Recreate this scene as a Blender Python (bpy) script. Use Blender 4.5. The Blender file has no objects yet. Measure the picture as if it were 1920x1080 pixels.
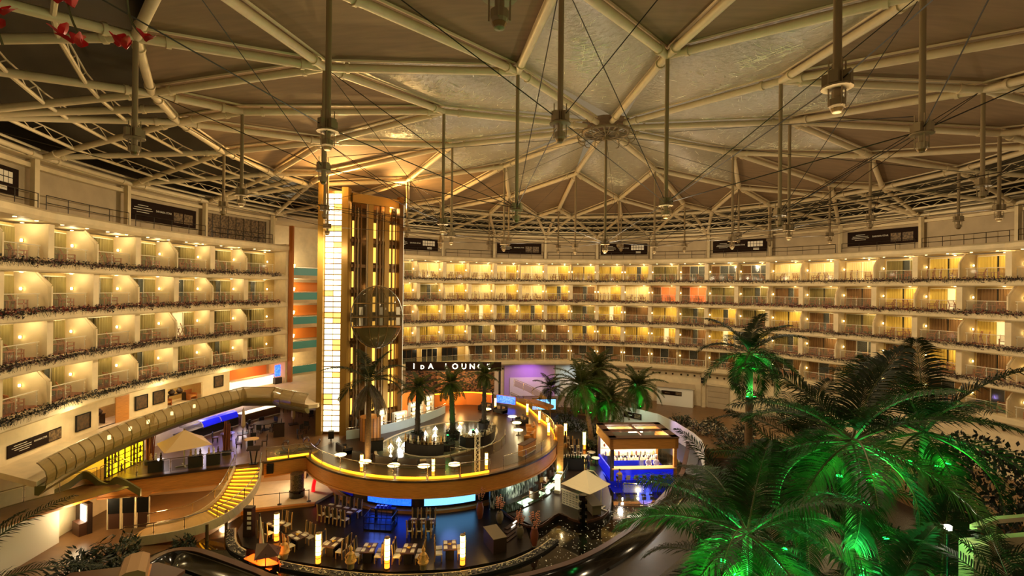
import bpy, math, random
from mathutils import Vector, Matrix, Euler
PI = math.pi
sc = bpy.context.scene
COL = sc.collection
# ------------------------------------------------------------ camera, world, exposure
EYE = Vector((0.0, 0.0, 18.0))
cam_d = bpy.data.cameras.new('camera')
cam_d.sensor_width = 36.0
cam_d.lens = 906.3 / 1920.0 * 36.0
cam_d.clip_start = 0.05
cam_d.clip_end = 400.0
cam = bpy.data.objects.new('camera', cam_d)
COL.objects.link(cam)
cam.matrix_world = Matrix.Translation(EYE) @ Matrix.Rotation(PI / 2 + 0.0022, 4, 'X') @ Matrix.Rotation(0.011, 4, 'Z')
sc.camera = cam
w = bpy.data.worlds.new('ambient_fill')  # dim warm ambient fill added to brighten the hall
sc.world = w
w.use_nodes = True
w.node_tree.nodes['Background'].inputs[0].default_value = (1.0, 0.72, 0.38, 1)
w.node_tree.nodes['Background'].inputs[1].default_value = 0.10
vs = sc.view_settings
vs.view_transform = 'Standard'
vs.look = 'None'
vs.gamma = 1.0
vs.use_curve_mapping = False
vs.exposure = 1.25
WARM = (1.0, 0.82, 0.46)
AMBER = (1.0, 0.50, 0.14)
COOL = (0.75, 0.82, 1.0)

def lamp(kind, loc, power, color=WARM, size=0.12, aim=None, angle=None, blend=0.6, parent=None, name='lamp_light'):
    d = bpy.data.lights.new(name, kind)
    d.energy = power
    d.color = color
    if kind == 'AREA':
        d.shape = 'DISK'; d.size = size
    else:
        d.shadow_soft_size = size
    if kind == 'SPOT':
        d.spot_size = angle or 1.6; d.spot_blend = blend
    o = bpy.data.objects.new(name, d)
    COL.objects.link(o)
    o.location = loc
    if aim is not None:
        v = Vector(aim) - Vector(loc)
        o.rotation_euler = v.to_track_quat('-Z', 'Y').to_euler()
    if parent is not None:
        o.parent = parent
    return o

# lights at the strut lanterns, strong enough for general fill, plus added wall floods
CX, CY, RAD = 7.35, 38.41, 38.56
ROOF_LAMP_POWER = 230.0
FLOOD_POWER = 330.0
ROOF_COL = (1.0, .77, .47)
WALL_FILL = 1500.0
UPLIGHT_POWER = 420.0
BAY_POWER = 21.0

# ------------------------------------------------------------ materials
def lin(c):
    return tuple((x / 12.92 if x <= 0.04045 else ((x + 0.055) / 1.055) ** 2.4) for x in c)

MATS = {}
def mat(name, col, rough=0.6, metal=0.0, emit=0.0, ecol=None, noise=0.0, nscale=6.0, stretch=None, bump=0.0, alpha=1.0, trans=0.0, spec=0.5, col2=None, coat=0.0, thr=(0.35, 0.65), film_coat=0.0):
    m = bpy.data.materials.new(name)
    MATS[name] = m
    m.use_nodes = True
    nt = m.node_tree
    b = nt.nodes['Principled BSDF']
    c = lin(col) + (1,)
    b.inputs['Base Color'].default_value = c
    b.inputs['Roughness'].default_value = rough
    b.inputs['Metallic'].default_value = metal
    b.inputs['Specular IOR Level'].default_value = spec
    b.inputs['Coat Weight'].default_value = coat
    if trans:
        b.inputs['Transmission Weight'].default_value = trans
        b.inputs['IOR'].default_value = 1.05
    if alpha < 1:
        b.inputs['Alpha'].default_value = alpha
    if emit:
        b.inputs['Emission Color'].default_value = lin(ecol or col) + (1,)
        b.inputs['Emission Strength'].default_value = emit
    if film_coat:
        b.inputs['Coat Weight'].default_value = film_coat; b.inputs['Coat Roughness'].default_value = .04
    if noise or bump or col2:
        tc = nt.nodes.new('ShaderNodeTexCoord')
        mp = nt.nodes.new('ShaderNodeMapping')
        nt.links.new(tc.outputs['Object'], mp.inputs['Vector'])
        if stretch:
            mp.inputs['Scale'].default_value = stretch
        nz = nt.nodes.new('ShaderNodeTexNoise')
        nz.inputs['Scale'].default_value = nscale
        nz.inputs['Detail'].default_value = 6
        nt.links.new(mp.outputs['Vector'], nz.inputs['Vector'])
        if noise or col2:
            rp = nt.nodes.new('ShaderNodeValToRGB')
            rp.color_ramp.elements[0].position = thr[0]
            rp.color_ramp.elements[1].position = thr[1]
            if col2:
                rp.color_ramp.elements[0].color = c
                rp.color_ramp.elements[1].color = lin(col2) + (1,)
            else:
                rp.color_ramp.elements[0].color = tuple(x * (1 - noise) for x in c[:3]) + (1,)
                rp.color_ramp.elements[1].color = tuple(min(1, x * (1 + noise)) for x in c[:3]) + (1,)
            nt.links.new(nz.outputs['Fac'], rp.inputs['Fac'])
            nt.links.new(rp.outputs['Color'], b.inputs['Base Color'])
        if bump:
            bp = nt.nodes.new('ShaderNodeBump')
            bp.inputs['Strength'].default_value = bump
            bp.inputs['Distance'].default_value = 0.09 if film_coat else 0.05
            nt.links.new(nz.outputs['Fac'], bp.inputs['Height'])
            nt.links.new(bp.outputs['Normal'], b.inputs['Normal'])
            if film_coat: nt.links.new(bp.outputs['Normal'], b.inputs['Coat Normal'])
    return m

def glass_mat(name, col, alpha=0.25, rough=0.05, spec=0.5):
    return mat(name, col, rough=rough, alpha=alpha, spec=spec)

M = lambda n: MATS[n]
mat('cream_plaster', (0.86, 0.78, 0.62), 0.7, noise=0.06, nscale=1.5)
mat('cream_slab', (0.80, 0.72, 0.56), 0.65, noise=0.08, nscale=1.2)
mat('grey_panel', (0.66, 0.58, 0.45), 0.75, noise=0.08, nscale=0.8, bump=0.15)
mat('ochre_wall', (0.78, 0.66, 0.40), 0.7, noise=0.06)
mat('balcony_floor', (0.50, 0.26, 0.12), 0.5, noise=0.2, nscale=5)
mat('curtain_olive', (0.50, 0.44, 0.24), 0.85)
mat('curtain_gold', (0.86, 0.74, 0.34), 0.85)
mat('curtain_rust', (0.47, 0.34, 0.18), 0.85)
mat('curtain_lit', (0.92, 0.84, 0.58), 0.8, emit=0.10, ecol=(1, 0.84, 0.48))
mat('lit_room', (0.95, 0.90, 0.74), 0.8, emit=0.42, ecol=(1, 0.90, 0.64))
mat('orange_room', (0.9, 0.42, 0.14), 0.8, emit=0.35, ecol=(1, 0.45, 0.15))
mat('dark_room', (0.10, 0.08, 0.06), 0.5)
mat('white_frame', (0.88, 0.84, 0.74), 0.4)
mat('chrome', (0.78, 0.76, 0.72), 0.22, metal=1.0)
mat('rail_metal', (0.84, 0.80, 0.70), 0.35)
mat('orange_lit_column', (0.74, 0.44, 0.15), 0.5)  # orange light on the pillar put into its base colour
mat('bronze', (0.50, 0.40, 0.24), 0.35, metal=0.8)
glass_mat('clear_glass', (0.78, 0.78, 0.68), 0.07)
glass_mat('window_glass', (0.6, 0.6, 0.5), 0.12)
mat('wood_chair', (0.62, 0.36, 0.16), 0.5, noise=0.25, nscale=9, stretch=(1, 1, 6))
mat('chair_cloth', (0.78, 0.66, 0.46), 0.8)
mat('lamp_bulb', (1.0, 0.90, 0.62), 0.5, emit=5.0, ecol=(1, 0.88, 0.58))
mat('down_bulb', (1.0, 0.92, 0.7), 0.5, emit=5.0, ecol=(1, 0.90, 0.62))
mat('leaf_dark', (0.10, 0.09, 0.045), 0.6, noise=0.5, nscale=30)
mat('leaf_pink', (0.38, 0.20, 0.20), 0.6, noise=0.3, nscale=30)
mat('leaf_red', (0.50, 0.09, 0.06), 0.6)
mat('leaf_pale', (0.42, 0.35, 0.30), 0.6)
mat('steel_cream', (0.84, 0.76, 0.60), 0.45, noise=0.05, nscale=2)
mat('steel_dark', (0.58, 0.50, 0.37), 0.55, metal=0.1)
mat('cable_dark', (0.15, 0.12, 0.08), 0.5)
mat('fabric_tan', (0.52, 0.42, 0.30), 0.8, noise=0.10, nscale=1.4, stretch=(0.35, 2.2, 1), bump=0.12)
mat('roof_dark', (0.13, 0.11, 0.08), 0.35, noise=0.3, nscale=0.4)
mat('banner_brown', (0.13, 0.075, 0.04), 0.85, spec=.15)
mat('print_white', (0.86, 0.82, 0.74), 0.6)
mat('print_tan', (0.50, 0.40, 0.26), 0.6, col2=(0.2, 0.14, 0.09), nscale=5)
mat('railing_dark', (0.22, 0.18, 0.13), 0.45, metal=0.4)

# ------------------------------------------------------------ mesh builder
class MB:
    def __init__(s):
        s.v = []; s.f = []; s.m = []
    def add(s, vs, fs, mi=0):
        b = len(s.v)
        s.v.extend([tuple(x) for x in vs])
        for f in fs:
            s.f.append([b + i for i in f]); s.m.append(mi)
        return s
    def box(s, c, d, rz=0.0, mi=0, taper=1.0):
        cx, cy, cz = c; dx, dy, dz = d[0] / 2, d[1] / 2, d[2] / 2
        cr, sr = math.cos(rz), math.sin(rz)
        vs = []
        for z in (-1, 1):
            k = taper if z > 0 else 1.0
            for x, y in ((-1, -1), (1, -1), (1, 1), (-1, 1)):
                px, py = x * dx * k, y * dy * k
                vs.append((cx + px * cr - py * sr, cy + px * sr + py * cr, cz + z * dz))
        return s.add(vs, [(0, 3, 2, 1), (4, 5, 6, 7), (0, 1, 5, 4), (1, 2, 6, 5), (2, 3, 7, 6), (3, 0, 4, 7)], mi)
    def bar(s, p, q, wd, th, mi=0, up=(0, 0, 1)):
        p, q = Vector(p), Vector(q)
        d = (q - p)
        if d.length < 1e-6: return s
        d.normalize()
        a = d.cross(Vector(up))
        if a.length < 1e-4: a = d.cross(Vector((1, 0, 0)))
        a.normalize(); b = a.cross(d)
        a *= wd / 2; b *= th / 2
        vs = []
        for c in (p, q):
            vs += [c - a - b, c + a - b, c + a + b, c - a + b]
        return s.add(vs, [(0, 3, 2, 1), (4, 5, 6, 7), (0, 1, 5, 4), (1, 2, 6, 5), (2, 3, 7, 6), (3, 0, 4, 7)], mi)
    def tube(s, p, q, r, n=8, mi=0, r2=None, cap=True):
        p, q = Vector(p), Vector(q)
        d = q - p
        if d.length < 1e-6: return s
        d.normalize()
        a = d.cross(Vector((0, 0, 1)))
        if a.length < 1e-3: a = Vector((1, 0, 0))
        a.normalize(); b = d.cross(a)
        r2 = r if r2 is None else r2
        vs = []
        for c, rr in ((p, r), (q, r2)):
            for i in range(n):
                t = 2 * PI * i / n
                vs.append(c + a * (rr * math.cos(t)) + b * (rr * math.sin(t)))
        fs = [(i, (i + 1) % n, n + (i + 1) % n, n + i) for i in range(n)]
        if cap: fs += [tuple(range(n))[::-1], tuple(range(n, 2 * n))]
        return s.add(vs, fs, mi)
    def path(s, pts, r, n=6, mi=0, radii=None, closed=False):
        pts = [Vector(p) for p in pts]
        k = len(pts); vs = []
        for i, p in enumerate(pts):
            if closed:
                d = pts[(i + 1) % k] - pts[i - 1]
            else:
                d = pts[min(i + 1, k - 1)] - pts[max(i - 1, 0)]
            if d.length < 1e-9: d = Vector((0, 0, 1))
            d.normalize()
            a = d.cross(Vector((0, 0, 1)))
            if a.length < 1e-3: a = d.cross(Vector((0, 1, 0)))
            a.normalize(); b = d.cross(a)
            rr = radii[i] if radii else r
            for j in range(n):
                t = 2 * PI * j / n
                vs.append(p + a * (rr * math.cos(t)) + b * (rr * math.sin(t)))
        fs = []
        for i in range(k if closed else k - 1):
            i2 = (i + 1) % k
            for j in range(n):
                j2 = (j + 1) % n
                fs.append((i * n + j, i * n + j2, i2 * n + j2, i2 * n + j))
        if not closed:
            fs += [tuple(range(n))[::-1], tuple(range((k - 1) * n, k * n))]
        return s.add(vs, fs, mi)
    def lathe(s, prof, n=16, c=(0, 0, 0), mi=0):
        vs = []; fs = []
        for r, z in prof:
            for j in range(n):
                t = 2 * PI * j / n
                vs.append((c[0] + r * math.cos(t), c[1] + r * math.sin(t), c[2] + z))
        for i in range(len(prof) - 1):
            for j in range(n):
                j2 = (j + 1) % n
                fs.append((i * n + j, i * n + j2, (i + 1) * n + j2, (i + 1) * n + j))
        if prof[0][0] > 1e-5: fs.append(tuple(range(n))[::-1])
        if prof[-1][0] > 1e-5: fs.append(tuple(range((len(prof) - 1) * n, len(prof) * n)))
        return s.add(vs, fs, mi)
    def prism(s, poly, z0, z1, mi=0):
        n = len(poly)
        vs = [(x, y, z0) for x, y in poly] + [(x, y, z1) for x, y in poly]
        fs = [tuple(range(n))[::-1], tuple(range(n, 2 * n))] + [(i, (i + 1) % n, n + (i + 1) % n, n + i) for i in range(n)]
        return s.add(vs, fs, mi)
    def extrude(s, poly, off, mi=0):
        n = len(poly); o = Vector(off)
        vs = [Vector(p) for p in poly] + [Vector(p) + o for p in poly]
        fs = [tuple(range(n))[::-1], tuple(range(n, 2 * n))] + [(i, (i + 1) % n, n + (i + 1) % n, n + i) for i in range(n)]
        return s.add(vs, fs, mi)
    def sweep(s, pts2, prof, mi=0, closed=False, caps=True):
        """prof (offset to the right of travel, z) swept along plan points (x, y) or (x, y, z)"""
        k = len(pts2); n = len(prof); vs = []
        for i in range(k):
            if closed:
                a, b = pts2[i - 1], pts2[(i + 1) % k]
            else:
                a, b = pts2[max(i - 1, 0)], pts2[min(i + 1, k - 1)]
            d = Vector((b[0] - a[0], b[1] - a[1])); d.normalize()
            nx, ny = d.y, -d.x
            z0 = pts2[i][2] if len(pts2[i]) > 2 else 0.0
            for o, z in prof:
                vs.append((pts2[i][0] + nx * o, pts2[i][1] + ny * o, z0 + z))
        fs = []
        for i in range(k if closed else k - 1):
            i2 = (i + 1) % k
            for j in range(n):
                j2 = (j + 1) % n
                fs.append((i * n + j, i2 * n + j, i2 * n + j2, i * n + j2))
        if caps and not closed:
            fs += [tuple(range(n)), tuple(range((k - 1) * n, k * n))[::-1]]
        return s.add(vs, fs, mi)
    def mesh(s, name, mats):
        me = bpy.data.meshes.new(name)
        me.from_pydata(s.v, [], s.f)
        for m in mats: me.materials.append(m)
        if len(mats) > 1: me.polygons.foreach_set('material_index', s.m)
        return me
    def build(s, name, mats, parent=None, smooth=False, loc=None, rz=None):
        if not isinstance(mats, (list, tuple)): mats = [mats]
        me = s.mesh(name, [M(x) if isinstance(x, str) else x for x in mats])
        if smooth:
            me.polygons.foreach_set('use_smooth', [True] * len(me.polygons))
            try: me.set_sharp_from_angle(angle=0.7)
            except Exception: pass
        me.update()
        return link(name, me, parent, loc, rz)

def link(name, me, parent=None, loc=None, rz=None):
    o = bpy.data.objects.new(name, me)
    COL.objects.link(o)
    if parent is not None: o.parent = parent
    if loc is not None: o.location = loc
    if rz is not None: o.rotation_euler = (0, 0, rz)
    return o

def tag(o, label, cat, group=None):
    o['label'] = label; o['category'] = cat
    if group: o['group'] = group
    return o
def thing(name, label, cat, loc=(0, 0, 0), rz=0.0, group=None):
    o = bpy.data.objects.new(name, None)
    COL.objects.link(o)
    o.location = loc; o.rotation_euler = (0, 0, rz)
    o.empty_display_size = 0.1
    return tag(o, label, cat, group)
def struct(o):
    o['kind'] = 'structure'
    return o
def stuff(o):
    o['kind'] = 'stuff'
    return o
def kids(o):
    return KIDS.get(o.name) or [c for c in o.children]
KIDS = {}
def freeze(o):
    """remember a prototype's children so that copies need no scan of the scene"""
    KIDS[o.name] = list(o.children)
    for c in KIDS[o.name]: freeze(c)
    return o
def dup(o, loc, rz=0.0, label=None, group=None, scale=None, parent=None):
    c = o.copy(); COL.objects.link(c)
    if parent is not None:
        c.parent = parent
    else:
        c.location = loc; c.rotation_euler = (0, 0, rz)
        if scale: c.scale = (scale,) * 3
        if label: c['label'] = label
        if group: c['group'] = group
    for ch in KIDS.get(o.name, ()):
        dup(ch, None, parent=c)
    return c
class Kit:
    """first placement uses the prototype itself, later ones are copies"""
    def __init__(s, proto): s.p = freeze(proto); s.used = False
    def put(s, loc, rz=0.0, label=None, group=None, scale=None):
        if not s.used:
            s.used = True
            o = s.p
            o.location = loc; o.rotation_euler = (0, 0, rz)
            if scale: o.scale = (scale,) * 3
            if label: o['label'] = label
            if group: o['group'] = group
            return o
        return dup(s.p, loc, rz, label, group, scale)
def rad(d): return d * PI / 180.0
def P(r, th, z=0.0):
    t = rad(th)
    return Vector((CX + r * math.sin(t), CY + r * math.cos(t), z))
def arc(r, t0, t1, n, z=None, c=(CX, CY)):
    out = []
    for i in range(n + 1):
        t = rad(t0 + (t1 - t0) * i / n)
        p = (c[0] + r * math.sin(t), c[1] + r * math.cos(t))
        out.append(p if z is None else p + (z,))
    return out
ORD = 'zeroth first second third fourth fifth sixth seventh eighth ninth tenth eleventh twelfth thirteenth fourteenth fifteenth sixteenth seventeenth eighteenth nineteenth twentieth twenty-first twenty-second twenty-third twenty-fourth twenty-fifth twenty-sixth twenty-seventh twenty-eighth twenty-ninth thirtieth'.split()
# ------------------------------------------------------------ hall shell
SOF = {'A': 18.78, 'B': 15.58, 'C': 12.38, 'D': 9.18, 'E': 5.98}
TOPS = 22.10
FL = {k: v + 0.72 for k, v in SOF.items()}
FNAME = {'A': 'top', 'B': 'second', 'C': 'third', 'D': 'fourth', 'E': 'lowest'}
TH0 = -2.93
LEFT = (-117.0, -61.4)
RIGHT = (-44.9, 95.0)
GZ, FZ, EZ = 0.0, 3.5, 6.7

def wave(th):
    u = ((th - TH0) / 12.0) % 1.0
    return 0.42 * math.sin(PI * u ** 0.75)
def wave6(th, k):
    u = ((th - TH0 + 6 * k) / 12.0) % 1.0
    return 0.20 * math.sin(PI * u ** 0.75)

def ring_band(name, prof, t0, t1, step, m, wv=None, wn=2, base=RAD):
    """profile (r, z) revolved about the hall's axis; the first wn points follow the scalloped edge"""
    n = max(2, int(abs(t1 - t0) / step))
    b = MB(); k = len(prof)
    for i in range(n + 1):
        th = t0 + (t1 - t0) * i / n
        o = wv(th) if wv else 0.0
        for j, (r, z) in enumerate(prof):
            b.v.append(tuple(P(r - (o if j < wn else 0.0), th, z)))
    for i in range(n):
        for j in range(k):
            j2 = (j + 1) % k
            b.f.append([i * k + j, i * k + j2, (i + 1) * k + j2, (i + 1) * k + j]); b.m.append(0)
    b.f.append(list(range(k))); b.m.append(0)
    b.f.append(list(range(n * k, n * k + k))[::-1]); b.m.append(0)
    return struct(b.build(name, m))

for k, (side, (t0, t1)) in enumerate((('left', LEFT), ('right', RIGHT))):
    for q, fl in enumerate('ABCD'):
        s = SOF[fl]
        prof = [(38.56, s), (38.48, s + .10), (38.52, s + .32), (38.64, s + .55), (38.80, s + .60), (38.85, s + .42), (39.0, s + .42), (39.02, s + .72), (43.4, s + .72), (43.4, s)]
        ring_band('trim_%d' % (1 + q + 4 * k), prof, t0, t1, 1.0, 'cream_slab', lambda th, q=q: wave6(th, q), 5)
        ring_band('floor_balcony', [(39.05, s + .722), (39.05, s + .745), (40.95, s + .745), (40.95, s + .722)], t0, t1, 2.0, 'balcony_floor')
        top = s + 3.2
        ring_band('wall_' + side, [(40.86, s + .72), (40.86, top), (41.1, top), (41.1, s + .72)], t0, t1, 2.0, 'ochre_wall')
    T = TOPS
    ring_band('trim_%d' % (20 + k), [(38.60, T), (38.42, T + .22), (38.42, T + .60), (38.62, T + .76), (38.95, T + .80), (41.9, T + .86), (41.9, T)], t0, t1, 0.5, 'cream_slab', wave, 5)
# lowest storey, curved side
s = SOF['E']
ring_band('trim_30', [(38.56, s), (38.40, s + .25), (38.46, s + .62), (38.62, s + .74), (43.4, s + .74), (43.4, s)], -44.9, 95, 1.0, 'cream_slab')
ring_band('wall_right', [(40.86, s + .72), (40.86, s + 3.2), (41.1, s + 3.2), (41.1, s + .72)], -44.9, 95, 2.0, 'ochre_wall')
ring_band('wall_right', [(39.4, -.2), (39.4, s + .02), (39.7, s + .02), (39.7, -.2)], -44.9, 95, 2.0, 'cream_plaster')
# end walls of the two wings beside the lift hall
for th, dz, nm in ((-61.0, 0.0, 'left'), (-45.2, 0.0, 'right')):
    b = MB()
    a, c = P(38.7, th), P(43.6, th)
    b.bar(a + Vector((0, 0, 13.4)), c + Vector((0, 0, 13.4)), 0.55, 19.2)
    struct(b.build('wall_' + nm, 'cream_plaster'))
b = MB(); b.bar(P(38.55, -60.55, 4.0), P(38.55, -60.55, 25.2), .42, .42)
struct(b.build('trim_40', 'orange_lit_column'))

# ------------------------------------------------------------ clerestory above the cornice
for k, (t0, t1) in enumerate(((-117, -62), (-45, 95))):
    ring_band('wall_' + ('left', 'right')[k], [(40.35, 22.9), (40.35, 26.3), (40.6, 26.3), (40.6, 22.9)], t0, t1, 2.0, 'grey_panel')
    ring_band('trim_%d' % (50 + k), [(39.9, 25.75), (39.9, 26.05), (40.35, 26.05), (40.35, 25.75)], t0, t1, 2.0, 'cream_slab')
    ring_band('trim_%d' % (52 + k), [(39.5, 26.3), (39.5, 26.75), (41.6, 26.75), (41.6, 26.3)], t0, t1, 2.0, 'steel_cream')
# column, railing and banner in each 12 degree bay
def text_obj(body, size, m, parent, loc, rot, name='lettering', extrude=0.004, align='CENTER'):
    c = bpy.data.curves.new(name, 'FONT')
    c.body = body; c.size = size; c.extrude = extrude; c.align_x = align; c.align_y = 'CENTER'
    t = bpy.data.objects.new('temporary_lettering', c)
    me = bpy.data.meshes.new_from_object(t)
    bpy.data.objects.remove(t); bpy.data.curves.remove(c)
    me.materials.clear(); me.materials.append(M(m))
    o = link(name, me, parent)
    o.location = loc; o.rotation_euler = rot
    return o
def face_rot(): return (PI / 2, 0, 0)

def banner(th0, th1, style, label):
    thm = (th0 + th1) / 2
    r = 40.12
    wd = 2 * r * math.tan(rad((th1 - th0) / 2)) * 0.94
    o = thing('printed_banner', label, 'banner', P(r, thm, 24.55), -rad(thm), 'banners under the roof edge')
    b = MB(); b.box((0, 0, 0), (wd, .05, 1.75)); top = o; o = b.build('cloth', 'banner_brown', o)
    if style == 'icons':
        g = MB()
        for i in range(5):
            for j in range(2):
                g.box((wd * .18 + i * .40, -.032, .42 - j * .40), (.34, .012, .34))
        g.build('icon_print', 'print_white', o)
        g = MB(); g.box((wd * .28 + .2, -.032, -.50), (.74, .012, .28)); g.build('small_icon_print', 'print_white', o)
    else:
        for i, px in enumerate((.21, .37)):
            g = MB(); g.box((wd * px, -.032, -.12), (wd * .14, .012, .95)); g.build('photo_print', 'print_tan', o)
    g = MB()
    for i in range(4):
        L = (1.0, 1.7, 1.9, 1.2)[i]
        g.box((-wd * .30, -.032, .45 - i * .2), (L, .012, .045))
    g.build('small_print', 'print_white', o)
    text_obj('SAHARA STAR', .26, 'print_white', o, (-.05, -.034, .15), face_rot(), 'lettering')
    return top

def roof_rail(th0, th1, label):
    o = thing('roof_edge_railing', label, 'railing', P(39.3, (th0 + th1) / 2, 22.93), 0, 'railings on the cornice')
    org = o.location
    for z in (.55, 1.05):
        b = MB(); b.path([p2 for p2 in [Vector(p) - org for p in arc(39.3, th0, th1, 6, 22.93 + z)]], .03, 5); b.build('rail', 'railing_dark', o)
    for i in range(5):
        p = P(39.3, th0 + (th1 - th0) * i / 4, 22.93) - org
        b = MB(); b.tube(p, p + Vector((0, 0, 1.05)), .028, 5); b.build('post', 'railing_dark', o)
cols = [j for j in range(-9, 9)]
styles = {-9: 'icons', -7: 'photos', -3: 'icons', -1: 'photos', 1: 'icons', 3: 'icons', 5: 'photos', 7: 'icons'}
names_b = {-9: 'at the near end of the left wing', -7: 'above the middle of the left wing', -3: 'just right of the lift tower', -1: 'second to the right of the lift tower',
           1: 'third to the right of the lift tower', 3: 'fourth to the right of the lift tower', 5: 'fifth to the right of the lift tower', 7: 'at the far right of the hall'}
for j in range(-10, 9):
    th = TH0 + 12 * j
    if th < -60 and th + 12 > -62 or (-62 < th < -46): pass
    if -62 < th < -45: continue
    b = MB(); b.bar(P(39.75, th, 22.9), P(39.75, th, 26.35), .34, .34)
    struct(b.build('trim_%d' % (60 + j), 'cream_slab'))
i = 0
for j in range(-10, 8):
    a, c = TH0 + 12 * j + .5, TH0 + 12 * (j + 1) - .5
    if a < -60 < c or (-61 < a and c < -44): 
        continue
    i += 1
    if j in styles:
        banner(a, c, styles[j], 'brown banner with ' + ('white icons ' if styles[j] == 'icons' else 'two photographs ') + names_b[j])
    side = 'left wing' if th < 0 and c < -50 else 'curved side'
    roof_rail(a, c, 'dark metal railing on the cornice, %s section from the %s' % (ORD[i] if c < -50 else ORD[j + 4], 'near end of the left wing' if c < -50 else 'lift tower on the curved side'))
# meshed bay at the end of the left wing
a, c = TH0 - 72 + .5, TH0 - 60 - .8
o = thing('louvred_screen', 'dark meshed screen filling the last roof-edge bay beside the lift hall', 'screen', P(40.2, (a + c) / 2, 23.0))
b = MB()
pts = arc(40.2, a, c, 8)
for i in range(9):
    q = Vector(pts[i] + (0,)) - Vector((o.location.x, o.location.y, 0)); b.tube(q, q + Vector((0, 0, 2.5)), .03, 5)
b.build('bar', 'railing_dark', o)
b = MB(); b.sweep([(p[0] - o.location.x, p[1] - o.location.y) for p in pts], [(-.05, 0), (-.05, 2.5), (-.08, 2.5), (-.08, 0)]); b.build('panel', 'print_tan', o)

# ------------------------------------------------------------ roof
HUB = Vector((CX, CY, 30.85))
def N1(k): return P(13.1, TH0 + 36 * k, 30.34)
def N2(k): return P(21.9, TH0 + 36 * k + 18, 29.2)
def N3(k): return P(25.5, TH0 + 36 * k, 28.57)
def N4(k, q): return P(29.5, TH0 + 36 * k + (-4.7, 4.7, 18)[q], 28.2)
def N5(j): return P(39.3, TH0 + 12 * j, 26.45)
def H1(k):
    return P(1.8, TH0 + 36 * k, 30.8)

mat('film_fold_glint', (.98, .96, .86), .35)  # folds coloured pale to stand in for streaks reflected in the film
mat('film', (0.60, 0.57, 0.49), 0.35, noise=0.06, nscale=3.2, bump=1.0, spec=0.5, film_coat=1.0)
def panel(pts, m, sag, n=6):
    """pts: 3 or 4 corners; a grid sagging by sag metres between its edges"""
    b = MB()
    if len(pts) == 4:
        A, B, C_, D = pts
        for i in range(n + 1):
            for j in range(n + 1):
                u, v = i / n, j / n
                p = A * (1 - u) * (1 - v) + B * u * (1 - v) + C_ * u * v + D * (1 - u) * v
                b.v.append(tuple(p + Vector((0, 0, -sag * 16 * u * (1 - u) * v * (1 - v)))))
        for i in range(n):
            for j in range(n):
                b.f.append([i * (n + 1) + j, (i + 1) * (n + 1) + j, (i + 1) * (n + 1) + j + 1, i * (n + 1) + j + 1]); b.m.append(0)
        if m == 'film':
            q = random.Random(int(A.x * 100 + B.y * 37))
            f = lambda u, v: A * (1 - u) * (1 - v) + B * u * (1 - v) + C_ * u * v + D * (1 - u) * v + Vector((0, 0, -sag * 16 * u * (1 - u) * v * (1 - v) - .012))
            for i in range(150):  # small raised strips, pale in place of real reflections
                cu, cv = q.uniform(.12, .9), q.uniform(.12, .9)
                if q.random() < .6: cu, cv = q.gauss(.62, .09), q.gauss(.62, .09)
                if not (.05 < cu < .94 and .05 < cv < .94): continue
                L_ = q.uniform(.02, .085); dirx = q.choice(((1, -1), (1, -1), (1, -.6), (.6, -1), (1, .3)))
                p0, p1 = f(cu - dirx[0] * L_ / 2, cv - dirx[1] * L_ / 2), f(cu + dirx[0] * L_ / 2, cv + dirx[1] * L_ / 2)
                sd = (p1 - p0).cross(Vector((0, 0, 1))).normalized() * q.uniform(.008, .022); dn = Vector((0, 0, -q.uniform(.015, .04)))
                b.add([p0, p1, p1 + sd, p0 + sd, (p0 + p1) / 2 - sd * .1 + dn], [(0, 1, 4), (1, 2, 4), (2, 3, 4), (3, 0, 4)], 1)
    else:
        A, B, C_ = pts
        idx = {}
        for i in range(n + 1):
            for j in range(n + 1 - i):
                u, v = i / n, j / n; w_ = 1 - u - v
                idx[i, j] = len(b.v)
                b.v.append(tuple(A * w_ + B * u + C_ * v + Vector((0, 0, -sag * 27 * u * v * w_))))
        for i in range(n):
            for j in range(n - i):
                b.f.append([idx[i, j], idx[i + 1, j], idx[i, j + 1]]); b.m.append(0)
                if i + j < n - 1:
                    b.f.append([idx[i + 1, j], idx[i + 1, j + 1], idx[i, j + 1]]); b.m.append(0)
    o = b.build('ceiling', [m, 'film_fold_glint'] if m == 'film' else m, smooth=True)
    return struct(o)
UPZ = Vector((0, 0, .42))
def beam(a, c, r=.21, keder=True, trim=0.0):
    b = MB()
    d = (c - a).normalized()
    a2, c2 = a + d * trim, c - d * trim
    b.tube(a2, c2, r, 10)
    if keder: b.tube(a2 + UPZ, c2 + UPZ, .085, 6)
    # bolted flange near each end
    for p, s in ((a2, 1), (c2, -1)):
        q = p + d * (s * 1.1)
        b.tube(q - d * .09, q + d * .09, r * 1.28, 10)
    return struct(b.build('roof_beam', 'steel_cream', smooth=True))
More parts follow.
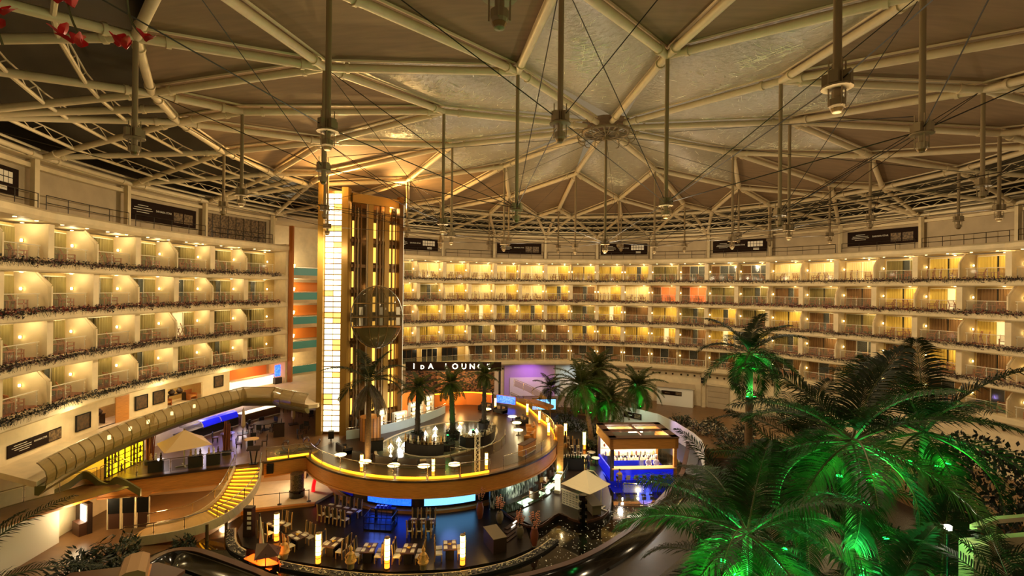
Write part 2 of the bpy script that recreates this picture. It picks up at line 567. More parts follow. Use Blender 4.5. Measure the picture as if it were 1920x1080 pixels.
for k in range(10):
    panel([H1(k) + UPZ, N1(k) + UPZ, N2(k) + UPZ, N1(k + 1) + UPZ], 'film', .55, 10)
    panel([N1(k) + UPZ, N2(k) + UPZ, N4(k, 1) + UPZ, N3(k) + UPZ], 'fabric_tan', -.12)
    panel([N1(k) + UPZ, N2(k - 1) + UPZ, N4(k, 0) + UPZ, N3(k) + UPZ], 'fabric_tan', -.12)
    panel([N2(k) + UPZ, N4(k, 1) + UPZ, N4(k, 2) + UPZ], 'fabric_tan', -.1)
    panel([N2(k) + UPZ, N4(k, 2) + UPZ, N4(k + 1, 0) + UPZ], 'fabric_tan', -.1)
    panel([N3(k) + UPZ, N4(k, 0) + UPZ, N4(k, 1) + UPZ], 'fabric_tan', -.05)
    beam(H1(k), N1(k)); beam(N1(k), N2(k)); beam(N1(k), N2(k - 1)); beam(N1(k), N3(k))
    beam(N3(k), N4(k, 0)); beam(N3(k), N4(k, 1)); beam(N2(k), N4(k, 1)); beam(N2(k), N4(k, 2)); beam(N2(k), N4(k + 1, 0))
    beam(N4(k, 0), N4(k, 1), .2); beam(N4(k, 1), N4(k, 2), .2); beam(N4(k, 2), N4(k + 1, 0), .2)
    for a, js in ((N4(k, 0), (3 * k - 1, 3 * k)), (N4(k, 1), (3 * k, 3 * k + 1)), (N4(k, 2), (3 * k + 1, 3 * k + 2))):
        for j in js: beam(a, N5(j), .2, False)
    beam(N4(k, 0) * .5 + N4(k, 1) * .5, N5(3 * k), .2, False)
    for j in range(3): beam(N5(3 * k + j), N5(3 * k + j + 1), .17)
    # purlins with thin lattice girders between the big diagonals
    tris = [(N5(3 * k), N4(k, 0), N4(k, 1)), (N5(3 * k + 1), N4(k, 1), N4(k, 2)), (N5(3 * k + 2), N4(k, 2), N4(k + 1, 0)),
            (N4(k, 1), N5(3 * k), N5(3 * k + 1)), (N4(k, 2), N5(3 * k + 1), N5(3 * k + 2)), (N4(k + 1, 0), N5(3 * k + 2), N5(3 * k + 3))]
    for ap, e0, e1 in tris:
        for t in (.25, .5, .75):
            a, c = ap.lerp(e0, t), ap.lerp(e1, t)
            b = MB(); b.tube(a, c, .10, 7)
            up = Vector((0, 0, .55))
            b.tube(a + up, c + up, .045, 5)
            n = max(2, int((c - a).length / 1.0))
            for i in range(n):
                p, q = a.lerp(c, i / n), a.lerp(c, (i + 1) / n)
                if i % 2 == 0: b.tube(p, q + up, .03, 4, cap=False)
                else: b.tube(p + up, q, .03, 4, cap=False)
            struct(b.build('roof_purlin', 'steel_cream'))
# dark glazed outer annulus above the frame
b = MB(); n = 90
for i in range(n + 1):
    th = TH0 + 360.0 * i / n
    b.v.append(tuple(P(28.6, th, 29.35))); b.v.append(tuple(P(42.5, th, 27.35)))
for i in range(n):
    b.f.append([2 * i, 2 * i + 1, 2 * i + 3, 2 * i + 2]); b.m.append(0)
struct(b.build('ceiling', 'roof_dark'))
ring_band('wall_back', [(41.5, 26.6), (41.5, 27.6), (41.8, 27.6), (41.8, 26.6)], -117, 95, 2.0, 'grey_panel')

struct(MB().lathe([(0, 31.32), (1.95, 31.27)], 20, (CX, CY, 0)).build('ceiling', 'fabric_tan'))
# hub: the ring that gathers the ten spokes
o = thing('hub_ring', 'round steel hub with curled hooks joining the ten spokes of the roof', 'hub', HUB - Vector((0, 0, .35)))
b = MB()
b.path([(1.75 * math.cos(t), 1.75 * math.sin(t), 0) for t in [2 * PI * i / 30 for i in range(30)]], .13, 8, closed=True)
b.path([(1.0 * math.cos(t), 1.0 * math.sin(t), -.12) for t in [2 * PI * i / 24 for i in range(24)]], .07, 6, closed=True)
b.build('ring', 'steel_dark', o, smooth=True)
for i in range(20):
    t = 2 * PI * i / 20
    b = MB(); b.tube((.15 * math.cos(t), .15 * math.sin(t), -.25), (1.75 * math.cos(t), 1.75 * math.sin(t), 0), .05, 6); b.build('spoke', 'steel_dark', o)
for i in range(14):
    t = 2 * PI * i / 14
    pts = [((1.75 + .55 * math.sin(a)) * math.cos(t), (1.75 + .55 * math.sin(a)) * math.sin(t), .45 * math.cos(a) - .35) for a in [PI * q / 6 for q in range(7)]]
    b = MB(); b.path(pts, .04, 5); b.build('hook', 'steel_dark', o)
b = MB(); b.tube((0, 0, -.6), (0, 0, .2), .28, 10); b.build('boss', 'steel_dark', o)

def strut_proto(L, big):
    o = thing('roof_strut', 'hanging strut', 'strut')
    b = MB(); b.tube((0, 0, 0), (0, 0, -L), .105, 10); b.build('pole', 'steel_dark', o, smooth=True)
    z = -L + .55
    b = MB()
    for i in range(4):
        t = PI / 4 + i * PI / 2
        b.box((.22 * math.cos(t), .22 * math.sin(t), z + .05), (.24, .22, .34), t)
    b.build('bracket', 'steel_dark', o)
    b = MB(); b.lathe([(.12, z - .22), (.38, z - .2), (.38, z - .15), (.12, z - .12)], 16); b.build('flange_plate', 'steel_dark', o)
    b = MB(); b.lathe([(.10, -L + .1), (.19, -L + .06), (.19, -L - .12), (.11, -L - .3), (.0, -L - .33)], 12); b.build('lantern_head', 'steel_dark', o); MB().lathe([(.14, -L - .14), (.16, -L - .2), (.12, -L - .28)], 12).build('glass_band', 'bronze', o.children[-1] if o.children else o)
    for i in range(4):
        t = i * PI / 2
        b = MB(); b.tube((.22 * math.cos(t), .22 * math.sin(t), -L - .15), (.22 * math.cos(t), .22 * math.sin(t), z + .55), .02, 5); b.build('rod', 'steel_dark', o)
    return o
def clockpos(k): return ORD[(k + 3) % 10 + 1]
kits = {1: Kit(strut_proto(8.1, 1)), 2: Kit(strut_proto(5.5, 1)), 3: Kit(strut_proto(5.3, 0)), 4: Kit(strut_proto(4.4, 0))}
BOT = {}
for k in range(10):
    for q, (node, nm, L) in enumerate(((N1(k), 'inner ring', 8.1), (N2(k), 'second ring', 5.5), (N3(k), 'third ring', 5.3), (N4(k, 2), 'outer ring', 4.4))):
        p = node - Vector((0, 0, .15))
        kits[q + 1].put(p, 0.3 * k, 'grey steel strut hanging from the roof, %s, %s clockwise from the lift tower' % (nm, clockpos(k)), 'roof struts of the ' + nm)
        BOT[q + 1, k] = p - Vector((0, 0, L - .5))
hubkit = strut_proto(9.0, 1)
hubkit.location = HUB - Vector((0, 0, .6)); hubkit['label'] = 'grey steel strut hanging from the roof hub in the centre of the hall'
HB = HUB - Vector((0, 0, 9.1))
def cable(a, c, label, group, r=.022):
    d = (c - a).normalized()
    o = MB().tube(a + d * .22, c - d * .30, r, 4).build('steel_cable', 'cable_dark')
    tag(o, label, 'cable', group)
for k in range(10):
    c = clockpos(k)
    cable(BOT[1, k], HB, 'thin cable from hub strut foot to inner-ring foot, %s clockwise from lift tower' % c, 'hub stay cables')
    cable(BOT[1, k], N2(k), 'thin cable from inner foot forward to second ring, %s clockwise from lift tower' % c, 'forward stay cables')
    cable(BOT[1, k], N2(k - 1), 'thin cable from inner foot backward to second ring, %s clockwise from lift tower' % c, 'backward stay cables')
    cable(BOT[2, k], BOT[1, k], 'thin cable between inner and second-ring strut feet, %s clockwise from lift tower' % c, 'strut foot cables')
    cable(BOT[2, k], BOT[1, k + 1 if k < 9 else 0], 'thin cable from second-ring foot to next inner foot, %s clockwise from lift tower' % c, 'strut foot cross cables')
    cable(BOT[2, k], N4(k, 1), 'thin cable from second-ring foot back to roof edge, %s clockwise from lift tower' % c, 'edge stay cables')
    cable(BOT[2, k], N4((k + 1) % 10, 0), 'thin cable from second-ring foot on to roof edge, %s clockwise from lift tower' % c, 'edge stay cross cables')
    cable(BOT[3, k], N5(3 * k), 'thin cable from third-ring foot out to perimeter, %s clockwise from lift tower' % c, 'perimeter stay cables')
    cable(BOT[3, k], BOT[1, k], 'thin cable from third-ring foot to inner-ring foot, %s clockwise from lift tower' % c, 'long strut foot cables')
    cable(HUB - Vector((0, 0, .6)), N2(k) - Vector((0, 0, 4.6)), 'thin cable from hub down to second-ring strut, %s clockwise from lift tower' % c, 'hub down cables', .016)
    # lantern light at the strut feet, boosted as general fill; wall spots added
    if k in (0, 1, 2, 3, 5, 7, 8, 9):
        lamp('POINT', BOT[1, k] - Vector((0, 0, 1.9)), ROOF_LAMP_POWER, ROOF_COL, .25); lamp('SPOT', BOT[1, k] - Vector((0, 0, 1.3)), FLOOD_POWER, ROOF_COL, .3, aim=BOT[1, k] - Vector((0, 0, 9)), angle=2.95, blend=.4)
    lamp('POINT', BOT[3, k] - Vector((0, 0, 1.9)), ROOF_LAMP_POWER * .6, ROOF_COL, .25); lamp('SPOT', BOT[3, k] - Vector((0, 0, 1.3)), WALL_FILL, ROOF_COL, .3, aim=P(39, TH0 + 36 * k, 14), angle=2.5, blend=.6)
lamp('POINT', HB - Vector((0, 0, 1.2)), ROOF_LAMP_POWER, (1.0, .76, .45), .25)
# ------------------------------------------------------------ balcony bays
rng = random.Random(7)
BW = 2 * RAD * math.tan(rad(3.0))        # bay width at the slab edge
def bay_frame(th, z): return P(RAD, th, z), -rad(th)
HC = 2.46

def partition_mesh(kind):
    b = MB()
    if kind == 'square':
        b.box((0, 1.27, HC / 2), (.18, 2.06, HC))
        b.box((0, .32, HC / 2), (.52, .30, HC), mi=0)
    else:
        prof = [(.22, 0), (2.3, 0), (2.3, HC), (1.05, HC), (.30, 1.55)]
        b.extrude([(-.09, y, z) for y, z in prof], (.18, 0, 0))
        for p, q in (((.24, 0), (.24, 1.52)), ((.24, 1.5), (1.1, HC - .02))):
            b.bar((0, p[0], p[1]), (0, q[0], q[1]), .32, .12, 0, up=(1, 0, 0.001))
    return b.mesh('partition', [M('cream_plaster')])
PM = {k: partition_mesh(k) for k in ('square', 'slant')}

def chair_proto():
    o = thing('armchair', 'armchair', 'chair')
    b = MB()
    for i in range(5): b.box((0, -.24 + i * .12, .40 + .015 * (2 - i) * 0), (.54, .10, .035))
    b.build('seat', 'wood_chair', o)
    b = MB()
    for i in range(7): b.bar((-.26, .28 + i * .035, .46 + i * .085), (.26, .28 + i * .035, .46 + i * .085), .07, .03)
    for s in (-.27, .27): b.bar((s, .24, .36), (s, .53, 1.02), .05, .05)
    b.build('backrest', 'wood_chair', o)
    for s in (-.30, .30):
        b = MB()
        b.bar((s, -.28, 0), (s, -.28, .62), .06, .05); b.bar((s, .36, 0), (s, .30, .62), .06, .05)
        b.bar((s, -.32, .63), (s, .40, .63), .08, .035); b.bar((s, -.28, .36), (s, .34, .36), .05, .05)
        b.build('arm_frame', 'wood_chair', o)
    return o
def table_proto():
    o = thing('balcony_table', 'table', 'table')
    b = MB()
    for i in range(6): b.box((-.30 + i * .12, 0, .60), (.11, .62, .03))
    b.build('tabletop', 'wood_chair', o)
    for x in (-.28, .28):
        for y in (-.24, .24):
            MB().bar((x, y, 0), (x, y, .58), .05, .05).build('leg', 'wood_chair', o)
    return o
def folded_proto():
    o = thing('folded_lounger', 'folded lounger', 'lounger')
    b = MB()
    for s in (-.28, .28): b.bar((s, 0, 0), (s, .45, 1.25), .06, .05); b.bar((s * .9, .5, 0), (s * .9, .12, .8), .05, .05)
    b.build('frame', 'wood_chair', o)
    b = MB()
    for i in range(9): b.bar((-.28, .07 + i * .045, .18 + i * .125), (.28, .07 + i * .045, .18 + i * .125), .09, .02)
    b.build('slatted_back', 'chair_cloth', o)
    return o
def rail_proto():
    o = thing('glass_balustrade', 'balustrade', 'balustrade')
    b = MB()
    b.box((0, 0, .50), (BW - .5, .012, .86)); b.build('glass_panel', 'clear_glass', o)
    b = MB(); b.tube((-BW / 2 + .2, 0, 1.02), (BW / 2 - .2, 0, 1.02), .036, 6); b.build('handrail', 'rail_metal', o)
    for x in (-BW / 2 + .32, 0, BW / 2 - .32): 
        b = MB(); b.tube((x, .03, 0), (x, .03, 1.02), .024, 6); b.box((x, .01, .28), (.10, .05, .05)); b.box((x, .01, .78), (.10, .05, .05)); b.build('post', 'rail_metal', o)
    return o
def curtain_mesh(wd, seed, m):
    r = random.Random(seed); b = MB(); n = int(wd / .05)
    hs = 2.2
    for i in range(n + 1):
        x = -wd / 2 + wd * i / n
        y = .05 * math.sin(i * 1.25 + .6 * math.sin(i * .3 + seed)) + r.uniform(-.008, .008)
        b.v.append((x, y, .03)); b.v.append((x * .99, y * .7, hs))
    for i in range(n): b.f.append([2 * i, 2 * i + 2, 2 * i + 3, 2 * i + 1]); b.m.append(0)
    me = b.mesh('curtain_panel', [M(m)])
    me.polygons.foreach_set('use_smooth', [True] * len(me.polygons))
    return me
CM = {}
for m in ('curtain_olive', 'curtain_gold', 'curtain_rust', 'curtain_lit'):
    for wd in (1.7, 1.15):
        CM[m, wd] = curtain_mesh(wd, len(CM), m)
wfm = MB()
for x in (-1.78, -.6, .6, 1.78): wfm.box((x, 0, 1.12), (.06, .07, 2.24))
for z in (.03, 2.24): wfm.box((0, 0, z), (3.6, .07, .06))
WFM = wfm.mesh('frame', [M('white_frame')])
WPM = MB().box((0, 0, 1.12), (3.5, .012, 2.14)).mesh('pane', [M('window_glass')])
ROOMM = {m: MB().box((0, 0, 1.12), (3.5, .03, 2.2)).mesh('room_back', [M(m)]) for m in ('dark_room', 'lit_room', 'orange_room')}
lampm = MB(); lampm.box((0, 0, 0), (.10, .06, .20), mi=1); lampm.lathe([(.0, -.10), (.06, -.09), (.075, 0), (.06, .09), (.0, .10)], 10, (0, -.12, 0), 0)
LAMPM = lampm.mesh('wall_lamp', [M('lamp_bulb'), M('bronze')])
dlm = MB(); dlm.lathe([(.0, -.02), (.085, -.02), (.10, 0)], 10)
DLM = dlm.mesh('ceiling_spotlight', [M('down_bulb')])

def foliage_mesh(seed, pink):
    r = random.Random(seed); b = MB()
    for i in range(420):
        x = r.uniform(-BW / 2 - .15, BW / 2 + .15)
        t = r.random()
        hang = .34 + .26 * math.sin(x * 1.7 + seed) + .15 * math.sin(x * 4.1 + 2 * seed)
        if t < .55:
            y = r.uniform(-.05, .42); z = .50 + r.random() ** 1.5 * .42
        else:
            y = r.uniform(-.22, -.02); z = .72 - r.random() ** 1.6 * (.06 + hang * .55)
        s = r.uniform(.05, .12)
        e = Euler((r.uniform(-1.2, 1.2), r.uniform(-1.2, 1.2), r.uniform(0, 6.28))).to_matrix()
        q = [Vector((x, y, z)) + e @ Vector(v) for v in ((-s, 0, 0), (0, -s * .5, .01), (s * 1.1, 0, 0), (0, s * .5, .01))]
        u = r.random()
        b.add(q, [(0, 1, 2, 3)], 0 if u > pink else (1 if u > pink * .45 else 2))
    for i in range(40):   # trailing stems
        x = r.uniform(-BW / 2, BW / 2); z = .72
        L = r.uniform(.2, .5)
        b.path([(x, .05, z), (x + r.uniform(-.1, .1), -.16, z - .1), (x + r.uniform(-.2, .2), -.2, z - L)], .008, 3, 0)
    return b
FMESH = {}
for nm, pk, mats in (('mixed', .45, ('leaf_dark', 'leaf_pink', 'leaf_pale')), ('red', .42, ('leaf_dark', 'leaf_red', 'leaf_pink')), ('pale', .62, ('leaf_dark', 'leaf_pale', 'leaf_pink')), ('green', .2, ('leaf_dark', 'leaf_pale', 'leaf_dark'))):
    for s in range(3):
        FMESH[nm, s] = foliage_mesh(s * 7 + len(nm), pk).mesh('foliage', [M(x) for x in mats])

K_CHAIR = Kit(chair_proto()); K_TABLE = Kit(table_proto()); K_FOLD = Kit(folded_proto()); K_RAIL = Kit(rail_proto())
nwin = 0
SPECIAL = {}   # (floor, bay) -> back of the room
for fl, js, kd in (('A', (8, 9, 10), 'lit'), ('B', (-4, -3, -2, -1, 2, 3), 'glow'), ('A', (-5, -4, -3, -2, -1, 0), 'glow'), ('B', (4, 5), 'orange'), ('C', (2,), 'litroom'), ('C', (-3,), 'litroom'), ('C', (13,), 'litroom'), ('B', (12,), 'litroom'),
                   ('D', (6,), 'litroom'), ('D', (4,), 'litroom'), ('D', (10,), 'dark'), ('A', (5, 6, 7), 'dark'), ('C', (-13,), 'litroom')):
    for j in js: SPECIAL[fl, j] = kd
def where(fl, j):
    if j < -8: return '%s balcony floor, %s bay left of lift tower' % (FNAME[fl], ORD[-10 - j])
    return '%s balcony floor, %s bay right of lift tower' % (FNAME[fl], ORD[j + 7])
def local(th, z, x, y):
    o, rz = bay_frame(th, z)
    c, s = math.cos(rz), math.sin(rz)
    return Vector((o.x + x * c - y * s, o.y + x * s + y * c, z))

for fi, fl in enumerate('ABCDE'):
    z = FL[fl] + .025
    for j in list(range(-19, -11 + 1)) + list(range(-6, 16)):
        left = j < -8
        if fl == 'E' and (left or j < -3): continue
        thc = TH0 + 6 * j + 3
        o, rz = bay_frame(thc, z)
        wh = where(fl, j)
        col = 'left wing' if left else 'curved side'
        # partition on the bay's anticlockwise edge
        ths = TH0 + 6 * j
        kind = 'slant' if fl == 'E' else ('square' if (j + fi) % 2 == 0 else 'slant')
        q, rq = bay_frame(ths, z)
        if not (left and j == -19):
            po = link('trim_%d' % (100 + (j + 30) * 5 + fi), PM[kind], None, q, rq); struct(po)
        # window
        nwin += 1
        w_ = bpy.data.objects.new('window_%d' % nwin, None); COL.objects.link(w_)
        w_.location = local(thc, z, 0, 2.12); w_.rotation_euler = (0, 0, rz); w_['kind'] = 'structure'
        link('window_frame', WFM, w_); link('window_pane', WPM, w_, (0, .02, 0))
        kd = SPECIAL.get((fl, j), '')
        r_ = rng.random()
        if kd in ('litroom', 'lit', 'glow'): bk = 'lit_room'
        elif kd == 'orange': bk = 'orange_room'
        else: bk = 'dark_room'
        link('room_back', ROOMM[bk], w_, (0, .11, 0))
        # curtains just inside the glass, standing a hand's width before the room's back
        if kd == 'lit': ms = [('curtain_lit', 1.7, -.9), ('curtain_lit', 1.7, .9)]
        elif kd == 'glow': ms = [('curtain_lit', 1.7, -.9), ('curtain_lit', 1.7, .9)] if j % 2 else [('curtain_lit', 1.7, -.9), ('curtain_gold', 1.7, .9)]
        elif kd == 'orange': ms = [('curtain_rust', 1.15, -1.2)]
        elif kd == 'litroom': ms = [('curtain_gold', 1.7, -.9), ('curtain_gold', 1.15, 1.2)] if not left else [('curtain_olive', 1.15, 1.2)]
        elif kd == 'dark': ms = [('curtain_rust', 1.15, -1.2)]
        elif fl == 'E': ms = [('curtain_rust', 1.15, -1.2), ('curtain_rust', 1.15, 1.2)]
        else:
            base = 'curtain_olive' if left or r_ < .25 else ('curtain_gold' if r_ < .75 else 'curtain_rust')
            gap = rng.random()
            ms = [(base, 1.7, -.9), (base, 1.7 if gap < .7 else 1.15, .9 if gap < .7 else 1.2)]
        ct = thing('curtain', 'drawn %s curtain, %s' % ({'curtain_olive': 'olive', 'curtain_gold': 'golden', 'curtain_rust': 'brown', 'curtain_lit': 'glowing yellow'}[ms[0][0]], wh), 'curtain', local(thc, z, 0, 2.03), rz, 'balcony door curtains')
        for m, wd, x in ms: link('curtain_panel', CM[m, wd], ct, (x, 0, 0))
        # lamps on the two partitions
        for sx in (-1, 1):
            lo = link('wall_lamp', LAMPM, None, local(thc, z + 1.35, sx * (BW / 2 - .02), 1.72), rz + (PI / 2 if sx < 0 else -PI / 2))
            tag(lo, 'small glowing wall lamp on %s partition, %s' % ('left' if sx < 0 else 'right', wh), 'lamp', 'balcony wall lamps')
        # the ceiling spotlight that lights the balcony
        dl = link('ceiling_spotlight', DLM, None, local(thc, z + HC - .035, BW / 2 - .95, 1.15), 0)
        tag(dl, 'small ceiling spotlight, ' + wh, 'light', 'balcony ceiling spotlights')
        pw = BAY_POWER * (1.0 if not (fl == 'E') else .25)
        lamp('POINT', (0, 0, -.12), pw * (1.05 if left else 1.0), WARM, .07, parent=dl)
        # balustrade, planting, furniture
        K_RAIL.put(local(thc, z, 0, .62), rz, 'clear glass balustrade, ' + wh, 'balcony glass balustrades')
        if fl != 'E':
            nm = {'A': 'mixed', 'B': 'red', 'C': 'mixed', 'D': 'pale'}[fl]
            if left and fl == 'D': nm = 'green'
            fo = link('foliage', FMESH[nm, rng.randrange(3)], None, P(RAD - wave6(thc, fi) * .8, thc, SOF[fl]), rz); stuff(fo)
        u = rng.random()
        yy = 1.28 + rng.uniform(-.06, .06)
        if u < .12 and fl != 'E':
            for i in range(2):
                K_FOLD.put(local(thc, z, -1.2 + i * .72, 1.0), rz + .15, 'pale folded lounger, %s of pair, %s' % (('outer', 'inner')[i], wh), 'folded balcony loungers')
            K_CHAIR.put(local(thc, z, .95, yy), rz + rng.uniform(-.4, .9), 'wooden armchair beside folded loungers, ' + wh, 'balcony armchairs')
        else:
            K_CHAIR.put(local(thc, z, -1.0 + rng.uniform(-.2, .2), yy), rz - .9 + rng.uniform(-.4, .4), 'slatted wooden armchair left of the table, ' + wh, 'balcony armchairs')
            K_CHAIR.put(local(thc, z, 1.0 + rng.uniform(-.2, .2), yy), rz + .9 + rng.uniform(-.4, .4), 'slatted wooden armchair right of the table, ' + wh, 'balcony armchairs')
            K_TABLE.put(local(thc, z, rng.uniform(-.1, .1), yy - .1), rz, 'low slatted wooden table, ' + wh, 'balcony tables')
# spotlights under the scalloped cornice
cl = 0
for j in list(range(-19, -10)) + list(range(-6, 16)):
    for q in range(2):
        th = TH0 + 6 * j + 1.5 + 3 * q
        dl = link('ceiling_spotlight', DLM, None, P(39.0 - wave(th) * .8, th, TOPS - .01), 0)
        tag(dl, 'small spotlight under cornice edge, %s of its bay, %s' % (('first', 'second')[q], where('A', j).replace('top balcony floor, ', '')), 'light', 'cornice spotlights')
# ------------------------------------------------------------ lower levels: floors, decks, lift tower
mat('wood_fascia', (0.76, 0.50, 0.21), 0.42, noise=0.16, nscale=3.0, stretch=(.5, .5, 9), coat=.2)
mat('wood_dark', (0.20, 0.12, 0.07), 0.4, noise=0.2, nscale=4, stretch=(1, 1, 6))
mat('deck_tile', (0.40, 0.28, 0.16), 0.32, noise=0.12, nscale=2.0)
mat('lounge_floor', (0.24, 0.145, 0.075), 0.32, noise=0.15, nscale=2.5)
mat('dark_floor', (0.135, 0.105, 0.085), 0.28, noise=0.25, nscale=1.2, stretch=(1, 6, 1))
mat('tan_floor', (0.44, 0.31, 0.17), 0.35, noise=0.12, nscale=1.5)
mat('brown_floor', (0.15, 0.10, 0.06), 0.3, noise=0.2, nscale=1.5)
mat('dark_stone', (0.11, 0.078, 0.05), 0.22, noise=.25, nscale=1.0)
mat('black_stone', (0.055, 0.048, 0.04), 0.10, noise=0.3, nscale=3, spec=.7)
mat('pool_water', (0.085, 0.07, 0.04), 0.06, noise=0.3, nscale=.6, bump=.05, spec=.8)
mat('petal', (0.92, 0.88, 0.74), 0.7, emit=.08)
mat('pebble_white', (0.74, 0.70, 0.60), 0.7)
mat('pebble_dark', (0.16, 0.14, 0.12), 0.6)
mat('gold_paint', (0.60, 0.46, 0.20), 0.42, metal=.4)
mat('gold_dark', (0.40, 0.27, 0.10), 0.4, metal=.5)
mat('tower_panel', (1.0, 0.95, 0.82), 0.5, emit=1.15, ecol=(1, .93, .74))
mat('tower_panel_warm', (1.0, 0.85, 0.45), 0.5, emit=.8, ecol=(1, .80, .38))
mat('cell_lit', (1.0, 0.82, 0.40), 0.5, emit=.8, ecol=(1, .74, .30))
mat('amber_strip', (1.0, 0.75, 0.15), 0.5, emit=1.7, ecol=(1, .66, .10))
mat('aqua_lit', (0.12, 0.35, 0.95), 0.4, emit=1.3, ecol=(.08, .30, 1.0), col2=(.55, .8, 1), nscale=5, noise=.1)
mat('aqua_pale', (0.55, 0.80, 1.0), 0.4, emit=.9, ecol=(.45, .75, 1.0), col2=(.2, .4, .6), nscale=7, noise=.1)
mat('blue_lit', (0.10, 0.16, 0.85), 0.4, emit=.2, ecol=(.10, .14, 1.0))
mat('blue_gloss', (0.07, 0.10, 0.45), 0.15, emit=.05, ecol=(.08, .12, 1))
mat('teal_panel', (0.30, 0.62, 0.62), 0.4)
mat('white_paint', (0.88, 0.85, 0.78), 0.55)
mat('shelf_lit', (1.0, .92, .75), .5, emit=.75, ecol=(1, .9, .7))
mat('yellow_lit', (1.0, .86, .12), .5, emit=1.5, ecol=(1, .80, .07))
mat('orange_paint', (0.80, 0.46, 0.15), .5)
mat('violet_lit_wall', (0.72, 0.58, 0.78), .6)
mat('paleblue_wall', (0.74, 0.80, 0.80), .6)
mat('olive_beam', (0.44, 0.40, 0.20), .4, metal=.3)
mat('art_dark', (0.22, 0.17, 0.11), .6, col2=(.38, .27, .14), noise=.2, nscale=4)
glass_mat('gold_glass', (0.58, 0.48, 0.25), .6, rough=.12)
glass_mat('smoke_glass', (0.30, 0.27, 0.18), .42, rough=.06)
glass_mat('rail_glass', (0.66, 0.64, 0.50), .26)
mat('black_metal', (0.06, 0.055, 0.05), .4, metal=.3)
mat('white_lit', (1, .97, .9), .5, emit=3.0, ecol=(1, .95, .82))
mat('red_lit', (.8, .05, .08), .5, emit=.5, ecol=(.9, .04, .08))
mat('picture_window', (1.0, .9, .55), .5, emit=3.0, ecol=(1, .85, .45))

def slab(name, poly, z0, z1, m, kind='structure'):
    o = MB().prism(poly, z0, z1).build(name, m)
    if kind: o['kind'] = kind
    return o
RC = (-7.5, 48.5); RR = 12.0
def rpt(r, a, z=None):
    p = (RC[0] + r * math.cos(rad(a)), RC[1] + r * math.sin(rad(a)))
    return p if z is None else p + (z,)
# ground
slab('floor', [(-45, -8), (60, -8), (60, 85), (-45, 85)], -.4, -.02, 'brown_floor')
REST = [(-19.8, 35.2), (-18.3, 33.2), (-14.9, 31.7), (-11, 30.75), (-7.3, 30.4), (-3.3, 30.8), (-.3, 31.9), (1.6, 33.4), (1.2, 36.6), (.2, 40), (0, 47), (-15, 47), (-18.5, 41), (-20.5, 38)]
slab('floor', REST, -.02, .0, 'dark_floor')
slab('floor', [(-34, 22), (-27, 28), (-23, 33.5), (-20.2, 34.8), (-21, 41), (-17, 45), (-40, 45), (-40, 22)], -.02, .005, 'tan_floor')
slab('floor', [(-21, 38.2), (-15.9, 39.7), (-13.5, 46), (-22, 46), (-24, 40)], .005, .38, 'cream_plaster')
slab('floor', [(-21.05, 37.9), (-15.9, 39.4), (-15.9, 39.7), (-21, 38.2)], .0, .36, 'wood_fascia')
# lounge deck (one storey up): terrace and the round island
ringpts = [rpt(RR, a) for a in range(214, 386, 4)]
DECK = [(-41, 35.2), (-31.2, 35.2), (-30.4, 35.7), (-28.2, 36.5), (-25.2, 37.9), (-22.2, 39.2), (-20.4, 40.1)] + ringpts + [(2.4, 58.5), (.2, 63), (-3, 67.5), (-8, 72), (-16, 73), (-24, 68), (-34, 56), (-41, 42)]
slab('floor', DECK, FZ - 1.15, FZ, 'deck_tile')
slab('floor', [rpt(RR - .6, a) for a in range(210, 386, 5)] + [(2, 58.5), (-.5, 63), (-5, 66), (-13, 58), (-15.6, 52), (-16.2, 46)], FZ, FZ + .012, 'lounge_floor')
# timber fascias
def fascia(name, pts, label, parts=None, cat='fascia'):
    o = thing(name, label, cat, (pts[0][0], pts[0][1], 0))
    ox, oy = pts[0]
    loc = [(p[0] - ox, p[1] - oy) for p in pts]
    MB().sweep(loc, [(0, FZ - 1.22), (.10, FZ - 1.22), (.14, FZ - .16), (0, FZ - .16)]).build('timber_panel', 'wood_fascia', o)
    MB().sweep(loc, [(0, FZ - .16), (.26, FZ - .14), (.26, FZ + .02), (0, FZ + .02)]).build('ledge', 'wood_dark', o)
    MB().sweep(loc, [(0, FZ - 1.34), (.22, FZ - 1.34), (.22, FZ - 1.22), (0, FZ - 1.22)]).build('bottom_trim', 'wood_fascia', o)
    return o
fascia('timber_fascia', [(-30.4, 35.7), (-28.2, 36.5), (-25.2, 37.9), (-22.2, 39.2)], 'golden timber fascia below the buffet terrace, left of the curved stair')
fascia('timber_fascia', [(-20.4, 40.1), ringpts[0]], 'short golden timber fascia between the curved stair and the round lounge')
fascia('timber_fascia', [rpt(RR, a) for a in range(214, 388, 3)], 'long curved timber fascia around the round lounge deck')

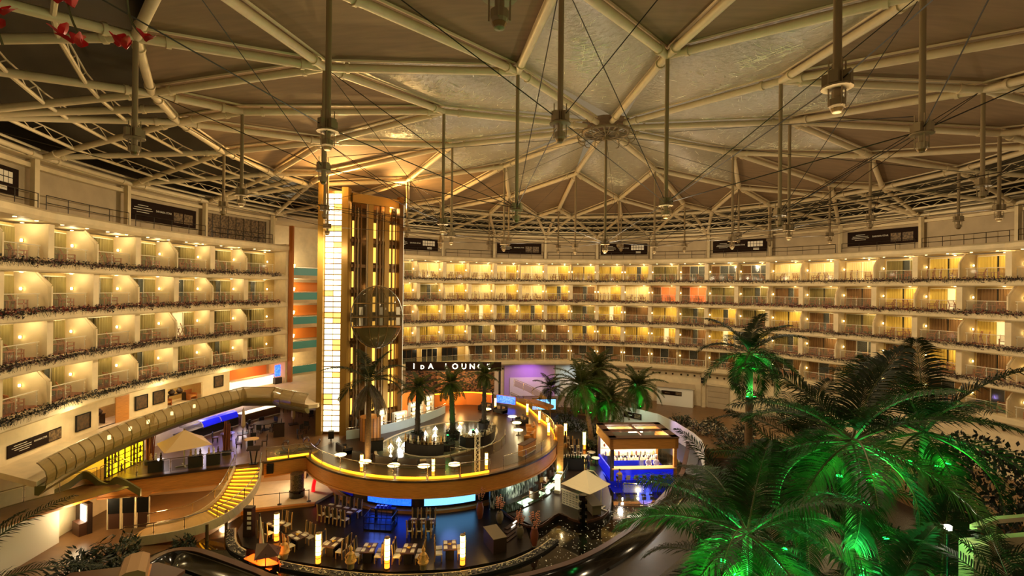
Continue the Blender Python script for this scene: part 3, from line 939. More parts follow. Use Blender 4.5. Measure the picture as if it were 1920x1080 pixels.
def balustrade(label, pts, z, h=1.05, strip=None, postgap=1.9, glass='rail_glass', group=None, tint=None):
    """glass balustrade along plan points; one child per pane and post"""
    o = thing('glass_balustrade', label, 'balustrade', (pts[0][0], pts[0][1], z), 0, group)
    L = [Vector((p[0] - pts[0][0], p[1] - pts[0][1], (p[2] - z) if len(p) > 2 else 0)) for p in pts]
    MB().path([p + Vector((0, 0, h)) for p in L], .032, 6).build('handrail', 'chrome', o)
    # resample by length
    acc = [0]
    for a, b_ in zip(L, L[1:]): acc.append(acc[-1] + (b_ - a).length)
    n = max(1, round(acc[-1] / postgap))
    def at(s):
        for i in range(len(L) - 1):
            if s <= acc[i + 1] + 1e-6:
                return L[i].lerp(L[i + 1], (s - acc[i]) / max(1e-6, acc[i + 1] - acc[i]))
        return L[-1]
    for i in range(n + 1):
        p = at(acc[-1] * i / n)
        b = MB(); b.tube(p, p + Vector((0, 0, h)), .028, 6); po = b.build('post', 'chrome', o)
        for zc in (.3, .8): MB().box(p + Vector((0, 0, zc)), (.08, .08, .05)).build('clamp', 'chrome', po)
    for i in range(n):
        m_ = 3
        q = [at(acc[-1] * (i + .04 + .92 * k / m_) / n) for k in range(m_ + 1)]
        b = MB()
        for k in range(m_): b.add([q[k] + Vector((0, 0, .08)), q[k + 1] + Vector((0, 0, .08)), q[k + 1] + Vector((0, 0, h - .1)), q[k] + Vector((0, 0, h - .1))], [(0, 1, 2, 3)])
        b.build('glass_panel', glass, o)
        if strip:
            b = MB()
            for k in range(m_): b.bar(q[k] + Vector((0, 0, .10)), q[k + 1] + Vector((0, 0, .10)), .07, .16)
            b.build('light_strip', strip, o)
    return o
off = .12
balustrade('glass balustrade with dark panes along the buffet terrace edge', [(-28.3, 36.65), (-25.3, 38.05), (-22.45, 39.3)], FZ, glass='smoke_glass')
balustrade('short glass balustrade with an amber strip right of the curved stair', [(-20.3, 40.3), (-17.3, 41.75)], FZ, strip='amber_strip', postgap=1.6)
balustrade('curved glass balustrade with amber strips along the front of the round lounge', [rpt(RR - .15, a) for a in range(216, 304, 4)], FZ, strip='amber_strip', postgap=2.6)
balustrade('curved glass balustrade on the right side of the round lounge', [rpt(RR - .15, a) for a in range(306, 346, 4)], FZ, postgap=2.2)
balustrade('glowing yellow balustrade along the far right side of the round lounge', [rpt(RR - .15, a) for a in range(350, 386, 4)] + [(2.2, 58.5), (0, 63)], FZ, strip='amber_strip', glass='gold_glass', postgap=2.2)
# the wall below the round deck with its aquarium windows
b = MB(); pts = [rpt(9.9, a) for a in range(190, 372, 4)]
b.sweep(pts, [(0, 0), (0, 2.36), (-.25, 2.36), (-.25, 0)]); struct(b.build('wall_front', 'wood_dark'))
b = MB(); b.sweep([rpt(10.35, a) for a in range(196, 366, 4)], [(0, 0), (0, .40), (-.5, .40), (-.5, 0)]); struct(b.build('trim_70', 'wood_fascia'))
def aqua(a0, a1, m, label):
    mid = rpt(9.97, (a0 + a1) / 2, 1.35)
    o = thing('aquarium', label, 'aquarium', mid)
    pts = [rpt(9.97, a0 + (a1 - a0) * i / 8) for i in range(9)]
    loc = [(p[0] - mid[0], p[1] - mid[1]) for p in pts]
    MB().sweep(loc, [(0, -.72), (0, .72), (-.05, .72), (-.05, -.72)]).build('tank', m, o)
    b = MB(); b.sweep(loc, [(.04, .72), (.04, .80), (-.1, .80), (-.1, .72)]); b.sweep(loc, [(.04, -.80), (.04, -.72), (-.1, -.72), (-.1, -.80)]); b.build('frame', 'black_metal', o)
aqua(246, 268, 'aqua_lit', 'deep blue aquarium window below the round lounge')
aqua(274, 298, 'aqua_pale', 'pale blue aquarium window below the round lounge, right of the deep blue one')
aqua(214, 236, 'blue_gloss', 'dim dark blue window below the left of the round lounge')
aqua(306, 318, 'blue_lit', 'small bright blue niche below the right of the round lounge')
lamp('AREA', rpt(11.2, 256, 2.1), 24, (.12, .22, 1), 1.6, aim=rpt(13.5, 256, 0))
lamp('AREA', rpt(11.2, 285, 2.1), 12, (.2, .35, 1), 1.6, aim=rpt(13.5, 285, 0))

# ------------------------------------------------------------ left wing: gallery with the glowing parapet
GAL = [(36.0, -107.5 + 1.5 * i) for i in range(24)]
galp = [tuple(P(r, t))[:2] for r, t in GAL] + [(-23.9, 49.1), (-22.6, 48.1), (-21.0, 47.1), (-19.3, 46.2)]
slab('floor', galp + [(-18.6, 46.6), (-18.9, 50), (-17, 56), (-18, 62)] + [tuple(P(43, t))[:2] for t in range(-45, -102, -4)] + [tuple(P(41, -102.2))[:2]], EZ - .35, EZ, 'cream_plaster')
o = thing('gallery_parapet', 'long curved gold parapet of the gallery with bulging glass panels', 'parapet', (galp[0][0], galp[0][1], EZ))
loc = [(p[0] - galp[0][0], p[1] - galp[0][1]) for p in galp]
MB().sweep(loc, [(-.1, -.75), (.10, -.80), (.42, -.45), (.46, -.25), (-.1, -.25)]).build('edge_beam', 'olive_beam', o)
MB().path([(x, y, 1.08) for x, y in loc], .04, 6).build('handrail', 'chrome', o)
for i in range(len(loc) - 1):
    a, c = loc[i], loc[i + 1]
    MB().sweep([a, c], [(.40, -.25), (.47, .15), (.40, .55), (.12, .95), (.0, 1.06), (-.02, 1.06), (.10, .94), (.38, .54), (.45, .15), (.38, -.25)], caps=True).build('glass_panel', 'gold_glass', o, smooth=True)
    b = MB(); d = Vector((c[0] - a[0], c[1] - a[1])); d.normalize(); nx, ny = d.y, -d.x
    b.path([(a[0] + nx * q, a[1] + ny * q, z) for q, z in ((.42, -.25), (.49, .15), (.42, .55), (.13, .97), (0, 1.08))], .022, 4); b.build('rib', 'bronze', o)
for i, t in enumerate((-97, -93.6, -90.6, -86.5, -82.5)):
    p = P(35.85, t, EZ + .55)
    l_ = MB().lathe([(0, -.16), (.10, -.14), (.10, .14), (0, .16)], 8, p).build('parapet_lamp', 'lamp_bulb')
    tag(l_, 'small oval lamp behind the gold parapet, %s from the near end' % ORD[i + 1], 'lamp', 'parapet lamps')
# the gallery's back wall
def gwall(t0, t1, z0, z1, r=39.6, m='cream_plaster', nm='wall_left'):
    return ring_band(nm, [(r, z0), (r, z1), (r + .2, z1), (r + .2, z0)], t0, t1, 1.5, m)
gwall(-117, -90.8, -.3, 9.2); gwall(-90.8, -86.7, -.3, EZ); gwall(-86.7, -80.8, -.3, 9.2); gwall(-80.8, -75.2, -.3, EZ); gwall(-75.2, -70.6, -.3, 9.2); gwall(-70.6, -61.5, -.3, EZ)
gwall(-90.8, -86.7, 8.35, 9.2); gwall(-80.8, -75.2, 8.35, 9.2)
gwall(-117, -61, EZ, 9.2, 41.7, 'ochre_wall')
def picture(t, z, wd, ht, label, m='art_dark', r=39.52, frame='black_metal'):
    o = thing('framed_picture', label, 'picture', P(r, t, z), -rad(t))
    MB().box((0, 0, 0), (wd, .04, ht)).build('canvas', m, o)
    b = MB()
    for x in (-wd / 2, wd / 2): b.box((x, -.02, 0), (.07, .09, ht + .07))
    for z_ in (-ht / 2, ht / 2): b.box((0, -.02, z_), (wd, .09, .07))
    b.build('frame', frame, o)
    return o
picture(-93.0, 7.68, 1.25, 1.15, 'dark framed picture on the gallery wall beside the long brown banner')
picture(-84.9, 7.84, 1.2, 1.15, 'dark framed picture of a tree, nearer of two between the gallery niches')
picture(-82.3, 7.9, 1.15, 1.1, 'dark framed picture of an arch, farther of two between the gallery niches')
picture(-72.6, 8.1, 1.0, 1.1, 'dark framed picture of a tree beside the orange reception')
o = thing('printed_banner', 'long dark brown banner with white print on the gallery wall', 'banner', P(39.5, -98.9, 7.45), rad(98.9))
MB().box((0, 0, 0), (4.4, .05, .82)).build('cloth', 'banner_brown', o)
MB().box((1.6, -.03, 0), (1.1, .02, .7)).build('photo_print', 'print_tan', o)
b = MB()
for i in range(4): b.box((-1.25 + .1 * i, -.032, .25 - i * .14), ((1.0, 1.5, 1.3, .8)[i], .012, .035))
b.build('small_print', 'print_white', o)
text_obj('SAHARA STAR', .17, 'print_white', o, (.35, -.034, .1), face_rot())
def pot(label, loc, r, col='wood_dark'):
    o = thing('round_jar', label, 'jar', loc)
    MB().lathe([(r * .5, 0), (r, r * .7), (r * .95, r * 1.1), (r * .4, r * 1.6), (r * .5, r * 1.75)], 14).build('body', col, o, smooth=True)
    MB().lathe([(r * .42, r * 1.74), (r * .42, r * 1.8), (0, r * 1.84)], 12).build('lid', 'bronze', o)
def console(label, t, r, wd=1.5):
    o = thing('console_table', label, 'table', P(r, t, EZ), -rad(t))
    MB().box((0, 0, .78), (wd, .45, .06)).build('tabletop', 'wood_dark', o)
    for x in (-wd / 2 + .06, wd / 2 - .06): MB().box((x, 0, .375), (.08, .42, .75)).build('leg', 'wood_dark', o)
console('dark console table with two round jars in the nearer gallery niche', -89.6, 40.6)
pot('round dark jar on the nearer gallery console, left of two', P(40.6, -90.0, EZ + .81), .26)
pot('round dark jar on the nearer gallery console, right of two', P(40.6, -89.1, EZ + .81), .26)
console('dark console table with two round jars in the farther gallery niche', -78.2, 40.6, 2.0)
pot('round dark jar on the farther gallery console, left of two', P(40.6, -78.8, EZ + .81), .3)
pot('round dark jar on the farther gallery console, right of two', P(40.6, -77.6, EZ + .81), .3)
struct(MB().box((0, 0, 1.05), (1.3, .06, 2.1)).build('door_1', 'wood_fascia', None, False, P(39.55, -87.6, EZ), rad(87.6)))
def bench(label, t, r):
    o = thing('armchair', label, 'armchair', P(r, t, EZ), -rad(t))
    MB().box((0, 0, .36), (.75, .7, .16)).build('seat', 'wood_fascia', o)
    MB().box((0, .34, .65), (.75, .1, .6)).build('backrest', 'wood_chair', o)
    for x in (-.36, .36): MB().box((x, 0, .32), (.08, .75, .60)).build('arm', 'wood_chair', o)
bench('brown armchair at the near end of the farther gallery niche', -80.2, 40.3)
bench('brown armchair at the far end of the farther gallery niche', -76.2, 40.3)
o = thing('reception_counter', 'glowing white reception counter below orange wall at the gallery end', 'counter', P(39.7, -66.5, EZ), rad(66.5))
MB().box((0, 0, .5), (5.2, .6, 1.0)).build('front_panel', 'shelf_lit', o); MB().box((0, 0, 1.04), (5.5, .85, .08)).build('countertop', 'white_paint', o)
ring_band('wall_left', [(41.5, EZ), (41.5, 9.1), (41.6, 9.1), (41.6, EZ)], -70.6, -62, 1.5, 'orange_paint')
lamp('POINT', P(40.3, -66, EZ + 2.2), 60, AMBER, .2); lamp('POINT', P(40.6, -78, EZ + 2.1), 30, WARM, .2); lamp('POINT', P(40.6, -89, EZ + 2.1), 25, (1, .75, .7), .2)
lamp('POINT', P(37.6, -97, EZ + 2.35), 70, WARM, .15); lamp('POINT', P(37.6, -84, EZ + 2.35), 70, WARM, .15); lamp('POINT', P(37.6, -73, EZ + 2.3), 60, WARM, .15)
o = thing('notice_stand', 'dark notice stand with blue lit screen near the lift hall', 'screen', P(38.9, -62.6, EZ), rad(62.6))
MB().box((0, 0, .35), (.9, .4, .7)).build('base', 'wood_dark', o); MB().box((0, 0, 1.5), (.7, .1, 1.3)).build('screen', 'aqua_lit', o)

# ------------------------------------------------------------ lift hall between the wings
for i, fl in enumerate('ABCDE'):
    z = FL[fl]
    ring_band('floor_lobby', [(43.0, z - .45), (43.0, z), (47.5, z), (47.5, z - .45)], -61, -45, 2, 'cream_slab')
    o = thing('lobby_parapet', 'curved teal glass parapet of the lift hall, %s floor' % FNAME[fl], 'parapet', P(43.05, -53, z))
    org = o.location
    pts = [(p[0] - org.x, p[1] - org.y) for p in arc(43.05, -60.5, -46, 8)]
    MB().sweep(pts, [(0, -.35), (0, .95), (-.05, .95), (-.05, -.35)]).build('glass_panel', 'teal_panel', o)
    MB().sweep(pts, [(-.03, 1.0), (.03, 1.0), (.03, 1.06), (-.03, 1.06)]).build('handrail', 'chrome', o)
    for k in range(3):
        l_ = MB().lathe([(0, 0), (.12, .05), (.22, .45), (.0, .5)], 8, P(46.6, -55.2 + k * 1.0, z + 1.1)).build('vase_lamp', 'lamp_bulb')
        tag(l_, 'glowing cone lamp on the lift hall wall, %s floor, %s from the left' % (FNAME[fl], ORD[k + 1]), 'lamp', 'lift hall lamps')
    if fl in 'BCD': ring_band('wall_back', [(47.2, z + .9), (47.2, z + 2.3), (47.45, z + 2.3), (47.45, z + .9)], -60, -46, 2, 'orange_paint')
    lamp('POINT', P(45, -54, z + 2.2), 90, (1, .82, .55), .2)
gwall(-62, -44, -.3, 26.5, 47.5, 'cream_plaster', 'wall_back')
ring_band('ceiling', [(39, 26.3), (39, 26.5), (47.6, 26.5), (47.6, 26.3)], -61, -45, 2, 'grey_panel')

# ------------------------------------------------------------ lift tower
TZ0, TZ1 = FZ, 27.5
o = thing('lift_tower', 'tall golden lift tower with a glowing white panel strip and glass lift', 'tower', (-17.6, 47.5, TZ0))
H = TZ1 - TZ0
def tb(name, x, y, wd, d, m, z0=0.0, z1=None, rz=0.0):
    z1 = H if z1 is None else z1
    return MB().box((x + 17.6, y - 47.5, (z0 + z1) / 2), (wd, d, z1 - z0), rz).build(name, m, o)
tb('side_column', -18.75, 47.7, .55, 1.0, 'gold_paint', 0, H + .9)
tb('side_column', -16.42, 47.75, .62, 1.0, 'gold_paint', 0, H + .3)
tb('strip_back', -17.6, 47.75, 1.8, .2, 'gold_dark')
ncell = 44
rr = random.Random(3)
for c in range(2):
    for i in range(ncell):
        z = .25 + (H - .5) * (i + .5) / ncell
        m = 'tower_panel_warm' if rr.random() < .10 else 'tower_panel'
        if c: m = 'tower_panel_warm' if rr.random() < .08 else 'tower_panel'
        MB().box((-.42 + c * .84, .10, z), (.76, .06, (H - .5) / ncell - .10)).build('light_panel', m, o)
# lattice shaft behind the lift, from the strip's edge back to the dark mast
A_, B_ = Vector((-16.0, 48.1)), Vector((-12.1, 52.0))
dv = (B_ - A_).normalized(); nv = Vector((dv.y, -dv.x))
ang = math.atan2(dv.y, dv.x)
LEN = (B_ - A_).length
def on(u, d=0.0): 
    p = A_ + dv * (LEN * u) - nv * d
    return p.x, p.y
for u, wd, m, zt in ((.06, .12, 'gold_dark', H - 1.2), (.12, .08, 'steel_dark', H - 1.5), (.18, .10, 'gold_dark', H - 1.2), (.30, .14, 'steel_dark', H - 1.0), (.37, .55, 'gold_paint', H - .2), (.50, .12, 'steel_dark', H - 1.2), (.57, .16, 'gold_dark', H - .9),
                  (.63, .08, 'steel_dark', H - 1.5), (.71, .55, 'gold_paint', H - .2), (.82, .10, 'gold_dark', H - 1.2), (.90, .10, 'gold_dark', H - 1.2)):
    x, y = on(u); tb('guide_column', x, y, wd, .14, m, 0, zt, ang)
x, y = on(1.0); tb('mast', x, y, .5, .6, 'gold_dark', 0, H + .2, ang)
x, y = on(1.06, -.1); tb('mast_light', x, y, .08, .08, 'tower_panel', 0, H - .6, ang)
x, y = on(.5, .1); tb('top_beam', x, y, LEN, .5, 'gold_paint', H - 1.0, H - .1, ang)
for i in range(9):
    z = 1.2 + i * 2.55
    x, y = on(.5, .12); tb('cross_beam', x, y, LEN, .12, 'gold_dark', z, z + .32, ang)
for i in range(8):
    for u0, wd in ((.03, .22), (.46, .28), (.81, .42), (.90, .42)):
        x, y = on(u0 + .03, .35)
        tb('lit_cell', x, y, wd, .05, 'cell_lit', 1.75 + i * 2.55, 3.35 + i * 2.55, ang)
x, y = on(.5, 1.6); tb('back_wall', x, y, LEN, .2, 'gold_dark', 0, H - .3, ang)
x, y = on(.52, .62); tb('shaft_glass', x, y, LEN * .9, .03, 'smoke_glass', 0, H - 1.4, ang)
lamp('SPOT', (-15.5, 46.0, 26.6), 2200, (1, .60, .20), .3, aim=(-14.5, 42.0, 30), angle=2.7); lamp('SPOT', (-11.8, 50.6, 26.6), 1500, (1, .60, .20), .3, aim=(-8, 50.0, 30), angle=2.7)
lamp('POINT', (-13.3, 52.6, 26.4), 260, (1, .55, .16), .3)
lamp('POINT', (-17.6, 46.6, 27.6), 160, (1, .60, .2), .25)
for z in (7, 12.5, 18, 23): lamp('POINT', (-14.6, 50.6, z), 30, (1, .66, .25), .25)
# the round glass lift
cap = thing('glass_lift', 'round glass lift car hanging on the golden lift tower', 'lift', (-13.35, 47.9, 15.1), .36)
n, m_ = 20, 12
b = MB()
for i in range(m_ + 1):
    t = PI * i / m_
    for j in range(n):
        p = 2 * PI * j / n
        b.v.append((2.45 * math.sin(t) * math.cos(p), 1.05 * math.sin(t) * math.sin(p), 3.05 * math.cos(t)))
for i in range(m_):
    for j in range(n):
        b.f.append([i * n + j, i * n + (j + 1) % n, (i + 1) * n + (j + 1) % n, (i + 1) * n + j]); b.m.append(0)
b.build('glass_shell', 'smoke_glass', cap, smooth=True)
b = MB(); b.path([(2.47 * math.sin(t), 0, 3.07 * math.cos(t)) for t in [2 * PI * i / 40 for i in range(40)]], .06, 6, closed=True); b.build('rim', 'chrome', cap, smooth=True)
for x in (-.85, .15, 1.0):
    pts = [(x * math.sin(t) , -1.07 * math.sin(t) * math.sqrt(max(0, 1 - (x / 2.45) ** 2)), 3.06 * math.cos(t)) for t in [PI * i / 16 for i in range(17)]]
    b = MB(); b.path(pts, .035, 5); b.build('mullion', 'bronze', cap)
for z in (1.35, .0, -.95):
    k = math.sqrt(1 - (z / 3.05) ** 2)
    b = MB(); b.path([(2.46 * k * math.cos(t), 1.06 * k * math.sin(t), z) for t in [2 * PI * i / 30 for i in range(30)]], .035, 5, closed=True); b.build('band', 'bronze', cap)
MB().box((0, 0, -.98), (4.4, 1.5, .08)).build('lift_floor', 'wood_fascia', cap)
for x in (-1.55, .30, 1.95):
    b = MB(); b.box((x, -.75, .62), (.36, .03, .75)); b.box((x, -.75, -.42), (.36, .03, .75)); b.build('poster', 'print_white', cap)
b = MB(); b.lathe([(2.0, -1.0), (1.9, -1.6), (1.2, -2.6), (.3, -3.0)], 20)
for i in range(len(b.v)): b.v[i] = (b.v[i][0], b.v[i][1] * .42, b.v[i][2])
b.build('lower_shell', 'olive_beam', cap, smooth=True)

# glazed gallery of the lowest storey beside the tower
for i in range(4):
    t = -38.5 + i * 4.6
    o = thing('glazed_screen', 'dark glazed screen of the low gallery, %s right of the lift tower' % ORD[i + 1], 'screen', P(40.6, t, EZ + .03), -rad(t))
    MB().box((0, 0, 1.0), (2.5, .05, 2.0)).build('dark_glass', 'black_metal', o)
    b = MB()
    for x in (-1.25, -.4, .45, 1.25): b.box((x, -.03, 1.0), (.07, .08, 2.05))
    b.box((0, -.03, 2.05), (2.6, .1, .1)); b.build('frame', 'gold_dark' if i % 2 else 'steel_cream', o)
    lamp('POINT', P(39.7, t + 2.3, EZ + 2.0), 18, WARM, .1)
picture(-29.0, 8.1, .75, .75, 'small dark square picture between the gallery screens right of the lift tower', 'art_dark', 40.7)
balustrade('long glass balustrade of the low gallery right of the lift tower', [tuple(P(38.9, t))[:2] for t in range(-42, -19, 2)], EZ + .02, 1.05, postgap=3)
# ------------------------------------------------------------ wall under the lowest balconies
for i, j in enumerate(range(-2, 14)):
    for q in range(4):
        th = TH0 + 6 * j + .8 + 1.4 * q
        b = MB(); b.lathe([(.10, 0), (.10, .06), (.15, .06), (.15, 0)], 12)
        for k in range(len(b.v)):
            x, y, z = b.v[k]; b.v[k] = (x, -z, y)
        b.add([(.10 * math.cos(a), -.01, .10 * math.sin(a)) for a in [2 * PI * k / 10 for k in range(10)]], [tuple(range(10))], 1)
        o = b.build('round_wall_vent', ['bronze', 'black_metal'], None, False, P(39.39, th, 5.35), -rad(th))
        tag(o, 'small round wall vent, %s of four, %s group along curved ground-floor wall' % (ORD[q + 1], ORD[i + 1]), 'vent', 'round wall vents')
ring_band('wall_right', [(39.1, -.2), (39.1, 6.0), (39.4, 6.0), (39.4, -.2)], TH0 - 9.5, TH0 + 2.4, 1.5, 'violet_lit_wall')  # violet light on this bay put into the wall colour
ring_band('wall_right', [(39.15, -.2), (39.15, 6.0), (39.4, 6.0), (39.4, -.2)], TH0 + 2.6, TH0 + 9, 1.5, 'paleblue_wall')  # bluish light on this bay put into the wall colour
b = MB()
o = struct(MB().sweep(arc(38.98, TH0 - 8.2, TH0 + .6, 6), [(0, 1.0), (0, 3.95), (-.06, 3.95), (-.06, 1.0)]).build('door_2', 'white_paint'))
o = struct(MB().sweep(arc(38.98, TH0 + 3.6, TH0 + 8, 4), [(0, 1.0), (0, 3.95), (-.06, 3.95), (-.06, 1.0)]).build('door_3', 'white_paint'))
lamp('SPOT', P(36.2, -6.5, 5.2), 150, (.62, .25, 1.0), .3, aim=P(39.2, -7, 3.2), angle=2.3)
lamp('SPOT', P(36.2, 3.5, 5.2), 70, (.75, .85, 1.0), .3, aim=P(39.2, 4, 3.2), angle=2.0)
lamp('SPOT', (17.6, 58.5, 3.2), 130, (.60, .42, 1.0), .2, aim=(20.3, 56, 1.2), angle=2.2); lamp('SPOT', (15.4, 62.5, 3.0), 70, (.6, 1, .8), .2, aim=(17.6, 64, 1.2), angle=2.0)
# garden terrace in front of the curved wall
gar = arc(39.4, -8, 95, 30) + arc(26.5, 95, 60, 8) + [(20.9, 52.4), (19.6, 62.4), (15.4, 66.6), (9, 70), (3, 71)]
slab('floor', gar, -.02, .95, 'tan_floor')
def hoarding(label, pts, z0, z1, sign):
    o = thing('white_hoarding', label, 'hoarding', (pts[0][0], pts[0][1], z0))
    L = [(p[0] - pts[0][0], p[1] - pts[0][1]) for p in pts]
    MB().sweep(L, [(0, 0), (0, z1 - z0), (-.1, z1 - z0), (-.1, 0)]).build('board', 'white_paint', o)
    return o
hpts = [(13.6, 67.2), (15.0, 66.3), (17.2, 64.4), (18.9, 62.2), (19.9, 58.5), (20.4, 54), (20.3, 51.5), (19.6, 49)]
ho = hoarding('long curved white hoarding lit pale violet behind the kiosk', hpts, 0, 2.15, None)
def flat_sign(parent_label, c, rz, wd, ht):
    o = thing('black_sign', parent_label, 'sign', c, rz)
    MB().box((0, 0, 0), (wd, .05, ht)).build('board', 'banner_brown', o)
    b = MB(); b.box((wd * .28, -.03, 0), (wd * .34, .012, ht * .7)); b.build('photo_print', 'print_tan', o)
    b = MB(); b.box((-wd * .12, -.03, 0), (wd * .2, .012, ht * .16)); b.build('lettering', 'print_white', o)
flat_sign('dark sign with white print on the curved white hoarding', (16.35, 64.95, 1.2), math.atan2(-1.9, 2.2), 2.6, .75)
o = thing('white_booth', 'white panelled booth with a sloping roof against the curved wall', 'booth', P(38.2, 27.2, .95), -rad(27.2))
b = MB(); b.extrude([(-2.7, -.9, 0), (2.4, -.9, 0), (2.4, -.9, 2.7), (-2.7, -.9, 2.7)], (0, 1.7, 0)); b.build('body', 'white_paint', o)
b = MB(); b.extrude([(-3.1, -1.1, 2.7), (2.8, -1.1, 2.7), (2.6, -.2, 3.25), (-2.9, -.2, 3.25)], (0, .12, .02)); b.build('sloping_roof', 'grey_panel', o)
b = MB(); b.box((-.6, -.92, 1.85), (2.9, .04, .62)); b.build('sign_board', 'banner_brown', o)
b = MB(); b.box((.4, -.945, 1.85), (.8, .012, .42)); b.box((-1.2, -.945, 1.85), (.7, .012, .12)); b.build('sign_print', 'print_tan', o)
o = thing('roller_shutter', 'cream roller shutter in the curved ground-floor wall beside the booth', 'shutter', P(39.1, 35.6, .95), -rad(35.6))
for i in range(4): MB().box((0, 0, .4 + i * .8), (2.9, .08, .76)).build('slat_panel', 'grey_panel', o)
MB().box((0, -.02, 3.35), (3.2, .2, .24)).build('box', 'cream_slab', o)
b = MB(); b.bar(P(38.9, 32.6, .95), P(38.9, 32.6, 6.0), .5, .5); struct(b.build('trim_71', 'cream_slab'))
o = thing('wall_speaker', 'black loudspeaker on the cream pillar beside the shutter', 'speaker', P(38.45, 32.6, 4.95), -rad(32.6))
MB().box((0, 0, 0), (.42, .36, .75)).build('cabinet', 'black_metal', o); MB().lathe([(.0, 0), (.14, .02), (.16, .0)], 12, (0, -.2, 0)).build('cone', 'steel_dark', o)
# right foreground ground: a curved white planter wall and path
slab('floor', [(4, -6), (40, -6), (44, 30), (36, 44), (24, 47), (17, 44), (12, 33), (5, 26)], -.02, .03, 'dark_stone')
# ------------------------------------------------------------ water, rim, raised deck
mat('swirl_dark', (.12, .09, .06), .3, col2=(.5, .42, .3), nscale=22, thr=(.48, .54))
mat('frame_red', (.25, .08, .04), .5)
mat('greenglass', (.10, .14, .07), .08, spec=.7)
mat('pale_light', (.85, 1, .85), .5, emit=.4, ecol=(.8, 1, .78))
mat('rock_streak', (.06, .06, .055), .3, col2=(.75, .75, .7), nscale=5, stretch=(2.2, 2.2, .35), thr=(.50, .62))
mat('parasol_cream', (.90, .84, .70), .8)
mat('parasol_beige', (.74, .62, .42), .8)
mat('lantern_glow', (1, .85, .45), .5, emit=5.5, ecol=(1, .80, .36))
mat('lantern_base_glow', (1, .55, .15), .5, emit=1.6, ecol=(1, .50, .12))
mat('stone_statue', (.80, .62, .34), .7)
mat('chair_stile', (.60, .47, .28), .5)
mat('chair_black', (.10, .07, .05), .6)
mat('leather_brown', (.30, .17, .09), .5)
mat('cushion_tan', (.62, .48, .32), .8)
mat('sofa_dark', (.12, .085, .06), .7)
mat('table_glow', (1, .92, .68), .5, emit=1.7, ecol=(1, .88, .55))
mat('linen', (.86, .82, .72), .7)
mat('flower_yellow', (.90, .72, .14), .6)
mat('flower_pink', (.82, .55, .42), .7)
mat('pot_terracotta', (.46, .22, .10), .6)
mat('pot_stone', (.44, .38, .27), .7)
mat('bottle_glass', (.30, .20, .10), .2)
mat('green_lit', (.1, 1, .3), .5, emit=10, ecol=(.05, 1, .22))
mat('star_lit', (1, .98, .9), .5, emit=14, ecol=(1, .97, .85))
mat('orange_glow', (1, .38, .08), .5, emit=1.2, ecol=(1, .32, .05))
mat('moss_green', (.13, .17, .06), .8, noise=.4, nscale=9)
mat('ellipse_tile', (.34, .35, .27), .12, noise=.15, nscale=3)
mat('skin', (.62, .42, .29), .6)
mat('cloth_white', (.90, .88, .82), .8)
mat('cloth_black', (.06, .06, .06), .8)
mat('hair_black', (.05, .04, .035), .6)
RIM = [(20.5, 56.5), (19.92, 54.22), (17.5, 48.6), (15.9, 45.2), (12.2, 39.7), (9.23, 35.64), (6.73, 32.98), (4.67, 31.24), (2.85, 30.13), (0, 28.9), (-4, 27.9), (-8.5, 27.5), (-13.7, 28.7), (-15.4, 29.44), (-18.06, 30.67), (-20.16, 31.56), (-21.49, 31.73), (-22.3, 31.2), (-22.6, 30.0)]
def smooth(pts, n=4):
    out = []
    for i in range(len(pts) - 1):
        p0, p1, p2, p3 = (Vector(pts[max(0, min(len(pts) - 1, k))]) for k in (i - 1, i, i + 1, i + 2))
        for j in range(n):
            t = j / n
            out.append(tuple(.5 * ((2 * p1) + (-p0 + p2) * t + (2 * p0 - 5 * p1 + 4 * p2 - p3) * t * t + (-p0 + 3 * p1 - 3 * p2 + p3) * t ** 3)))
    out.append(tuple(pts[-1]))
    return out
RS = smooth(RIM)
o = thing('pool_wall', 'sweeping black polished wall curving around the dark pool', 'wall', (RS[0][0], RS[0][1], 0))
L = [(p[0] - RS[0][0], p[1] - RS[0][1]) for p in RS]
b = MB(); b.sweep(L, [(-1.3, -.2), (-1.15, .15), (-.35, .55), (-.25, .72), (.16, .72), (.16, -.05)]); b.build('polished_body', 'black_stone', o, smooth=True)
b = MB(); b.sweep(L, [(-.22, .72), (-.22, .76), (.18, .76), (.18, .72)]); b.build('coping', 'leather_brown', o)
# travel runs from the far right towards the viewer, so the pool lies on the right of travel
b = MB(); b.v = [(x, y, .035) for x, y in RS + [(-21, 38), (-15, 42), (0, 46), (9, 56)]]
b.f = [list(range(len(b.v)))]; b.m = [0]
struct(b.build('floor_pool', 'pool_water'))
slab('floor', [tuple(p) for p in REST], .036, .16, 'dark_floor')
GZ = .16
# kerb of pebbles along the restaurant's front edge
kp = smooth([(-20.3, 35.6), (-18.5, 33.0), (-15.0, 31.35), (-11, 30.35), (-7.3, 29.95), (-3.2, 30.35), (-.1, 31.5), (1.9, 33.1), (3.1, 34.6)])
stuff(MB().sweep(kp, [(-.05, .03), (-.05, .22), (.5, .20), (.5, .03)]).build('gravel', 'pebble_dark'))
r_ = random.Random(11)
b = MB()
for i in range(620):
    k = r_.randrange(len(kp) - 1); t = r_.random()
    p = Vector(kp[k]).lerp(Vector(kp[k + 1]), t); q = Vector(kp[k + 1]) - Vector(kp[k]); q.normalize()
    o_ = r_.uniform(-.02, .45); s = r_.uniform(.03, .075)
    c = (p.x + q.y * o_, p.y - q.x * o_, .22)
    b.lathe([(s * .6, -.01), (s, .015), (s * .5, .04), (0, .045)], 5, c, 0 if r_.random() < .6 else 1)
stuff(b.build('pebbles', ['pebble_white', 'pebble_dark']))
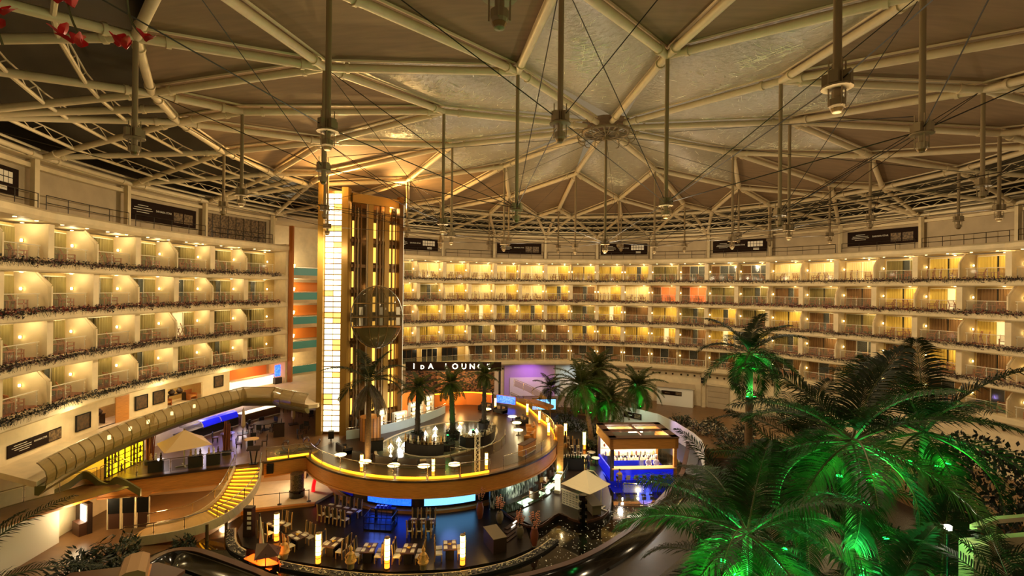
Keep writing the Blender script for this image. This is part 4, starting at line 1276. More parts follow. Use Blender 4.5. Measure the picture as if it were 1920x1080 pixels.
# a thin cream edge of the floor
struct(MB().sweep(kp, [(-.18, .10), (-.18, .18), (-.06, .18), (-.06, .10)]).build('trim_72', 'cream_slab'))
POOLP = [(x, y) for x, y in RS] + [(-21, 38), (-15, 42), (0, 46), (9, 56)]
def inside(x, y, poly):
    c = False; j = len(poly) - 1
    for i in range(len(poly)):
        if (poly[i][1] > y) != (poly[j][1] > y) and x < (poly[j][0] - poly[i][0]) * (y - poly[i][1]) / (poly[j][1] - poly[i][1]) + poly[i][0]: c = not c
        j = i
    return c
DK = [(-1.9, 42.5), (-1.4, 41.4), (-.22, 37.8), (1.89, 35.72), (3.79, 37.89), (4.88, 36.95), (5.86, 36.71), (7.24, 37.61), (8.08, 39.11), (8.58, 41.13), (8.82, 43.97), (8.94, 47.22), (8.91, 50.99), (8.75, 55.41), (8.6, 62), (3, 64), (4.7, 53), (4, 47), (1.5, 42.3)]
b = MB()
for i in range(520):
    while True:
        x, y = r_.uniform(-20, 16), r_.uniform(28.5, 50)
        if r_.random() < .5: x, y = r_.uniform(2, 11), r_.uniform(31, 40)
        if inside(x, y, POOLP) and not inside(x, y, DK): break
    s = r_.uniform(.025, .06); a = r_.uniform(0, 6.28)
    b.add([(x + s * math.cos(a + q), y + s * .7 * math.sin(a + q), .05) for q in (0, 1.57, 3.14, 4.71)], [(0, 1, 2, 3)])
stuff(b.build('petals', 'petal'))
DK = [(-1.9, 42.5), (-1.4, 41.4), (-.22, 37.8), (1.89, 35.72), (3.79, 37.89), (4.88, 36.95), (5.86, 36.71), (7.24, 37.61), (8.08, 39.11), (8.58, 41.13), (8.82, 43.97), (8.94, 47.22), (8.91, 50.99), (8.75, 55.41), (8.6, 62), (3, 64), (4.7, 53), (4, 47), (1.5, 42.3)]
slab('floor', DK, -.02, .5, 'brown_floor')
struct(MB().sweep(smooth(DK[1:10]), [(.0, .34), (.0, .52), (.08, .52), (.08, .34)]).build('trim_73', 'leather_brown'))
DZ = .5
# waterfall wall and lit channel under the right side of the round deck
struct(MB().sweep([rpt(11.2, a) for a in range(-58, 30, 4)], [(0, .1), (0, 2.36), (-.2, 2.36), (-.2, .1)]).build('wall_right', 'rock_streak'))
struct(MB().sweep([rpt(12.6, a) for a in range(-56, 10, 3)], [(-.7, DZ), (-.7, DZ + .08), (.45, DZ + .08), (.45, DZ)]).build('floor', 'greenglass'))
for i, a in enumerate((-48, -40, -30, -20, -11)):
    b = MB(); b.sweep([rpt(12.6, a + q * 2) for q in range(4)], [(-.45, DZ + .085), (-.45, DZ + .11), (.15, DZ + .11), (.15, DZ + .085)])
    tag(b.build('floor_light', 'pale_light'), 'pale glowing floor panel in the water channel, %s from the front' % ORD[i + 1], 'light', 'channel floor lights')
for a in (-44, -28, -12): lamp('POINT', rpt(12.3, a, DZ + .5), 26, (.85, 1, .8), .2)
balustrade('curved chrome handrail beside the lit water channel', [rpt(13.2, a) for a in range(-50, 6, 4)], DZ, 0.95, glass='clear_glass', postgap=2.6)

# ------------------------------------------------------------ restaurant furniture
def dchair():
    o = thing('dining_chair', 'chair', 'chair')
    MB().box((0, 0, .45), (.46, .46, .07)).build('seat', 'linen', o)
    MB().box((0, .23, .90), (.24, .045, .72)).build('back_panel', 'chair_black', o)
    for s in (-.19, .19):
        b = MB(); b.bar((s, .27, 0), (s, .23, .5), .085, .06); b.bar((s, .23, .5), (s * 1.12, .30, 1.28), .085, .06); b.build('rear_post', 'chair_stile', o)
        MB().bar((s, -.20, 0), (s, -.20, .43), .06, .06).build('leg', 'chair_stile', o)
    return o
K_DC = Kit(dchair())
def dtable(wd, d, m='leather_brown'):
    o = thing('dining_table', 'table', 'table')
    MB().box((0, 0, .74), (wd, d, .06)).build('tabletop', m, o)
    for x in (-wd / 2 + .25, wd / 2 - .25): MB().box((x, 0, .36), (.16, d * .6, .71)).build('leg', 'chair_black', o)
    return o
b = MB(); b.box((0, 0, .012), (.34, .24, .012), 0, 0); b.box((.24, 0, .012), (.05, .2, .014), 0, 1)
PSET = b.mesh('place_setting', [M('linen'), M('print_white')])
cp = MB()
for i in range(9):
    a = i * .7; cp.lathe([(0, 0), (.06, .03), (.0, .09)], 5, (.10 * math.cos(a) * (i % 3) / 2, .10 * math.sin(a) * (i % 3) / 2, .03 + .02 * (i % 2)))
CENT = cp.mesh('flower_bowl', [M('flower_yellow')])
K_T4 = Kit(dtable(1.25, .9)); K_TL = Kit(dtable(2.9, 1.0)); K_TM = Kit(dtable(2.0, .85))
def put_table(kit, x, y, rz, wd, per, desc, z=None, ends=False):
    z = GZ if z is None else z
    kit.put((x, y, z), rz, 'dark dining table ' + desc)
    c, s = math.cos(rz), math.sin(rz)
    w2 = lambda u, v: (x + u * c - v * s, y + u * s + v * c)
    d = 1.0
    for i in range(per):
        u = -wd / 2 + wd * (i + .5) / per
        for sd, nm in ((-1, 'near'), (1, 'far')):
            px, py = w2(u, sd * .72)
            K_DC.put((px, py, z), rz + (PI if sd < 0 else 0), 'high-backed dining chair, %s on the %s side, table %s' % (ORD[i + 1], nm, desc), 'high-backed dining chairs')
            px, py = w2(u, sd * .28)
            tag(link('place_setting', PSET, None, (px, py, z + .77), rz), 'white napkin setting, %s on %s side, table %s' % (ORD[i + 1], nm, desc), 'place setting', 'table settings')
    px, py = w2(0, 0)
    if per < 3: tag(link('flower_bowl', CENT, None, (px, py, z + .77), rz), 'small yellow flower arrangement on table ' + desc, 'flowers', 'table flowers')
put_table(K_TL, -13.1, 37.35, -.36, 2.9, 4, 'under the left of the round lounge')
put_table(K_TM, -6.45, 35.5, 0, 2.0, 3, 'before the pale aquarium')
put_table(K_T4, -16.9, 34.9, -.5, 1.25, 2, 'behind the sailing boat display')
put_table(K_T4, -14.55, 33.25, -.6, 1.25, 2, 'beside the first restaurant lantern')
put_table(K_T4, -11.75, 32.4, PI / 2 - .25, 1.25, 2, 'beside the second restaurant lantern')
put_table(K_T4, -9.2, 31.75, PI / 2, 1.25, 2, 'left of the third restaurant lantern')
put_table(K_T4, -6.55, 31.7, PI / 2, 1.25, 2, 'right of the third restaurant lantern')
put_table(K_T4, -3.95, 32.2, PI / 2 + .15, 1.25, 2, 'beside the fourth restaurant lantern')
def lantern_proto(h, r):
    o = thing('standing_lantern', 'lantern', 'lantern')
    MB().lathe([(r * 1.15, 0), (r * 1.15, .05), (r, .07)], 12).build('base', 'bronze', o)
    MB().lathe([(r * .96, .07), (r * .96, h * .3)], 12).build('lower_shade', 'lantern_base_glow', o)
    MB().lathe([(r * .96, h * .3), (r * .96, h)], 12).build('shade', 'lantern_glow', o)
    b = MB()
    for i in range(6): b.lathe([(r, h * i / 5 - .015), (r * 1.03, h * i / 5), (r, h * i / 5 + .015)], 12)
    b.build('hoop', 'bronze', o)
    MB().lathe([(r * 1.02, h), (r * 1.02, h + .04), (0, h + .06)], 12).build('cap', 'bronze', o)
    return o
KL = Kit(lantern_proto(1.95, .17)); KS = Kit(lantern_proto(1.35, .12))
def lantern(kit, x, y, z, label, group, pw):
    kit.put((x, y, z), 0, label, group)
    lamp('POINT', (x, y, z + 1.0 + (.5 if kit is KL else 0)), pw, AMBER, .22)
for i, (x, y) in enumerate(((-16.3, 33.9), (-12.3, 31.2), (-7.75, 30.75), (-3.0, 31.2))):
    lantern(KL, x, y, GZ, 'tall glowing paper lantern at the restaurant edge, %s from the left' % ORD[i + 1], 'restaurant lanterns', 55)
for i, (a, rr_) in enumerate(((248, 11.2), (278, 11.3), (300, 11.2), (357, 11.3), (20, 11.3), (37, 11.8), (60, 11.3), (88, 10.9))):
    x, y = rpt(rr_, a)
    lantern(KS, x, y, FZ, 'short glowing lantern along the round lounge rim, %s counting from the front left' % ORD[i + 1], 'lounge lanterns', 40)
for i, (x, y) in enumerate(((6.4, 56.3), (8.1, 53.0), (4.5, 58.9))):
    lantern(KL, x, y, DZ, 'tall glowing lantern among the garden tables, %s' % ('behind the round tables', 'nearest the kiosk', 'farthest back')[i], 'garden lanterns', 45)
def statue(x, y, z, label, s=1.0):
    o = thing('seated_statue', label, 'statue', (x, y, z))
    MB().lathe([(.22 * s, 0), (.22 * s, .28 * s), (.17 * s, .36 * s)], 12).build('pedestal', 'pot_stone', o)
    b = MB(); b.lathe([(.30 * s, .36 * s), (.36 * s, .46 * s), (.28 * s, .58 * s), (.19 * s, .80 * s), (.21 * s, .95 * s), (.08 * s, 1.06 * s), (.07 * s, 1.10 * s), (.12 * s, 1.18 * s), (.12 * s, 1.28 * s), (.06 * s, 1.36 * s), (.04 * s, 1.42 * s), (0, 1.45 * s)], 14)
    b.build('body', 'stone_statue', o, smooth=True)
    for sx in (-1, 1):
        b = MB(); b.path([(sx * .2 * s, 0, .92 * s), (sx * .34 * s, -.06 * s, .70 * s), (sx * .16 * s, -.26 * s, .60 * s)], .05 * s, 6); b.build('arm', 'stone_statue', o, smooth=True)
statue(-14.75, 31.75, GZ, 'sandy seated statue at the restaurant edge, between the first and second lanterns')
statue(-10.05, 30.75, GZ, 'sandy seated statue at the restaurant edge, between the second and third lanterns')
statue(-5.45, 30.75, GZ, 'sandy seated statue at the restaurant edge, between the third and fourth lanterns')
o = thing('dark_music_stand', 'dark caged platform with blue-lit gear before the deep blue aquarium', 'platform', (-9.6, 36.1, GZ), -.1)
MB().box((0, 0, .06), (2.1, 1.4, .12)).build('base', 'black_metal', o)
for x0, y0, x1, y1 in ((-1.05, -.7, 1.05, -.7), (-1.05, .7, 1.05, .7), (-1.05, -.7, -1.05, .7), (1.05, -.7, 1.05, .7)):
    b = MB()
    for z in (.55, 1.0): b.tube((x0, y0, z), (x1, y1, z), .03, 5)
    for i in range(6): 
        t = i / 5; b.tube((x0 + (x1 - x0) * t, y0 + (y1 - y0) * t, .12), (x0 + (x1 - x0) * t, y0 + (y1 - y0) * t, 1.0), .02, 4)
    b.build('rail', 'black_metal', o)
MB().box((0, .9, .95), (1.6, .5, .08)).build('shelf', 'wood_dark', o)
for x in (-.7, .7): MB().box((x, .9, .45), (.08, .4, .92)).build('leg', 'black_metal', o)
for i in range(4): tag(MB().box((0, 0, .1), (.22, .2, .2)).build('mixing_box', 'blue_gloss', None, False, (-10.05 + i * .3, 37.03 - .03 * i, GZ + .99)), 'small blue-lit box on the dark music stand shelf, %s from the left' % ORD[i + 1], 'box', 'music boxes')
o = thing('sign_pillar', 'dark timber pillar with small white signs beside the pool', 'pillar', (-18.6, 34.6, .03))
MB().box((0, 0, 1.1), (.62, .5, 2.2)).build('body', 'wood_dark', o)
for i, z in enumerate((1.85, 1.5, 1.15, .8)): MB().box((.12, -.26, z), (.28, .02, .2)).build('sign_plate', 'print_white', o)
# sailing boat display with an orange glow
o = thing('boat_display', 'wooden boat display with cream sail, dark canopy and orange glow', 'boat', (-15.8, 31.0, .03), -.5)
b = MB(); n = 10
for i in range(n + 1):
    t = -1 + 2 * i / n; wd = .62 * (1 - abs(t) ** 2.2) + .02; zz = .18 * t * t
    b.v += [(t * 1.7, -wd, .5 + zz), (t * 1.7, -wd * .55, .02 + zz), (t * 1.7, wd * .55, .02 + zz), (t * 1.7, wd, .5 + zz)]
for i in range(n):
    for k in range(3): b.f.append([4 * i + k, 4 * i + k + 1, 4 * i + 5 + k, 4 * i + 4 + k]); b.m.append(0)
b.build('hull', 'wood_dark', o, smooth=True)
MB().box((0, 0, .36), (2.6, .8, .04)).build('glowing_deck', 'orange_glow', o)
b = MB(); b.extrude([(-.9, .35, .6), (-.75, .3, 2.9), (.1, .1, .7)], (.03, .05, 0)); b.build('sail', 'parasol_cream', o)
MB().tube((-.8, .33, .4), (-.78, .32, 3.1), .04, 6).build('mast', 'wood_dark', o)
b = MB(); b.add([(-.6, 0, 1.35), (.55, -.95, 1.0), (1.6, 0, 1.15), (.55, .95, 1.0), (.55, 0, 1.65)], [(0, 1, 4), (1, 2, 4), (2, 3, 4), (3, 0, 4)]); b.build('canopy', 'leather_brown', o)
for x, y in ((-.2, -.25), (.9, -.4), (.9, .4), (-.2, .25)): MB().tube((x, y, .36), (x, y, 1.25), .03, 5).build('canopy_post', 'wood_dark', o)
lamp('POINT', (-15.6, 30.9, .85), 26, (1, .36, .08), .15)
# plinth, vases
o = thing('plinth', 'dark bronze rectangular plinth on the restaurant floor near the steps', 'plinth', (-1.0, 33.5, GZ), .42)
MB().box((0, 0, .5), (.95, 1.9, 1.0)).build('body', 'wood_dark', o); MB().box((0, 0, 1.02), (.99, 1.94, .04)).build('top', 'pot_stone', o)
def vase(x, y, z, label, pot_m, fl, h):
    o = thing('flower_vase', label, 'vase', (x, y, z))
    MB().lathe([(.16, 0), (.26, h * .35), (.30, h * .7), (.20, h), (.22, h + .04)], 14).build('pot', pot_m, o, smooth=True)
    q = random.Random(int(x * 10)); b = MB()
    for i in range(26):
        a = q.uniform(0, 6.28); r1 = q.uniform(.1, .42); hh = h + q.uniform(.5, 1.25)
        b.path([(0, 0, h), (.4 * r1 * math.cos(a), .4 * r1 * math.sin(a), (h + hh) / 2), (r1 * math.cos(a), r1 * math.sin(a), hh)], .012, 3, 0)
        for k in range(3):
            b.lathe([(0, -.05), (.055, 0), (0, .05)], 5, (r1 * math.cos(a) * (1 - .15 * k), r1 * math.sin(a) * (1 - .15 * k), hh - k * .14), 1)
    b.build('flower_stems', ['moss_green', fl], o)
vase(-2.3, 37.6, GZ, 'tall brown vase of dry stems by the blue niche', 'pot_terracotta', 'flower_pink', 1.2)
vase(-.75, 36.9, GZ, 'pale stone vase with pink blossoms at the top of the lit steps', 'pot_stone', 'flower_pink', .8)
vase(.75, 34.7, GZ, 'pale stone vase with pink blossoms at the foot of the lit steps', 'pot_stone', 'flower_pink', .75)
vase(1.75, 33.75, GZ, 'tall terracotta vase of orange blossoms beside the pool corner', 'pot_terracotta', 'flower_pink', 1.15)
for i in range(4):
    s_ = struct(MB().box((0, 0, 0), (2.2, .3, .09)).build('floor_step', 'wood_dark', None, False, (.35 - .0 * i, 35.0 + .42 * i, .2 + .085 * i), 1.0))
    l_ = MB().box((0, 0, 0), (.5, .04, .05)).build('step_light', 'white_lit', None, False, (.05 + .12 * i, 35.0 + .44 * i, .27 + .085 * i), 1.0)
    tag(l_, 'small white step light on the dark steps, %s from the bottom' % ORD[i + 1], 'light', 'step lights')

# ------------------------------------------------------------ raised deck furniture
def parasol(label, x, y, z, s, h, m, base_off):
    o = thing('parasol', label, 'parasol', (x, y, z))
    b = MB(); n = 6; R_ = s
    corners = [(R_, 0), (0, R_), (-R_, 0), (0, -R_)]
    apex = (0, 0, h + .95)
    for q in range(4):
        c0, c1 = corners[q], corners[(q + 1) % 4]
        base = len(b.v)
        for i in range(n + 1):
            t = i / n
            for j in range(n + 1):
                u = j / n
                ex, ey = c0[0] * (1 - u) + c1[0] * u, c0[1] * (1 - u) + c1[1] * u
                dip = .10 * math.sin(PI * u) * t
                b.v.append((ex * t, ey * t, h + 1.15 * (1 - t) ** 1.15 - dip * .3 + .0))
        for i in range(n):
            for j in range(n):
                a = base + i * (n + 1) + j
                b.f.append([a, a + n + 1, a + n + 2, a + 1]); b.m.append(0)
    b.build('canopy', m, o)
    for c in corners:
        MB().path([(0, 0, h + 1.1), (c[0] * .5, c[1] * .5, h + .47), (c[0] * .98, c[1] * .98, h - .03)], .022, 5).build('rib', 'bronze', o)
    bx, by = base_off
    MB().tube((bx, by, 0), (bx, by, h + .35), .05, 8).build('pole', 'white_frame', o)
    if bx or by: MB().path([(bx, by, h + .3), (bx * .5, by * .5, h + 1.0), (0, 0, h + 1.1)], .035, 6).build('arm', 'white_frame', o)
    b = MB()
    for a in (.8, .8 + PI / 2): b.bar((bx - .6 * math.cos(a), by - .6 * math.sin(a), .04), (bx + .6 * math.cos(a), by + .6 * math.sin(a), .04), .09, .07)
    b.build('cross_base', 'white_frame', o)
    MB().lathe([(.09, h + 1.12), (.09, h + 1.2), (0, h + 1.26)], 8).build('finial', 'bronze', o)
    return o
parasol('large white square parasol over the console beside the pool', 6.05, 38.55, DZ, 2.0, 2.05, 'parasol_cream', (1.25, .1))
lamp('SPOT', (6.2, 36.6, 9.2), 190, (1, .80, .5), .3, aim=(6.1, 38.5, 2.5), angle=.62, name='parasol_spotlight')
parasol('beige square parasol on the buffet terrace', -26.2, 38.9, FZ, 2.25, 1.75, 'parasol_beige', (0, 0))
o = thing('console_table', 'pale slant-topped console under the white parasol', 'table', (6.55, 38.3, DZ), .25)
b = MB(); b.extrude([(-.45, -.95, .78), (-.45, .95, .92), (-.45, .95, .98), (-.45, -.95, .84)], (.9, 0, 0)); b.build('tabletop', 'pot_stone', o)
b = MB(); b.box((0, 0, .45), (.74, 1.7, .72)); b.build('cabinet', 'pot_stone', o)
for x in (-.33, .33):
    for y in (-.8, .8): MB().box((x, y, .05), (.06, .06, .1)).build('leg', 'bronze', o)
o = thing('lattice_screen', 'white patterned lattice screen on the pool deck beside the parasol', 'screen', (5.0, 38.9, DZ), -.75)
b = MB()
for i in range(4): b.box((0, 0, .06 + i * .36), (2.0, .06, .07))
for i in range(7): b.box((-.95 + i * .316, 0, .58), (.07, .06, 1.1))
q = random.Random(5)
for i in range(16): b.box((-.8 + (i % 6) * .32, 0, .25 + (i // 6) * .36), (.2, .05, .12), 0, 0)
b.build('lattice', 'linen', o); MB().box((0, 0, 1.18), (2.1, .12, .08)).build('top_rail', 'linen', o)
o = thing('notched_post', 'tall black notched post standing in the pool edge before the parasol', 'post', (5.5, 36.45, .035), .1)
for i in range(9): MB().box((.10 if i % 2 else -.06, 0, .14 + i * .27), (.42, .40, .265)).build('block', 'black_stone', o)
MB().box((0, 0, 2.5), (.5, .44, .08)).build('cap', 'black_stone', o)
def tub(label, x, y, z, rz, seat='leather_brown', s=1.0, cushion=None, name='tub_chair', group=None, kit=None):
    if kit: return kit.put((x, y, z), rz, label, group)
    o = thing(name, label, 'chair', (x, y, z), rz, group)
    b = MB(); b.box((0, -.02, .36 * s), (.62 * s, .6 * s, .16 * s)); b.build('seat', seat, o)
    pts = [(.38 * s * math.cos(a), .06 + .36 * s * math.sin(a)) for a in [rad(t) for t in range(-20, 205, 18)]]
    MB().sweep(pts, [(0, .18 * s), (.07, .18 * s), (.10, .80 * s), (.02, .80 * s)]).build('backrest', seat, o)
    for x_ in (-.24, .24):
        for y_ in (-.22, .22): MB().tube((x_ * s, y_ * s, 0), (x_ * s, y_ * s, .3 * s), .025, 5).build('leg', 'chair_black', o)
    if cushion: MB().box((0, .18 * s, .58 * s), (.36 * s, .12, .32 * s), .3).build('cushion', cushion, o)
    return o
tub('brown tub chair on the dark glass floor, nearest the lit steps', 2.1, 40.4, DZ, 2.2)
tub('brown tub chair on the dark glass floor, second along the water channel', 3.1, 43.6, DZ, 2.0)
tub('brown tub chair on the dark glass floor, beside the framed menu', 3.9, 45.0, DZ, 1.2)
o = thing('side_table', 'small brown side table with an easel card on the dark glass floor', 'table', (2.65, 42.3, DZ))
MB().box((0, 0, .62), (1.0, .5, .05), .4).build('tabletop', 'leather_brown', o); MB().tube((0, 0, 0), (0, 0, .6), .14, 10).build('leg', 'pot_terracotta', o); MB().box((.1, 0, .85), (.3, .04, .4), .4).build('card', 'stone_statue', o)
o = thing('menu_stand', 'white framed menu stand on the brown deck near the tub chairs', 'menu', (4.1, 41.6, DZ), -.4)
MB().box((0, 0, .75), (.5, .04, 1.0)).build('board', 'shelf_lit', o); MB().box((0, .05, .13), (.5, .35, .26)).build('base', 'linen', o)
o = thing('dark_bar_counter', 'long black host counter with glassware on the deck below the round lounge', 'counter', (5.9, 47.3, DZ), -.05)
MB().box((0, 0, .55), (2.6, .6, 1.1)).build('body', 'chair_black', o); MB().box((0, 0, 1.13), (2.7, .75, .06)).build('countertop', 'black_stone', o)
glm = MB().lathe([(.05, 0), (.02, .02), (.02, .1), (.06, .14), (.05, .26)], 7).mesh('glass', [M('linen')])
for i in range(10): tag(link('glass', glm, None, (4.8 + i * .24, 47.2 + .1 * (i % 2), DZ + 1.16)), 'small pale glass on the black host counter, %s from the left' % ORD[i + 1], 'glass', 'counter glasses')
put_table(K_T4, 7.0, 51.6, .1, 1.25, 2, 'before the nearest garden lantern', DZ)
put_table(K_T4, 6.2, 54.6, .2, 1.25, 2, 'below the palm cluster', DZ)
put_table(K_T4, 5.5, 58.0, .3, 1.25, 2, 'at the back of the garden deck', DZ)
def rtable(x, y, z, label, r=.42, glow=False, kit=None, h=.72):
    if kit: return kit.put((x, y, z), 0, label)
    o = thing('round_table', label, 'table', (x, y, z))
    MB().lathe([(0, h - .04), (r, h - .04), (r, h), (0, h)], 18).build('tabletop', 'table_glow' if glow else 'linen', o)
    MB().tube((0, 0, .03), (0, 0, h - .04), .05, 8).build('stem', 'chair_black', o)
    MB().lathe([(.25, 0), (.25, .03), (.05, .05)], 14).build('foot', 'chair_black', o)
    return o
rtable(8.4, 50.1, DZ, 'small round white table beside the kiosk, farther of two')
rtable(8.55, 48.4, DZ, 'small round white table beside the kiosk, nearer of two')
rtable(7.6, 48.9, DZ, 'round dark-rimmed table beside the host counter and kiosk', .5)

# ------------------------------------------------------------ kiosk
KX, KY, KZ = 12.25, 47.35, .05
o = thing('kiosk', 'timber-framed open kitchen kiosk with blue-lit bar front', 'kiosk', (KX, KY, KZ), .08)
MB().box((0, 0, .15), (6.6, 5.2, .3)).build('base', 'blue_gloss', o)
for x in (-3.0, 3.0):
    for y in (-2.3, 2.3): MB().box((x, y, 1.75), (.28, .28, 3.1)).build('corner_post', 'wood_fascia' if x > 0 else 'wood_dark', o)
for y in (-2.35, 2.35): MB().box((0, y, 3.75), (6.5, .3, 1.0 if y < 0 else .5)).build('fascia_beam', 'wood_fascia', o)
for x in (-3.1, 3.1): MB().box((x, 0, 3.75), (.3, 5.0, .9)).build('fascia_beam', 'wood_fascia', o)
MB().box((0, 0, 4.27), (6.5, .55, .1)).build('roof_bar', 'leather_brown', o)
for y in (-2.2, 2.2): MB().box((0, y, 4.27), (6.6, .8, .1)).build('roof_bar', 'leather_brown', o)
for x in (-2.95, 2.95): MB().box((x, 0, 4.27), (.7, 4.9, .1)).build('roof_bar', 'leather_brown', o)
MB().box((.1, 0, 4.25), (.2, 4.4, .12)).build('roof_bar', 'leather_brown', o)
for i, x in enumerate((-1.4, 1.5)):
    MB().box((x, .9, 4.18), (2.6, 1.7, .03)).build('skylight_pane', 'clear_glass', o); MB().box((x, -.95, 4.18), (2.6, 1.7, .03)).build('skylight_pane', 'clear_glass', o)
MB().box((0, -2.2, .85), (5.9, .12, 1.1)).build('bar_front', 'blue_lit', o)
MB().box((0, -2.25, 1.44), (6.1, .75, .08)).build('countertop', 'stone_statue', o)
MB().box((-3.05, 0, .8), (.12, 4.2, 1.0)).build('side_panel', 'blue_lit', o)
MB().box((0, 2.2, 1.7), (5.8, .1, 2.6)).build('back_wall', 'white_paint', o)
MB().box((0, 1.6, .85), (5.4, .8, 1.1)).build('back_counter', 'chrome', o); MB().box((0, .2, .85), (4.6, .8, 1.1)).build('work_counter', 'chrome', o)
MB().box((0, 0, 4.1), (1.4, .14, .08)).build('ceiling_lamp', 'white_lit', o)
for z in (2.0, 2.5): MB().box((0, 2.05, z), (5.4, .3, .05)).build('shelf', 'shelf_lit', o)
kl = lambda x, y, z: (KX + x * math.cos(.08) - y * math.sin(.08), KY + x * math.sin(.08) + y * math.cos(.08), KZ + z)
for x in (-1.5, 1.5): lamp('POINT', kl(x, -.2, 3.5), 300, (1, .92, .78), .2)
lamp('AREA', kl(0, -2.75, .95), 14, (.12, .18, 1), 1.5, aim=kl(0, -5, 0)); lamp('AREA', kl(-3.4, -.5, .9), 9, (.14, .2, 1), 1.5, aim=kl(-6, -.5, 0))
q = random.Random(9)
jar = {m: MB().lathe([(.07, 0), (.09, .05), (.09, .2), (.05, .25), (.05, .3)], 8).mesh('jar', [M(m)]) for m in ('linen', 'stone_statue', 'chrome', 'pot_terracotta')}
for i in range(36):
    row = i // 12; m = q.choice(list(jar))
    x = -2.5 + (i % 12) * .45
    y, z = ((2.05, 2.03), (2.05, 2.53), (1.6, 1.41))[row]
    tag(link('jar', jar[m], None, kl(x, y, z)), 'small kitchen jar on the kiosk %s, %s from the left' % (('lower shelf', 'upper shelf', 'back counter')[row], ORD[i % 12 + 1]), 'jar', 'kiosk jars')
for i in range(14):
    tag(link('jar', jar[q.choice(['linen', 'chrome'])], None, kl(-2.0 + .31 * i, .2 + .2 * (i % 2), 1.41)), 'small pot on the kiosk work counter, %s from the left' % ORD[i + 1], 'pot', 'kiosk pots')
def stool():
    o = thing('bar_stool', 'stool', 'stool')
    MB().box((0, 0, .75), (.38, .36, .07)).build('seat', 'leather_brown', o)
    MB().box((0, -.18, .98), (.38, .04, .30)).build('backrest', 'leather_brown', o)
    for x in (-.15, .15):
        for y in (-.14, .14): MB().tube((x, y, 0), (x * .9, y * .9, .72), .02, 5).build('leg', 'chair_black', o)
    return o
KST = Kit(stool())
for i in range(7):
    x, y, z = kl(-2.5 + i * .75, -3.05, -.02)
    KST.put((x, y, .04), .08, 'brown bar stool at the blue kiosk bar, %s from the left' % ORD[i + 1], 'kiosk bar stools')
slab('floor', [kl(-3.4, -4.2, 0)[:2], kl(1.0, -4.2, 0)[:2], kl(1.6, -2.5, 0)[:2], kl(-3.4, -2.5, 0)[:2]], .0, .04, 'blue_gloss')
balustrade('low chrome rail with glass between the kiosk stools and the pool', [kl(-2.6, -4.4, 0)[:2], kl(-.6, -4.6, 0)[:2], kl(.9, -4.0, 0)[:2]], .04, .9, postgap=1.6)
for i, (x, y) in enumerate(((9.7, 41.6), (11.3, 42.6), (7.4, 33.2))):
    l_ = MB().lathe([(0, 0), (.06, .03), (.05, .12), (0, .15)], 8, (x, y, .03)).build('pool_light', 'star_lit'); tag(l_, 'small bright light in the dark pool, %s' % ('left of two before the kiosk', 'right of two before the kiosk', 'near the black rim')[i], 'light', 'pool lights')
    lamp('POINT', (x, y, .4), 25, (1, .9, .7), .1)

